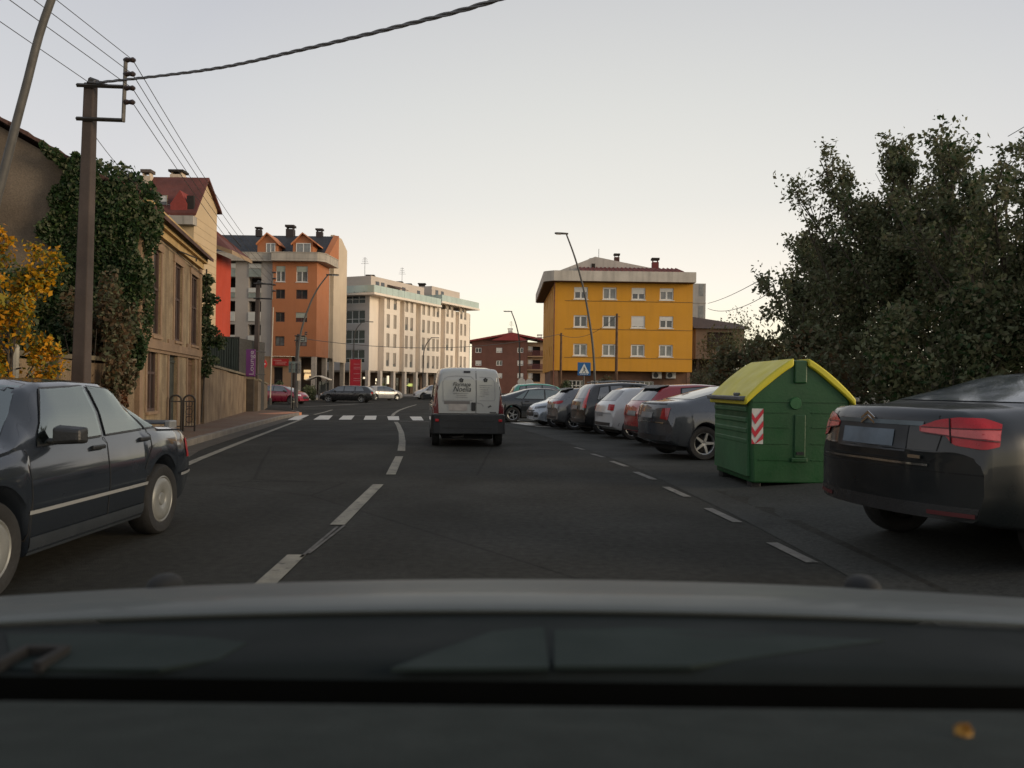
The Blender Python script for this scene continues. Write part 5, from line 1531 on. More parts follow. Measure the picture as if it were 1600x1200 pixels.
# ---------------------------------------------------------------- vehicles
def paint(name, col, metal=.35, rough=.3):
    return mat('paint_' + name, col, rough, metal=metal, var=.06, scale=1.5, coat=1.0, spec=.5, fine=.03)
WHEELS = {}
def wheel_mesh(r, w, kind):
    k = (r, w, kind)
    if k in WHEELS: return WHEELS[k]
    A = Matrix.Rotation(R(90), 4, 'X')           # spin axis along y, outer face towards -y
    t = MB(); h = w / 2
    t.lathe([(r * .62, -h * .8), (r * .70, -h), (r * .93, -h), (r * .985, -h * .78), (r, -h * .3), (r, h * .3), (r * .985, h * .78), (r * .93, h), (r * .70, h), (r * .62, h * .8)], 36, M=A)
    t.lathe([(0, -h * .2), (r * .66, -h * .2)], 36, M=A)
    tm = t.mesh('wheel', rubber, 40)
    q = MB()
    # built for an outer face at +h after the rotation (-y side)
    if kind == 'cover':
        q.lathe([(0, h * .92), (r * .16, h * .94), (r * .19, h * .80), (r * .22, h * .90), (r * .30, h * 1.02), (r * .48, h * 1.06), (r * .56, h * .98), (r * .60, h * .86), (r * .63, h * .96), (r * .665, h * .9), (r * .67, h * .5)], 36, M=A)
        rm = q.mesh('rim', hubgrey, 30)
    elif kind == 'dark':
        q.lathe([(0, h * .7), (r * .2, h * .75), (r * .5, h * .55), (r * .66, h * .85), (r * .67, h * .5)], 30, M=A)
        rm = q.mesh('rim', darksteel, 30)
    else:
        n = {'five': 5, 'seven': 7}[kind]
        q.lathe([(r * .58, h * .3), (r * .60, h * .86), (r * .655, h * .95), (r * .67, h * .6)], 36, M=A)
        q.lathe([(0, h * .82), (r * .13, h * .86), (r * .15, h * .5)], 20, M=A)
        for i in range(n):
            B = A @ Matrix.Rotation(2 * math.pi * i / n, 4, 'Z')
            ww = r * (.11 if n == 5 else .075)
            q.add([(r * .10, -ww, h * .55), (r * .62, -ww * .8, h * .6), (r * .62, ww * .8, h * .6), (r * .10, ww, h * .55), (r * .10, -ww * .8, h * .84), (r * .62, -ww * .55, h * .9), (r * .62, ww * .55, h * .9), (r * .10, ww * .8, h * .84)], [(4, 5, 6, 7), (0, 1, 5, 4), (1, 2, 6, 5), (2, 3, 7, 6)], 0, B)
        rm = q.mesh('rim', alloy, 30)
    WHEELS[k] = (tm, rm)
    return WHEELS[k]

def smooth_tab(tab, L, win=.05):
    xs = np.linspace(-.4, L + .4, int((L + .8) / .01) + 1)
    v = np.interp(xs, [a for a, _ in tab], [b for _, b in tab])
    k = max(1, int(win / .01)) | 1
    pad = np.pad(v, k // 2, mode='edge')
    v = np.convolve(pad, np.ones(k) / k, 'valid')
    return lambda x: float(np.interp(x, xs, v))

class Car:
    def __init__(s, name, label, cat, group, loc, heading, S, pm, rim='five', trim=None):
        s.S = S
        sx, sy, sz = S.get('sx', 1), S.get('sy', 1), S.get('sz', 1)
        s.sx, s.sy, s.sz = sx, sy, sz
        s.L = L = S['L'] * sx
        s.root = empty(name, loc, heading, label, cat, group)
        s.M = Matrix.Translation((-L * S.get('pivot', .5), 0, 0))
        sc = lambda t, k: [(a * sx, b * k) for a, b in t]
        s.top = smooth_tab(sc(S['top'], sz), L, .05); s.belt = smooth_tab(sc(S['belt'], sz), L, .08)
        s.zb = smooth_tab(sc(S['zb'], sz), L, .05); s.w = smooth_tab(sc(S['w'], sy), L, .2)
        s.wr = S['wr'] * sz
        s.wx = [x * sx for x in S['wheels']]
        tum = S.get('tum', .74); s.W = max(b for _, b in S['w']) * sy
        rb, fb = S.get('rb', .12), S.get('fb', .22)
        st = set(np.round(np.arange(0, L + .001, S.get('dx', .09)), 3)) | {L}
        for v in np.arange(0, .32, .02): st |= {round(v, 3), round(L - v, 3)}
        RA = s.wr + S.get('arch', .045)
        for x in s.wx:
            for v in np.linspace(-RA, RA, 19): st.add(round(float(x + v), 3))
            st |= {round(x - RA - .004, 3), round(x + RA + .004, 3)}
        st = sorted(v for v in st if 0 <= v <= L)
        secs = []
        for x in st:
            zb, zt, w = s.zb(x), s.top(x), s.w(x)
            for xw in s.wx:
                if abs(x - xw) <= RA: zb = max(zb, s.wr + math.sqrt(max(0, RA * RA - (x - xw) ** 2)))
            zs = min(s.belt(x), zt - .025)
            zs = max(zs, zb + .08); zt = max(zt, zs + .02)
            gh = clamp((zt - zs - .05) / .25, 0, 1)
            wt = w * (.88 * (1 - gh) + tum * gh)
            ze = max(zs + .006, zt - .015 - .06 * gh)
            zm = clamp(.56 * sz, zb + .04, zs - .05)
            s1, s2, s3 = S.get('sh', (.20, .975, .945))
            p = [(0, zb), (w * .93, zb), (w * .965, zb + .03), (w, max(zm, zb + .04)), (w * .997, zs - s1 * (zs - zb)), (w * s2, zs - .035 * (zs - zb) - .01), (w * s3, zs),
                 (w * s3 * .5 + wt * .53, zs + (ze - zs) * .52), (wt, ze), (wt * .93, zt - .028 * gh - .006), (wt * .6, zt - .006), (0, zt)]
            if S.get('gh'):
                g_ = S['gh']; q_ = p[:7]
                for a_, b_ in ((6, 7), (7, 8), (8, 9), (9, 10), (10, 11)):
                    m_ = 1 if a_ == 8 else g_
                    q_ += [(p[a_][0] + (p[b_][0] - p[a_][0]) * t_ / m_, p[a_][1] + (p[b_][1] - p[a_][1]) * t_ / m_) for t_ in range(1, m_ + 1)]
                p = q_
            secs.append((x, p))
        s.endc = lambda x, y: (rb * (abs(y) / s.W) ** 2.4 * clamp(1 - x / .9, 0, 1) - fb * (abs(y) / s.W) ** 2.4 * clamp(1 - (L - x) / 1.0, 0, 1))
        V, Fc = [], []
        n = len(secs[0][1]); ring = 2 * n - 2
        def idx(k, j): return k * ring + j
        for x, p in secs:
            full = [(y, z) for y, z in p] + [(-y, z) for y, z in p[-2:0:-1]]
            for y, z in full: V.append((x + s.endc(x, y), y, z))
        for k in range(len(secs) - 1):
            for j in range(ring):
                Fc.append((idx(k, j), idx(k + 1, j), idx(k + 1, (j + 1) % ring), idx(k, (j + 1) % ring)))
        for end in (0, len(secs) - 1):
            x, p = secs[end]
            base = len(V); nc = 8
            for y, z in p[1:-1]:
                for c in range(nc + 1):
                    yy = -y + 2 * y * c / nc
                    V.append((x + s.endc(x, yy), yy, z))
            rows = len(p) - 2
            for r_ in range(rows - 1):
                for c in range(nc):
                    q = (base + r_ * (nc + 1) + c, base + r_ * (nc + 1) + c + 1, base + (r_ + 1) * (nc + 1) + c + 1, base + (r_ + 1) * (nc + 1) + c)
                    Fc.append(q if end else q[::-1])
            Vt = len(V); y, z = p[-1]; V.append((x, 0, z))
            for c in range(nc):
                q = (base + (rows - 1) * (nc + 1) + c, base + (rows - 1) * (nc + 1) + c + 1, Vt)
                Fc.append(q if end else q[::-1])
        keep = Fc
        if S.get('open'):
            def inside(pt, A, B):
                P = [(a * sx, b * sz) for a, b in A] + [(a * sx, b * sz) for a, b in B[::-1]]
                c = False
                for (x0, y0), (x1, y1) in zip(P, P[1:] + P[:1]):
                    if (y0 > pt[1]) != (y1 > pt[1]) and pt[0] < (x1 - x0) * (pt[1] - y0) / (y1 - y0) + x0: c = not c
                return c
            keep = []
            for f in Fc:
                q = [V[i] for i in f]
                cy = sum(v[1] for v in q) / len(q); cxx = sum(v[0] for v in q) / len(q)
                out = False
                if abs(cy) > .50 * s.W:
                    out = any(all(inside((v[0], v[2]), A, B) for v in q) for A, B in S['win'])
                if not out and cxx > L * .55: out = all(inside((v[1] * sx / sy, v[2]), *S['fwin']) for v in q)
                if not out and cxx < L * .42: out = all(inside((v[1] * sx / sy, v[2]), *S['rwin']) for v in q)
                if not out: keep.append(f)
        mb = MB(); mb.add(V, keep, 0, s.M)
        s.body = mb.build('body', pm, s.root, smooth=48)
        s.bvh = BVHTree.FromPolygons([Vector(v) for v in V], Fc)
        u = MB(); u.box(S.get('ub', .35), L - .4, -s.W * .70, s.W * .70, .17, .62 * sz, 0, s.M); u.build('underbody', void, s.root)
        tm, rm = wheel_mesh(round(s.wr, 3), S.get('ww', .2), rim)
        for x in s.wx:
            for sg in (1, -1):
                yw = sg * (s.w(x) - S.get('ww', .2) / 2 - .015)
                M = s.M @ Matrix.Translation((x, yw, s.wr)) @ Matrix.Rotation(0 if sg < 0 else math.pi, 4, 'Z')
                o = link('wheel', tm, s.root, M)
                link('rim', rm, o)
    def hit(s, axis, a, b, sg=1, off=.004):
        if axis == 'side': o, d = Vector((a, sg * 3, b)), Vector((0, -sg, 0))
        elif axis == 'rear': o, d = Vector((-3, a, b)), Vector((1, 0, 0))
        elif axis == 'front': o, d = Vector((s.L + 3, a, b)), Vector((-1, 0, 0))
        elif axis == 'top': o, d = Vector((a, b, 4)), Vector((0, 0, -1))
        elif axis == 'rc':
            ax = Vector((.7071, sg * .7071, 0)); d = Vector((.7071, -sg * .7071, 0)); o = ax * a + Vector((0, 0, b)) - d * 4
        elif axis == 'fc':
            ax = Vector((-.7071, sg * .7071, 0)); d = Vector((-.7071, -sg * .7071, 0)); o = Vector((s.L, 0, 0)) + ax * a + Vector((0, 0, b)) - d * 4
        h, n, _, _ = s.bvh.ray_cast(o, d)
        if h is None:
            h, n, _, _ = s.bvh.find_nearest(o + d * 3)
        if n.dot(d) > 0: n = -n
        s.n = n.copy()
        return h + n * off
    def patch(s, name, A, B, axis, m, sg=1, off=.005, nu=8, nv=5, parent=None):
        """a piece of glass, lamp or trim lying on the bodywork between the 2D lines A (below) and B (above)"""
        k = (s.sx if axis in ('side', 'top') else s.sy, s.sz if axis != 'top' else s.sy)
        def along(P, f):
            P = [(a * k[0], b * k[1]) for a, b in P]
            d = [0]
            for p, q in zip(P, P[1:]): d.append(d[-1] + math.hypot(q[0] - p[0], q[1] - p[1]))
            x = f * d[-1]
            return np.interp(x, d, [p[0] for p in P]), np.interp(x, d, [p[1] for p in P])
        vs, fs, nrm = [], [], None
        for i in range(nu + 1):
            a, b = along(A, i / nu), along(B, i / nu)
            for j in range(nv + 1):
                f = j / nv
                vs.append(s.hit(axis, a[0] + (b[0] - a[0]) * f, a[1] + (b[1] - a[1]) * f, sg, off)); nrm = nrm or s.n
        for i in range(nu):
            for j in range(nv):
                q = i * (nv + 1) + j
                fs.append((q, q + nv + 1, q + nv + 2, q + 1))
        f0 = fs[len(fs) // 2]; a0, b0, c0 = vs[f0[0]], vs[f0[1]], vs[f0[2]]
        if (b0 - a0).cross(c0 - a0).dot(nrm) < 0: fs = [f[::-1] for f in fs]
        mb = MB(); mb.add(vs, fs, 0, s.M)
        o = mb.build(name, m, parent or s.root, smooth=True)
        return o
    def line(s, name, P, axis, m, sg=1, w=.006, off=.003, parent=None, nu=14):
        A, B = [], []
        for i, p in enumerate(P):
            q0, q1 = P[max(i - 1, 0)], P[min(i + 1, len(P) - 1)]
            t = Vector((q1[0] - q0[0], q1[1] - q0[1])).normalized()
            A.append((p[0] + t.y * w, p[1] - t.x * w)); B.append((p[0] - t.y * w, p[1] + t.x * w))
        return s.patch(name, A, B, axis, m, sg, off, nu, 1, parent)
    def pt(s, x, y, z): return s.M @ Vector((x * s.sx, y * s.sy, z * s.sz))
    def glazing(s, g=None, sides=(1, -1)):
        g = g or glass_c
        for sg in sides:
            for A, B in s.S['win']:
                e = .03
                cx = sum(p[0] for p in A + B) / (len(A) + len(B)); cz = sum(p[1] for p in A + B) / (len(A) + len(B))
                gr = lambda P: [(x + (e if x > cx else -e), z + (e * .7 if z > cz else -e * .7)) for x, z in P]
                if s.S.get('open'):
                    ring_ = A + B[::-1] + A[:1]
                    s.line('window_seal', ring_, 'side', black_p, sg, .014, .008, None, 60)
                else: s.patch('window_trim', gr(A), gr(B), 'side', black_p, sg, .006, 16, 8)
                s.patch('window', A, B, 'side', g, sg, .011, 16, 8)
        if 'rwin' in s.S: s.patch('rear_window', *s.S['rwin'], 'rear', g, 1, .006, 12, 5)
        if 'fwin' in s.S: s.patch('windscreen', *s.S['fwin'], 'front', g, 1, .006, 12, 5)
    def doors(s, sides=(1, -1)):
        for sg in sides:
            for P in s.S.get('gaps', []): s.line('door_gap', P, 'side', void, sg)
            for x, z in s.S.get('handles', []):
                p = s.hit('side', x * s.sx, z * s.sz, sg, .012)
                mb = MB(); mb.box(p.x - .09, p.x + .09, p.y - .014, p.y + .014, p.z - .016, p.z + .016, 0, s.M); mb.build('door_handle', s.S.get('hm') or black_p, s.root, bevel=.008)
            x, z = s.S['mirror']
            y = sg * (s.w(x * s.sx) + .07)
            mb = MB(); X_, Z_ = x * s.sx, z * s.sz
            o_ = .11 * sg
            vv = [(X_ - .05, y - o_, Z_ - .07), (X_ - .05, y + o_, Z_ - .06), (X_ - .05, y + o_, Z_ + .06), (X_ - .05, y - o_, Z_ + .075), (X_ + .05, y - o_ * .9, Z_ - .06), (X_ + .04, y + o_ * .75, Z_ - .045), (X_ + .04, y + o_ * .75, Z_ + .04), (X_ + .05, y - o_ * .9, Z_ + .055)]
            mb.add(vv, [(0, 1, 2, 3), (4, 7, 6, 5), (0, 4, 5, 1), (1, 5, 6, 2), (2, 6, 7, 3), (3, 7, 4, 0)], 0, s.M); mb.box(x * s.sx - .02, x * s.sx + .04, min(y, sg * s.W * .85), max(y, sg * s.W * .85), z * s.sz - .06, z * s.sz - .02, 0, s.M)
            mb.build('mirror', s.S.get('mm') or black_p, s.root, bevel=.03)

SALOON = dict(L=4.6, top=[(0, .72), (.02, .95), (.07, 1.05), (.16, 1.09), (.75, 1.13), (1.7, 1.405), (2.15, 1.455), (2.7, 1.445), (3.05, 1.35), (3.75, 1.0), (4.3, .86), (4.5, .74), (4.6, .55)],
    belt=[(0, .62), (.05, .90), (.3, .95), (1.0, .965), (3.6, .93), (4.2, .80), (4.6, .50)], zb=[(0, .36), (.2, .27), (.6, .22), (4.2, .20), (4.6, .28)],
    w=[(0, .82), (.4, .88), (1, .905), (3.6, .905), (4.2, .87), (4.6, .76)], wr=.325, wheels=(1.02, 3.74),
    win=[([(2.42, .99), (3.42, .965)], [(2.42, 1.375), (2.95, 1.335)]), ([(1.5, .995), (2.36, .99)], [(1.75, 1.35), (2.36, 1.378)]), ([(1.12, 1.01), (1.44, .995)], [(1.58, 1.285), (1.69, 1.335)])],
    rwin=([(-.63, 1.145), (.63, 1.145)], [(-.52, 1.385), (.52, 1.385)]), fwin=([(-.68, 1.03), (.68, 1.03)], [(-.54, 1.37), (.54, 1.37)]),
    gaps=[[(3.42, .30), (3.44, .92)], [(2.39, .28), (2.39, .97)], [(1.45, .72), (1.40, .98)]], handles=[(2.55, .88), (1.62, .89)], mirror=(3.2, 1.0))
HATCH = dict(L=4.0, top=[(0, .68), (.02, .93), (.10, 1.0), (.15, 1.04), (.52, 1.36), (.75, 1.425), (1.5, 1.46), (2.05, 1.44), (2.45, 1.34), (3.2, 1.0), (3.7, .88), (3.92, .72), (4.0, .5)],
    belt=[(0, .6), (.04, .85), (.2, .95), (1, .975), (3.1, .93), (3.6, .80), (4, .48)], zb=[(0, .36), (.2, .26), (.6, .22), (3.7, .20), (4.0, .28)],
    w=[(0, .76), (.4, .84), (1, .86), (3.1, .86), (3.6, .83), (4.0, .70)], wr=.31, wheels=(.68, 3.18), rb=.16,
    win=[([(1.72, .99), (2.88, .965)], [(1.72, 1.385), (2.38, 1.335)]), ([(.92, 1.02), (1.66, .99)], [(1.02, 1.335), (1.66, 1.385)])],
    rwin=([(-.60, 1.055), (.60, 1.055)], [(-.50, 1.345), (.50, 1.345)]), fwin=([(-.64, 1.03), (.64, 1.03)], [(-.52, 1.36), (.52, 1.36)]),
    gaps=[[(2.9, .30), (2.92, .92)], [(1.69, .28), (1.69, .97)], [(.98, .70), (.86, 1.0)]], handles=[(1.85, .89), (1.05, .91)], mirror=(2.68, 1.0))
MPV = dict(HATCH, L=4.1, top=[(0, .7), (.03, 1.0), (.10, 1.06), (.34, 1.44), (.5, 1.55), (1.4, 1.62), (2.1, 1.60), (2.55, 1.49), (3.3, 1.08), (3.8, .95), (4.02, .75), (4.1, .52)],
    belt=[(0, .6), (.04, .9), (.2, 1.0), (1, 1.02), (3.2, .98), (3.7, .84), (4.1, .48)], wr=.32, wheels=(.68, 3.25), tum=.78,
    win=[([(1.78, 1.05), (2.95, 1.02)], [(1.78, 1.52), (2.42, 1.46)]), ([(.95, 1.06), (1.71, 1.05)], [(.95, 1.49), (1.71, 1.525)]), ([(.5, 1.08), (.88, 1.065)], [(.62, 1.44), (.88, 1.485)])],
    rwin=([(-.60, 1.09), (.60, 1.09)], [(-.52, 1.50), (.52, 1.50)]), fwin=([(-.64, 1.12), (.64, 1.12)], [(-.52, 1.50), (.52, 1.50)]), mirror=(2.75, 1.08), handles=[(1.9, .93), (1.0, .94)])
ESTATE = dict(SALOON, L=4.75, top=[(0, .7), (.03, .98), (.1, 1.05), (.45, 1.34), (.7, 1.42), (1.8, 1.46), (2.7, 1.45), (3.1, 1.36), (3.85, 1.0), (4.4, .86), (4.65, .74), (4.75, .55)],
    belt=[(0, .62), (.05, .90), (.3, .95), (1.0, .965), (3.7, .93), (4.3, .80), (4.75, .50)], wheels=(.95, 3.82),
    w=[(0, .82), (.4, .88), (1, .905), (3.7, .905), (4.3, .87), (4.75, .76)], zb=[(0, .36), (.2, .27), (.6, .22), (4.3, .20), (4.75, .28)],
    win=[([(2.5, .99), (3.5, .965)], [(2.5, 1.375), (3.02, 1.335)]), ([(1.55, .995), (2.42, .99)], [(1.55, 1.37), (2.42, 1.378)]), ([(.72, 1.01), (1.46, .995)], [(.92, 1.32), (1.46, 1.368)])],
    rwin=([(-.63, 1.08), (.63, 1.08)], [(-.54, 1.33), (.54, 1.33)]), gaps=[[(3.5, .30), (3.52, .92)], [(2.46, .28), (2.46, .97)]], handles=[(2.62, .88), (1.68, .89)], mirror=(3.25, 1.0))

def side_pose(px, wx_from_rear, S, heading, sg, y=None, d=None):
    """car origin so that the rear wheel on side sg (+1 left) touches the street under pixel column px at depth d"""
    w = gx(px, d)
    L = S['L'] * S.get('sx', 1); f = Vector((math.cos(heading), math.sin(heading), 0)); lft = Vector((-f.y, f.x, 0))
    ww = max(b for _, b in S['w']) * S.get('sy', 1) - .1
    c = w - lft * (sg * ww) + f * (L * .5 - wx_from_rear * S.get('sx', 1))
    c.z = G(w.x, w.y)
    return c

# ---- oncoming dark saloon on the left
MERC = dict(L=4.42, sx=.875, top=[(0, .74), (.015, .885), (.05, .925), (.5, .955), (.93, .975), (1.50, 1.325), (1.68, 1.37), (2.2, 1.385), (2.62, 1.375), (2.82, 1.33), (3.22, .985), (3.3, .95), (4.1, .86), (4.34, .80), (4.40, .70), (4.42, .5)],
    belt=[(0, .66), (.03, .84), (.3, .90), (1.0, .925), (3.2, .90), (4.1, .80), (4.42, .55)], zb=[(0, .36), (.12, .30), (.3, .25), (.6, .21), (4.1, .20), (4.42, .27)],
    w=[(0, .76), (.25, .82), (.9, .845), (3.3, .845), (4.0, .82), (4.42, .74)], wr=.312, wheels=(.88, 3.54), rb=.09, fb=.10, tum=.75, arch=.05, ww=.20, sh=(.34, .965, .93), gh=4, dx=.035, open=1,
    win=[([(2.02, .945), (2.96, .925)], [(2.02, 1.315), (2.66, 1.295)]), ([(1.24, .96), (1.95, .947)], [(1.56, 1.285), (1.95, 1.315)]), ([(.985, .968), (1.19, .962)], [(1.40, 1.195), (1.50, 1.265)])],
    rwin=([(-.60, .99), (.60, .99)], [(-.52, 1.31), (.52, 1.31)]), fwin=([(-.66, 1.0), (.66, 1.0)], [(-.54, 1.32), (.54, 1.32)]),
    gaps=[[(3.12, .27), (3.12, .90)], [(1.985, .25), (1.985, .93)], [(1.32, .62), (1.18, .80), (1.16, .955)]], handles=[(2.16, .86), (1.30, .875)], mirror=(2.78, .985))
navy = paint('navy', (.017, .022, .030), .2, .22)
h = R(-90.6)
c = side_pose(248, .88, MERC, h, 1, d=7.2); c.x -= .03
m = Car('saloon_car', 'oncoming dark navy older saloon with plain grey hubcaps, nearest on the left', 'car', None, c, h, MERC, navy, 'cover')
gm_ = bpy.data.materials.new('clear_car_glass'); gm_.use_nodes = True
N_, K_ = gm_.node_tree.nodes, gm_.node_tree.links
N_.remove(N_['Principled BSDF'])
tr_ = N_.new('ShaderNodeBsdfTransparent'); tr_.inputs['Color'].default_value = (.50, .58, .55, 1)
gs_ = N_.new('ShaderNodeBsdfGlossy'); gs_.inputs['Roughness'].default_value = .02; gs_.inputs['Color'].default_value = (.92, 1, .97, 1)
fr_ = N_.new('ShaderNodeFresnel'); fr_.inputs['IOR'].default_value = 3.0
mx_ = N_.new('ShaderNodeMixShader')
K_.new(fr_.outputs[0], mx_.inputs[0]); K_.new(tr_.outputs[0], mx_.inputs[1]); K_.new(gs_.outputs[0], mx_.inputs[2]); K_.new(mx_.outputs[0], N_['Material Output'].inputs['Surface'])
m.glazing(gm_); m.doors()
fab = mat('seat_fabric', (.030, .028, .026), .9, var=.2, scale=8)
def cab(x): return x * m.sx
for y in (.36, -.36):
    mb = MB(); mb.box(cab(1.95), cab(2.5), y - .24, y + .24, .45, .60, 0, m.M); mb.prism([(cab(1.95), .55), (cab(2.10), .55), (cab(1.92), 1.10), (cab(1.80), 1.08)], y - .24, y + .24, 'y', 0, m.M); q = mb.build('front_seat', fab, m.root, bevel=.04)
    mb = MB(); mb.box(cab(1.80), cab(1.90), y - .13, y + .13, 1.13, 1.27, 0, m.M); mb.tube([(cab(1.85), y, 1.05), (cab(1.85), y, 1.15)], .015, 6, M=m.M); mb.build('headrest', fab, q, bevel=.03)
mb = MB(); mb.box(cab(1.1), cab(1.5), -.62, .62, .45, .60, 0, m.M); mb.prism([(cab(1.05), .5), (cab(1.2), .5), (cab(1.0), 1.04), (cab(.9), 1.02)], -.62, .62, 'y', 0, m.M); mb.build('rear_seat', fab, m.root, bevel=.04)
mb = MB(); mb.prism([(cab(2.85), .55), (cab(3.2), .55), (cab(3.2), .92), (cab(2.9), .93), (cab(2.8), .85)], -.68, .68, 'y', 0, m.M); mb.build('dashboard', black_p, m.root, bevel=.03)
mb = MB(); c_ = Vector((cab(2.68), .36, .90)); mb.tube([c_ + Vector((.06 * math.sin(a), .19 * math.cos(a), .18 * math.sin(a))) for a in [k * math.pi / 12 for k in range(25)]], .014, 8, M=m.M); mb.tube([c_, c_ + Vector((.2, 0, -.08))], .03, 8, M=m.M); mb.build('steering_wheel', black_p, m.root)
mb = MB(); mb.box(cab(2.5), cab(2.62), .18, .58, 1.18, 1.285, 0, m.M); mb.build('sun_visor', fab, m.root, bevel=.01)
for sg in (1, -1):
    for P in ([(.06, .50), (.48, .50)], [(1.27, .50), (3.14, .50)], [(3.93, .50), (4.36, .50)]): m.line('side_moulding', P, 'side', mat('moulding_silver', (.27, .28, .28), .35, metal=.2, var=.02), sg, .013, .018, None, 24)
    m.patch('sill_cladding', [(1.30, .215), (3.12, .215)], [(1.30, .33), (3.12, .33)], 'side', mat('navy_cladding', (.022, .027, .033), .5, var=.1), sg, .008, 16, 2)
    m.patch('tail_lamp', [(.50, .64), (.72, .64)], [(.50, .82), (.72, .82)], 'rc', lamp_red, sg, .006)
    m.patch('headlamp', [(-.74 * 1, .62), (-.42, .62)], [(-.74, .78), (-.42, .78)], 'front', lamp_white, 1, .006) if sg > 0 else m.patch('headlamp', [(.42, .62), (.74, .62)], [(.42, .78), (.74, .78)], 'front', lamp_white, 1, .006)
    m.patch('indicator', [(.66, .62), (.76, .62)], [(.66, .76), (.76, .76)], 'fc', mat('lamp_amber', (.5, .16, .02), .2, coat=.8), sg, .006)
m.patch('grille', [(-.3, .60), (.3, .60)], [(-.3, .82), (.3, .82)], 'front', chrome, 1, .01)
m.line('bumper_strip', [(-.72, .5), (.72, .5)], 'rear', MATS['moulding_silver'], 1, .014, .012)
m.patch('bumper', [(-.73, .30), (.73, .30)], [(-.73, .47), (.73, .47)], 'rear', MATS['navy_cladding'], 1, .01, 10, 3)
m.patch('number_plate', [(-.26, .55), (.26, .55)], [(-.26, .66), (.26, .66)], 'rear', plate_m, 1, .012)
mb = MB()
mb.prism([(.05, .94), (.22, .955), (.18, .975), (.03, .985)], -.58, .58, 'y', 0, m.M); mb.build('boot_spoiler', black_p, m.root, bevel=.012)
for sg in (1, -1):
    mb = MB(); mb.box(.04, .20, sg * .60 - .03, sg * .60 + .03, .90, .985, 0, m.M); mb.build('spoiler_end', mat('spoiler_grey', (.16, .165, .165), .4), m.root, bevel=.012)
mb = MB(); mb.lathe([(0, 0), (.018, .005), (.012, .03), (0, .035)], 10, M=m.M @ Matrix.Translation((m.L - .05, 0, .83))); mb.build('bonnet_badge', chrome, m.root)

# ---- white van ahead
VAN = dict(L=4.0, top=[(0, 1.50), (.02, 1.66), (.06, 1.75), (.16, 1.80), (.6, 1.825), (2.2, 1.815), (2.6, 1.74), (3.12, 1.15), (3.75, .95), (3.95, .72), (4.0, .5)],
    belt=[(0, 1.0), (.5, 1.02), (3.0, 1.0), (3.5, .88), (4, .48)], zb=[(0, .36), (.15, .30), (.5, .25), (3.7, .22), (4.0, .3)],
    w=[(0, .80), (.2, .825), (1, .835), (3.1, .835), (3.6, .80), (4.0, .68)], wr=.295, wheels=(.66, 3.26), rb=.045, tum=.80, ww=.17,
    win=[([(2.0, 1.06), (2.95, 1.04)], [(2.0, 1.62), (2.5, 1.60)])], fwin=([(-.66, 1.18), (.66, 1.18)], [(-.58, 1.70), (.58, 1.70)]), gaps=[[(3.0, .35), (3.05, 1.0)], [(1.95, .35), (1.95, 1.62)]], handles=[(2.1, .95)], mirror=(2.95, 1.1), pivot=0)
vanwhite = paint('van_white', (.37, .38, .362), .0, .42)
vh = R(97)
vb = gp(733, 697)
v = Car('delivery_van', 'small white delivery van driving ahead, dark script lettering on its rear doors', 'van', None, (vb.x, vb.y - .35, vb.z), vh, VAN, vanwhite, 'dark')
v.glazing(); v.doors()
v.S['sy'] = 1
mb = MB(); mb.prism([(.34, -.85), (.34, .85), (.10, .845), (.02, .80), (-.035, .66), (-.045, .3), (-.045, -.3), (-.035, -.66), (.02, -.80), (.10, -.845)], .295, .745, 'z', 0, v.M); mb.build('bumper', mat('van_bumper', (.016, .018, .019), .6, var=.2), v.root, bevel=.025)
mb = MB(); mb.box(-.052, -.03, -.55, .55, .44, .455, 0, v.M); mb.box(-.052, -.03, -.55, .55, .60, .61, 0, v.M); mb.build('bumper_rib', black_p, v.root)
gapm = mat('van_gap', (.16, .165, .16), .7)
dk = mat('van_lettering', (.045, .047, .046), .6, var=.1); lt = mat('van_faint_lettering', (.24, .245, .24), .6)
# y runs to the left of the picture for a van driving away
v.line('door_gap', [(-.16, .76), (-.165, 1.2), (-.15, 1.80)], 'rear', gapm, 1, .012, .004)
v.line('door_gap', [(.70, .76), (-.70, .76)], 'rear', void, 1, .009, .004)
for P in ([(.58, 1.02), (.60, 1.5), (.53, 1.585), (.30, 1.615), (-.05, 1.60), (-.10, 1.54)], [(.60, 1.06), (-.08, 1.06)], [(-.23, 1.59), (-.50, 1.585), (-.58, 1.5), (-.60, 1.06), (-.24, 1.06)]):
    v.line('panel_crease', P, 'rear', mat('van_crease', (.25, .255, .25), .6), 1, .008, .004)
v.patch('number_plate', [(.46, .83), (.04, .83)], [(.46, .98), (.04, .98)], 'rear', mat('van_plate', (.36, .33, .30), .5, var=.15, scale=6), 1, .012)
v.patch('plate_recess', [(.56, .98), (-.02, .98)], [(.56, 1.045), (-.02, 1.045)], 'rear', mat('van_recess', (.15, .14, .13), .7), 1, .01)
mb = MB(); q = v.hit('rear', -.10, .93, 1, .0); mb.box(q.x - .03, q.x + .02, -.15, -.055, .83, 1.02, 0, v.M); mb.build('door_latch', black_p, v.root, bevel=.012)
v.line('panel_crease', [(-.17, 1.01), (-.29, .985), (-.33, .93)], 'rear', MATS['van_crease'], 1, .012, .006)
v.patch('brake_lamp', [(.125, 1.685), (-.025, 1.685)], [(.125, 1.728), (-.025, 1.728)], 'rear', mat('brake_lamp_dark', (.012, .008, .008), .3), 1, .012)
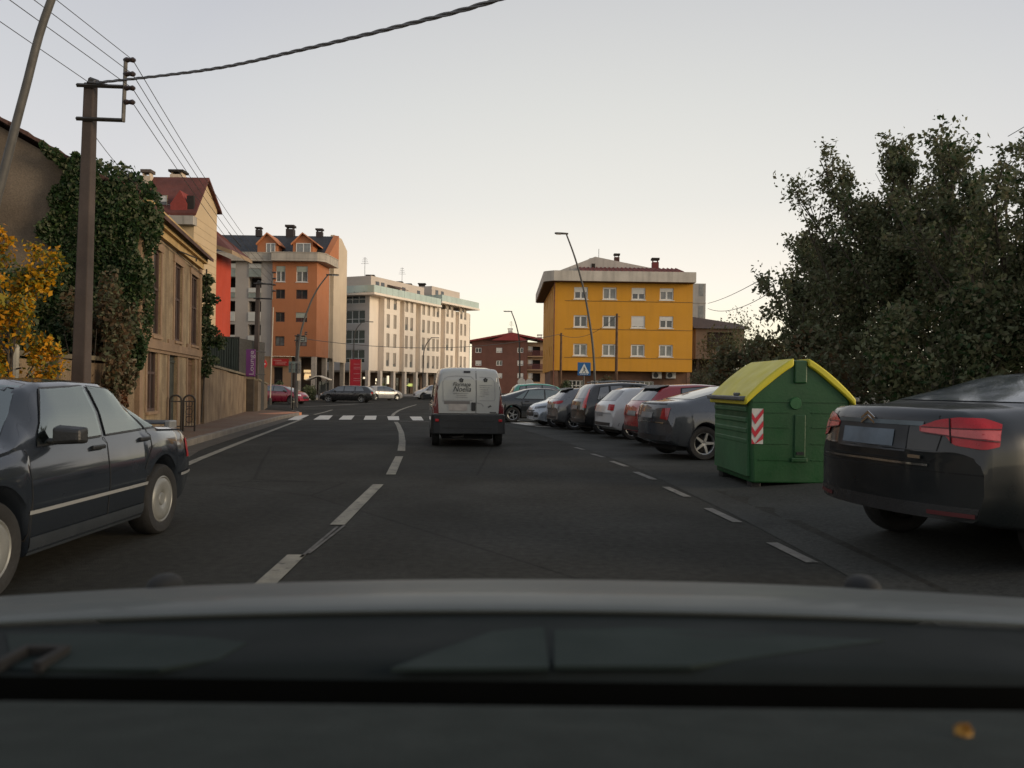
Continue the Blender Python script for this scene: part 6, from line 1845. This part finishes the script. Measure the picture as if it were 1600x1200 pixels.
for sg in (1, -1):
    v.patch('tail_lamp', [(.50, .76), (.665, .76)], [(.535, 1.40), (.60, 1.36)], 'rc', mat('tail_dark_red', (.10, .006, .012), .2, var=.2, scale=6, coat=.8), sg, .01, 6, 10)
    mb = MB(); mb.box(-.045, .02, sg * .72 - .04, sg * .72 + .04, .58, .64, 0, v.M); mb.build('reflector', lamp_red, v.root, bevel=.01)
def on_rear(me, y, z, sc=(1, 1), off=.008, name='lettering'):
    x = v.hit('rear', y, z, 1, 0).x - off
    M = v.M @ Matrix.Translation((x, y, z)) @ Matrix(((0, 0, -1, 0), (-1, 0, 0, 0), (0, 1, 0, 0), (0, 0, 0, 1))) @ Matrix.Diagonal((sc[0], sc[1], 1, 1))
    return link(name, me, v.root, M)
def fit(me, w):
    xs = [q.co.x for q in me.vertices]; return w / (max(xs) - min(xs))
me = text_mesh('Florinapa', .12, dk, .35); k = fit(me, .40); on_rear(me, .175, 1.425, (k, k * 1.25))
me = text_mesh('Noelia', .16, dk, .35); k = fit(me, .40); on_rear(me, .165, 1.315, (k, k * 1.15))
def emblem(y, z):
    mb = MB()
    for i in range(5):
        a = i * 2 * math.pi / 5 + .4
        c = Vector((.03 * math.cos(a), .03 * math.sin(a)))
        mb.prism([(c.x + .024 * math.cos(b), c.y + .024 * math.sin(b)) for b in [j * math.pi / 4 for j in range(8)]], -.001, .002)
    on_rear(mb.mesh('emblem', dk), y, z, (1, 1), .009, 'emblem')
emblem(.18, 1.52); emblem(-.37, 1.53)
def faint(y0, y1, z, hgt=.016, m=lt, n=10):
    mb = MB()
    for i in range(n):
        a, b = i / n, (i + random.uniform(.5, .9)) / n
        mb.box((y0 + (y1 - y0) * a), (y0 + (y1 - y0) * b), -hgt / 2, hgt / 2, -.001, .001)
    on_rear(mb.mesh('lettering', m), 0, z)
for y0, y1, z in ((-.36, .0, 1.225), (-.28, -.05, 1.18), (-.30, -.03, 1.135)): faint(y0, y1, z)
for y0, y1, z in ((.22, .52, 1.41), (.24, .47, 1.36), (.24, .44, 1.31), (.25, .46, 1.26), (.25, .46, 1.215), (.24, .36, 1.165)): faint(y0, y1, z, .013)
mb = MB(); mb.prism([(-.045, -.01), (-.01, -.035), (.0, -.012), (.05, .0), (.015, .03), (0, .012)], -.001, .003); on_rear(mb.mesh('emblem', dk), -.47, .93, (1, 1), .01, 'emblem')
mb = MB(); mb.box(-.075, .075, -.011, .011, -.001, .003); on_rear(mb.mesh('badge', dk), -.55, .795, (1, 1), .012, 'badge')
mb = MB(); mb.tube([(.05, .12, .30), (.02, .12, .24), (.1, .35, .22), (.35, .42, .24)], .022, 6, M=v.M); mb.build('exhaust', darksteel, v.root)

# ---- dark saloon at the right edge
C5 = dict(SALOON, L=4.75, pivot=0, top=[(0, .78), (.015, 1.0), (.05, 1.10), (.12, 1.155), (.7, 1.185), (1.65, 1.43), (2.2, 1.48), (2.8, 1.465), (3.15, 1.37), (3.85, 1.02), (4.4, .88), (4.65, .74), (4.75, .55)],
    belt=[(0, .70), (.03, .97), (.3, 1.01), (1.0, 1.02), (3.6, .96), (4.3, .82), (4.75, .5)], zb=[(0, .37), (.15, .34), (.6, .30), (1.4, .22), (4.4, .22), (4.75, .3)],
    w=[(0, .86), (.3, .91), (1, .93), (3.7, .93), (4.3, .88), (4.75, .78)], rb=.26, wr=.335, wheels=(.97, 3.80), ub=1.5,
    win=[([(2.5, 1.04), (3.5, 1.0)], [(2.5, 1.40), (3.05, 1.355)]), ([(1.45, 1.06), (2.43, 1.045)], [(1.72, 1.37), (2.43, 1.405)])],
    rwin=([(-.66, 1.20), (.66, 1.20)], [(-.54, 1.425), (.54, 1.425)]), fwin=([(-.68, 1.05), (.68, 1.05)], [(-.54, 1.39), (.54, 1.39)]), mirror=(3.3, 1.05))
c5p = mat('paint_blue_black', (.0055, .008, .0095), .34, metal=.05, var=.06, scale=1.5, coat=.5, spec=.4)
th = R(15)
c5 = Car('saloon_car', 'dark blue-black modern saloon parked tail-out at the right edge, red wraparound lamps', 'car', 'cars parked nose-in along the right', (2.80, 6.24, G(3.5, 7.2)), th, C5, c5p, 'five')
c5.glazing(mat('sky_toned_glass', (.085, .10, .115), .16, var=.12, scale=2, spec=1.0, ior=1.7, coat=.5)); c5.doors()  # glass base colour lightened to stand for reflected sky
c5.patch('number_plate', [(.36, .86), (-.22, .86)], [(.36, .985), (-.22, .985)], 'rear', mat('blue_plate', (.10, .13, .16), .5, var=.3, scale=5), 1, .012)
c5.patch('plate_recess', [(.44, .83), (-.34, .83)], [(.44, 1.02), (-.34, 1.02)], 'rear', mat('plate_recess_dark', (.012, .016, .02), .4), 1, .005, 10, 4)
c5.patch('boot_panel', [(.46, 1.022), (-.46, 1.022)], [(.46, 1.055), (-.46, 1.055)], 'rear', mat('boot_strip', (.10, .125, .14), .35, metal=.6), 1, .008, 12, 2)
c5.line('chrome_strip', [(.70, .745), (0, .75), (-.52, .745)], 'rear', chrome, 1, .008, .014)
c5.line('boot_gap', [(.60, .77), (0, .775), (-.56, .77), (-.60, .98), (-.55, 1.10)], 'rear', void, 1, .005, .003, None, 24)
c5.line('boot_gap', [(.60, .77), (.60, .98), (.55, 1.10)], 'rear', void, 1, .005, .003)
for sg in (1, -1):
    c5.patch('tail_lamp', [(.36, .985), (.53, .965), (.57, .90), (.76, .875), (.85, .90)], [(.36, 1.02), (.48, 1.07), (.60, 1.09), (.76, 1.085), (.865, 1.05)], 'rc', lamp_red, sg, .010, 14, 6)
    c5.patch('lamp_band', [(.37, .982), (.60, .960), (.85, .94)], [(.37, 1.01), (.60, 1.008), (.858, 1.005)], 'rc', lamp_pink, sg, .013, 12, 3)
    c5.patch('reflector', [(sg * .52, .40), (sg * .82, .40)], [(sg * .52, .43), (sg * .82, .43)], 'rear', mat('reflector_dim', (.07, .006, .008), .5), 1, .014)
seam = mat('lamp_seam', (.06, .004, .006), .4)
for sg in (1, -1):
    c5.line('lamp_seam', [(.37, 1.015), (.60, 1.014), (.86, 1.012)], 'rc', seam, sg, .004, .016, None, 16)
    c5.line('lamp_seam', [(.37, .978), (.60, .954), (.85, .932)], 'rc', seam, sg, .004, .016, None, 16)
    c5.line('lamp_seam', [(.565, .91), (.555, 1.08)], 'rc', void, sg, .005, .016, None, 10)
c5.line('bumper_gap', [(.86, .70), (0, .71), (-.86, .70)], 'rear', void, 1, .004, .003, None, 20)
c5.patch('bumper_skirt', [(.82, .37), (-.82, .37)], [(.84, .47), (-.84, .47)], 'rear', black_p, 1, .006, 14, 3)
mb = MB()
for s_ in (0, 1):
    z = 1.055 + .035 * s_
    mb.prism([(-.075, -.03 + .035 * s_), (0, .015 + .035 * s_), (.075, -.03 + .035 * s_), (.075, -.012 + .035 * s_), (0, .036 + .035 * s_), (-.075, -.012 + .035 * s_)], -.001, .006)
q = c5.hit('rear', .06, 1.045, 1, .012)
M = c5.M @ Matrix.Translation(q) @ Matrix(((0, 0, -1, 0), (-1, 0, 0, 0), (0, 1, 0, 0), (0, 0, 0, 1)))
mb.build('emblem', chrome, c5.root, M=M)
mb = MB(); mb.box(-.06, .06, -.012, .012, -.001, .004); q = c5.hit('rear', -.42, .80, 1, .008); mb.build('badge', chrome, c5.root, M=c5.M @ Matrix.Translation(q) @ Matrix(((0, 0, -1, 0), (-1, 0, 0, 0), (0, 1, 0, 0), (0, 0, 0, 1))))
c5.line('chrome_strip', [(.55, .48), (.9, .47)], 'side', chrome, -1, .008, .01)

# ---- the row of cars parked nose-in
GRP = 'cars parked nose-in along the right'
def tail(c, lamp_pts, plate=(.24, .80), lm=None, plate_on=True, axis='rc'):
    for sg in (1, -1): c.patch('tail_lamp', *lamp_pts, axis, lm or lamp_red, sg, .010, 6, 6)
    if plate_on: c.patch('number_plate', [(plate[0], plate[1] - .055), (-plate[0], plate[1] - .055)], [(plate[0], plate[1] + .055), (-plate[0], plate[1] + .055)], 'rear', plate_m, 1, .012)
def parked(name, label, S, px, d, hd, col, metal, lamp_pts, rim='five', lm=None, plate=(.24, .80), roofm=None, bumper=None):
    h = R(hd)
    c = side_pose(px, S['wheels'][0], S, h, -1, d=d)
    k = Car(name, label, 'car', GRP, c, h, S, col, rim)
    k.glazing(); k.doors(); tail(k, lamp_pts, plate, lm)
    W = k.W / k.sy
    k.patch('bumper_skirt', [(W * .9, .37), (-W * .9, .37)], [(W * .92, .46), (-W * .92, .46)], 'rear', black_p, 1, .006, 10, 2)
    k.line('bumper_gap', [(W * .9, .70), (0, .705), (-W * .9, .70)], 'rear', void, 1, .004, .003, None, 16)
    if bumper: k.patch('bumper', [(W * .93, .40), (-W * .93, .40)], [(W * .95, .62), (-W * .95, .62)], 'rear', bumper, 1, .012, 12, 3)
    return k
GREY = dict(SALOON, L=4.5, top=[(0, .75), (.015, .98), (.05, 1.06), (.14, 1.105), (.5, 1.14), (1.6, 1.42), (2.1, 1.46), (2.65, 1.45), (3.0, 1.35), (3.7, 1.0), (4.2, .86), (4.42, .74), (4.5, .55)], rb=.22, wheels=(.82, 3.5),
    rwin=([(-.63, 1.16), (.63, 1.16)], [(-.52, 1.40), (.52, 1.40)]))
k = parked('saloon_car', 'dark grey saloon parked just beyond the green container', GREY, 1099, 15.3, 14, paint('dark_grey', (.052, .059, .068), .3), .4, ([(.42, .78), (.60, .76)], [(.46, .98), (.64, .99)]), lm=mat('lamp_round_red', (.30, .014, .022), .2, var=.2, scale=8, coat=.8), plate=(.26, .84))
k.line('chrome_strip', [(.62, .70), (0, .715), (-.62, .70)], 'rear', chrome, 1, .010, .012)
k.patch('boot_lip', [(.60, 1.05), (-.60, 1.05)], [(.60, 1.075), (-.60, 1.075)], 'rear', black_p, 1, .008)
RED = dict(HATCH, sz=1.04, L=4.05)
redp = paint('red', (.28, .013, .018), .15)
k = parked('hatchback_car', 'red hatchback with a black tailgate spoiler, its roof showing over the dark grey saloon', RED, 1048, 18.9, 14, redp, .2, ([(.36, .70), (.56, .68)], [(.40, .95), (.60, .93)]), plate=(.24, .76))
mb = MB(); mb.prism([(.42, 1.40), (.52, 1.44), (.75, 1.485), (.72, 1.45)], -.55, .55, 'y', 0, k.M); mb.build('roof_spoiler', black_p, k.root, bevel=.01)
WH = dict(HATCH, L=4.05)
k = parked('hatchback_car', 'white hatchback with square red tail lamps in the middle of the parked row', WH, 988, 22.0, 13, paint('white', (.50, .51, .51), .0, .35), 0, ([(.40, .80), (.63, .79)], [(.42, .965), (.64, .955)]), plate=(.25, .68))
BL = dict(MPV)
k = parked('mpv_car', 'black people carrier with tall upright red tail lamps', BL, 942, 24.7, 13, paint('black', (.016, .017, .018), .2), .2, ([(.47, .82), (.63, .80)], [(.565, 1.40), (.625, 1.36)]), plate=(.24, .82), lm=mat('lamp_bright_red', (.50, .02, .02), .2, var=.15, scale=8, coat=.8))
for sg in (1, -1): mb = MB(); mb.tube([(.6, sg * .58, 1.60), (1.4, sg * .60, 1.66), (2.1, sg * .58, 1.64)], .018, 6, M=k.M); mb.build('roof_rail', alloy, k.root)
GH = dict(HATCH, L=4.1, sz=1.0)
k = parked('hatchback_car', 'mid-grey hatchback with slim wide tail lamps, beside the pale silver-blue car', GH, 897, 27.4, 12, paint('mid_grey', (.135, .14, .145), .45), .4, ([(.28, .90), (.56, .87), (.72, .92)], [(.28, .95), (.56, .985), (.74, 1.0)]), rim='seven', plate=(.25, .80))
mb = MB(); mb.prism([(.40, 1.36), (.50, 1.40), (.75, 1.44), (.72, 1.41)], -.55, .55, 'y', 0, k.M); mb.build('roof_spoiler', black_p, k.root, bevel=.01)
# pale blue car parked the other way, its front to the road
PB = dict(SALOON, sx=.97, fb=.34)
h = R(193)
fpt = gx(842, 29.6)
f = Vector((math.cos(h), math.sin(h), 0)); lf = Vector((-f.y, f.x, 0))
c = fpt - f * (PB['L'] * .97 / 2 - .25) - lf * .62
k = Car('saloon_car', 'pale silver-blue car parked with its headlamp towards the road', 'car', GRP, (c.x, c.y, G(c.x, c.y)), h, PB, paint('silver_blue', (.36, .40, .44), .4), 'seven')
k.glazing(); k.doors()
for sg in (1, -1):
    k.patch('headlamp', [(.42, .66), (.90, .72)], [(.42, .745), (.92, .80)], 'fc', mat('headlamp_dark', (.06, .07, .08), .1, coat=1), sg, .008, 8, 4)
    k.patch('fog_lamp', [(.46, .36), (.64, .36)], [(.46, .45), (.64, .46)], 'fc', black_p, sg, .008)
k.patch('grille', [(-.5, .40), (.5, .40)], [(-.5, .62), (.5, .62)], 'front', black_p, 1, .008, 10, 4)
# dark saloon side-on and teal car beyond
h = R(8)
c = side_pose(801, SALOON['wheels'][0], SALOON, h, -1, d=33.5)
k = Car('saloon_car', 'near-black saloon with white alloy wheels just right of the white van', 'car', GRP, c, h, SALOON, paint('near_black', (.015, .018, .020), .3), 'five')
k.glazing(mat('side_glass_teal', (.035, .06, .055), .05, spec=1, ior=1.8)); k.doors(); tail(k, ([(.42, .78), (.62, .76)], [(.46, .95), (.64, .95)]))
h = R(6)
TE = dict(MPV, sx=1.02, sz=1.08)
c = side_pose(815, TE['wheels'][0], TE, h, -1, d=42)
k = Car('mpv_car', 'teal green van-like car behind the near-black saloon', 'car', GRP, c, h, TE, paint('teal', (.055, .27, .20), .1), 'seven')
k.glazing(); k.doors(); tail(k, ([(.47, .82), (.63, .80)], [(.55, 1.25), (.62, 1.22)]))

# ---- traffic and parked cars in the distance
def far_car(name, label, S, px, d, hd, pm, rim, group='cars at the far junction', front=True, dz=0):
    h = R(hd); b = gx(px, d); b.z += dz
    k = Car(name, label, 'car', group, b, h, S, pm, rim)
    k.glazing(); k.doors()
    for sg in (1, -1):
        k.patch('tail_lamp', [(.42, .78), (.60, .76)], [(.45, .93), (.62, .93)], 'rc', lamp_red, sg, .010)
        k.patch('headlamp', [(.46, .64), (.78, .66)], [(.46, .74), (.80, .77)], 'fc', lamp_white, sg, .010)
    k.patch('grille', [(-.4, .42), (.4, .42)], [(-.4, .60), (.4, .60)], 'front', black_p, 1, .008)
    return k
far_car('hatchback_car', 'dark red hatchback waiting at the left side street', HATCH, 441, 61, -14, paint('crimson', (.22, .012, .030), .15), 'dark')
far_car('estate_car', 'long black estate car crossing the junction, pointing left', ESTATE, 543, 69, 176, paint('black', (.016, .017, .018)), 'five')
far_car('saloon_car', 'silver car turned away behind the tail of the black estate car', dict(HATCH), 598, 80, 40, paint('silver', (.26, .26, .26), .1), 'five')
far_car('hatchback_car', 'white off-roader pointing left, partly behind the white van', dict(MPV, wr=.36), 675, 88, 200, paint('white', (.50, .51, .51)), 'dark')

# ---------------------------------------------------------------- green recycling container
def container():
    b = gp(1167, 763)
    ang = R(1.5)
    r = empty('recycling_container', (b.x, b.y, G(b.x, b.y)), ang, 'big green street container with two yellow lids and a red and white chevron sticker', 'container')
    gm = mat('container_green', (.0045, .058, .0135), .5, var=.14, scale=1.8, streak=.25, fine=.08, bump=.08, bscale=25)
    gl = mat('container_green_skylit', (.030, .105, .040), .6, var=.15, scale=1.8, fine=.1)  # lighter green of the road side: sky light put into the colour
    ym = mat('lid_yellow', (.52, .46, .025), .5, var=.1, scale=2.0, fine=.06)
    gr = mat('lid_grey', (.085, .095, .10), .5, var=.12)
    W, D, z0, ze, zr = 1.40, 1.66, .075, 1.225, 1.735
    ch = .035
    prof = [(.05, z0), (W - .05, z0), (W, ze), (W * .56, zr), (W * .44, zr), (0, ze)]
    # body with chamfered corners
    def ring(y, inset): return [(u + (inset if u < W / 2 else -inset), y, z) for u, z in prof]
    mb = MB()
    R_ = [ring(0, ch), ring(ch, 0), ring(D - ch, 0), ring(D, ch)]
    vs = [p for q in R_ for p in q]; n = 6; fs = [(0, 1, 2, 5), (2, 3, 4, 5), (3 * n + 5, 3 * n + 2, 3 * n + 1, 3 * n), (3 * n + 5, 3 * n + 4, 3 * n + 3, 3 * n + 2)]
    for k in range(3):
        for j in range(n): fs.append((k * n + j, (k + 1) * n + j, (k + 1) * n + (j + 1) % n, k * n + (j + 1) % n))
    mb.add(vs, [f[::-1] for f in fs]); mb.build('body', gm, r, bevel=.02)
    # pressed ribs along the road side (left) and the end
    mb = MB()
    for k in range(7):
        z = .30 + .145 * k; off = .05 * (1 - (z - z0) / (ze - z0))
        mb.box(off - .022, off + .02, ch + .04, D - ch - .04, z, z + .072)
    mb.build('side_rib', gl, r, bevel=.015)
    mb = MB(); mb.box(.012, .05, ch + .01, D - ch - .01, .16, ze - .02); mb.build('side_panel', gl, r)
    mb = MB()
    for z in (.38, .60, .82, 1.02): mb.box(ch + .12, W * .40, -.010, .01, z, z + .012); mb.box(W * .62, W - ch - .1, -.010, .01, z, z + .012)
    mb.box(ch + .02, W - ch - .02, -.012, .01, ze - .06, ze - .045)
    mb.build('end_rib', gm, r)
    mb = MB(); mb.box(W * .45, W * .56, -.014, .01, .42, 1.0); mb.box(W * .42, W * .58, -.022, .01, .36, .42); mb.build('lifting_rail', gm, r, bevel=.02); mb = MB(); mb.box(W * .44, W * .565, -.03, .01, 1.42, zr - .005); mb.build('ridge_end', gm, r, bevel=.02)
    mb = MB(); mb.lathe([(0, .02), (.075, .02), (.085, 0)], 20, M=Matrix.Translation((W * .46, -.002, 1.15)) @ Matrix.Rotation(R(90), 4, 'X')); mb.build('emblem', mat('faded_disc', (.010, .088, .024), .6), r)
    mb = MB(); mb.box(W * .47, W * .54, -.024, -.01, .46, .50); mb.build('lock', black_p, r)
    # lids: thick curved shells along both slopes
    for side in (0, 1):
        pts = []
        for i in range(9):
            f = i / 8
            u = W * .43 * (1 - f) + (-.05) * f; z = zr + .025 - (zr - ze + .03) * f + .045 * math.sin(math.pi * f) ** .8
            pts.append((u if side == 0 else W - u, z))
        low = [(u, z - .125 + .02 * abs(2 * i / 8 - 1)) for i, (u, z) in enumerate(pts)]
        poly = pts + low[::-1]
        if side: poly = poly[::-1]
        mb = MB(); mb.prism(poly, -.05, D + .05, 'y'); mb.build('lid', ym, r, smooth=30, bevel=.02)
        mb = MB(); x = -.06 if side == 0 else W + .06
        mb.box(min(x - .05, x + .06), max(x - .05, x + .06), .0, D, ze - .045, ze + .015); mb.box(x - .02, x + .05, .3, .42, ze + .015, ze + .06); mb.build('lid_rim', gr, r, bevel=.015)
    # chevron sticker on the corner
    M = Matrix.Translation((.005, ch * .1, 0))
    sw, s0, s1 = .155, .60, 1.075
    st = MB(); e = Vector((ch * .9, -ch * .9)).normalized()
    SM = Matrix.Translation((.05, 0, 0))
    st.box(0, sw, -.012, -.006, s0, s1, 0, SM); s = st.build('hazard_sticker', mat('sticker_white', (.46, .46, .43), .5), r)
    mb = MB(); h = .158
    def chev(zc):
        lo, hi = lambda z: clamp(z, s0, s1), None
        P = [(0, zc), (sw * .3, zc - .075), (sw, zc + .075), (sw, zc + .075 + h * .5), (sw * .3, zc - .075 + h * .5), (0, zc + h * .5)]
        P = [(a, clamp(b, s0, s1)) for a, b in P]
        mb.prism(P, -.017, -.013, 'y', 0, SM)
    for zc in (s0 - .01, s0 + .16, s0 + .34): chev(zc)
    mb.build('chevron', mat('sticker_red', (.42, .02, .035), .5), s)
    for x, y in ((.14, .15), (W - .14, .15), (.14, D - .15), (W - .14, D - .15)):
        mb = MB(); mb.box(x - .07, x + .07, y - .09, y + .09, -.01, .11); mb.build('foot', black_p, r, bevel=.015)
    mb = MB(); mb.box(W - .02, W + .12, .12, .2, .06, .16); mb.box(W + .0, W + .16, .1, .22, -.01, .06); mb.build('pedal', mat('pedal_grey', (.15, .155, .15), .6), r, bevel=.01)
container()

# ---------------------------------------------------------------- the car the picture is taken from
def own_car():
    r = empty('car', (0, 1.2, 0), 0, 'silver-grey car whose bonnet, wiper cowl and dashboard run along the bottom of the view', 'car')
    T = Matrix.Translation((0, -1.2, 0))
    hp = mat('bonnet_grey', (.054, .064, .060), .5, metal=.2, var=.06, scale=1.2, coat=.12, fine=.03)
    def grid(fn, xs, ys, name, m, thick=.012, smooth=True):
        vs = [fn(float(x), float(y)) for y in ys for x in xs]; n = len(xs); k = len(vs)
        fs = [(j * n + i, j * n + i + 1, (j + 1) * n + i + 1, (j + 1) * n + i) for j in range(len(ys) - 1) for i in range(n - 1)]
        vb = [(x, y, z - thick) for x, y, z in vs]
        fb = [tuple(q + k for q in f[::-1]) for f in fs]
        e = []
        for i in range(n - 1): e += [(i + 1, i, k + i, k + i + 1), ((len(ys) - 1) * n + i, (len(ys) - 1) * n + i + 1, k + (len(ys) - 1) * n + i + 1, k + (len(ys) - 1) * n + i)]
        for j in range(len(ys) - 1): e += [(j * n, (j + 1) * n, k + (j + 1) * n, k + j * n), ((j + 1) * n + n - 1, j * n + n - 1, k + j * n + n - 1, k + (j + 1) * n + n - 1)]
        mb = MB(); mb.add(vs + vb, fs + fb + e, 0, T)
        return mb.build(name, m, r, smooth=40)
    tilt = .0125
    def bonnet(x, y):
        z = EYE - .2416 * y - .239 * (y - 1.31) ** 2 - .0431 * x * x + tilt * x
        z += .006 * math.exp(-((y - 1.0) / .045) ** 2)                  # raised crease along the rear edge
        z -= .003 * clamp((.955 - y) / .02, 0, 1) ** 2
        return (x, y, z)
    xs = np.linspace(-.92, .92, 33)
    grid(bonnet, xs, [.935, .94, .947, .955, .965, .975, .985, .995, 1.005, 1.02, 1.04, 1.07, 1.1, 1.15, 1.2, 1.25, 1.3, 1.35, 1.4, 1.5, 1.6, 1.75, 1.95], 'bonnet', hp, .003)
    for px, py in ((257, 917), (1348, 924)):
        q = at(px, py, 1.27); z = bonnet(q.x, 1.27)[2]
        mb = MB(); mb.lathe([(.026, -.012), (.026, .003), (.022, .012), (.014, .018), (0, .020)], 18, M=T @ Matrix.Translation((q.x, 1.27, z)) @ Matrix.Diagonal((1, 1.4, 1, 1))); mb.build('washer_jet', mat('jet_black', (.006, .007, .007), .8), r, smooth=60)
    cowl = mat('cowl_plastic', (.010, .0135, .0135), .75, var=.2, scale=3, spec=.12)
    grid(lambda x, y: (x, y, bonnet(x, .935)[2] - .006 - .006 * (.935 - y) / .17 - .05 * clamp((.80 - y) / .04, 0, 1) ** 2), np.linspace(-.72, .72, 21), [.762, .772, .782, .79, .80, .84, .88, .91, .934], 'cowl', cowl, .01)
    pm = mat('cowl_reflection', (.018, .027, .025), .75, var=.15, scale=4, spec=.12)  # lighter shapes on the cowl standing in for pale windscreen reflections
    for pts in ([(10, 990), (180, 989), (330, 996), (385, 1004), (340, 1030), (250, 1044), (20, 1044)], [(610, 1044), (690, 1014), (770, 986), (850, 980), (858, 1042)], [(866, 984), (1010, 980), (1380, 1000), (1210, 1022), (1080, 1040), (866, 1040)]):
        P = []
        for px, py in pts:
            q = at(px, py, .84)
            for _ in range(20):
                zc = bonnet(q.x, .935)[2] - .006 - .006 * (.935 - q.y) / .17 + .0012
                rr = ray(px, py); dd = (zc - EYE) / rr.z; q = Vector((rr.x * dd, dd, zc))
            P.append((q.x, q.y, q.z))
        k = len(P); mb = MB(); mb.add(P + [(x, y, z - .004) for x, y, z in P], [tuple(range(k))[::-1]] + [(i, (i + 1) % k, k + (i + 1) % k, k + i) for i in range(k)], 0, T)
        mb.build('cowl_reflection', pm, r)
    q = at(40, 1040, .80)  # dark windscreen reflection, built as small bars on the cowl
    mb = MB(); zq = bonnet(q.x, .935)[2] - .006
    for a in (-.024, .016): mb.box(q.x + a, q.x + a + .008, .785, .83, zq - .004, zq + .006, 0, T)
    mb.box(q.x - .024, q.x + .024, .83, .838, zq - .004, zq + .006, 0, T); mb.build('dark_reflection', void, r)
    grid(lambda x, y: (x, y, 1.088 - .05 * math.sin(math.pi * clamp((y - .695) / .068, 0, 1)) + .004 * x), np.linspace(-.62, .62, 15), [.695, .705, .715, .73, .745, .755, .763], 'windscreen_rim', mat('rim_black', (.0012, .0014, .0012), .95, spec=.05), .01)
    dash = mat('dashboard_plastic', (.016, .022, .0195), .85, var=.10, scale=9, fine=.12, bump=.25, bscale=220, spec=.2)
    grid(lambda x, y: (x, y, 1.0935 + .205 * (.70 - y) + .004 * x - .012 * clamp((y - .685) / .02, 0, 1)), np.linspace(-.62, .62, 17), [.36, .42, .5, .58, .64, .67, .682, .69, .70], 'dashboard', dash, .02)
    rr = ray(1506, 1149); yy = (1.0935 + .205 * .70 - EYE) / (rr.z + .205 - .004 * rr.x)
    cr = empty('crumb', (rr.x * yy, yy, EYE + rr.z * yy), 0, 'tiny ochre crumb lying on the dashboard at the lower right', 'crumb')
    pts = np.concatenate([blob(60, (0, 0, .004), (.006, .006, .004), .2)])
    leaves('grain', pts, .005, [mat('crumb_ochre', (.50, .27, .05), .7, var=.3, scale=200)], cr, aspect=1.0)
own_car()
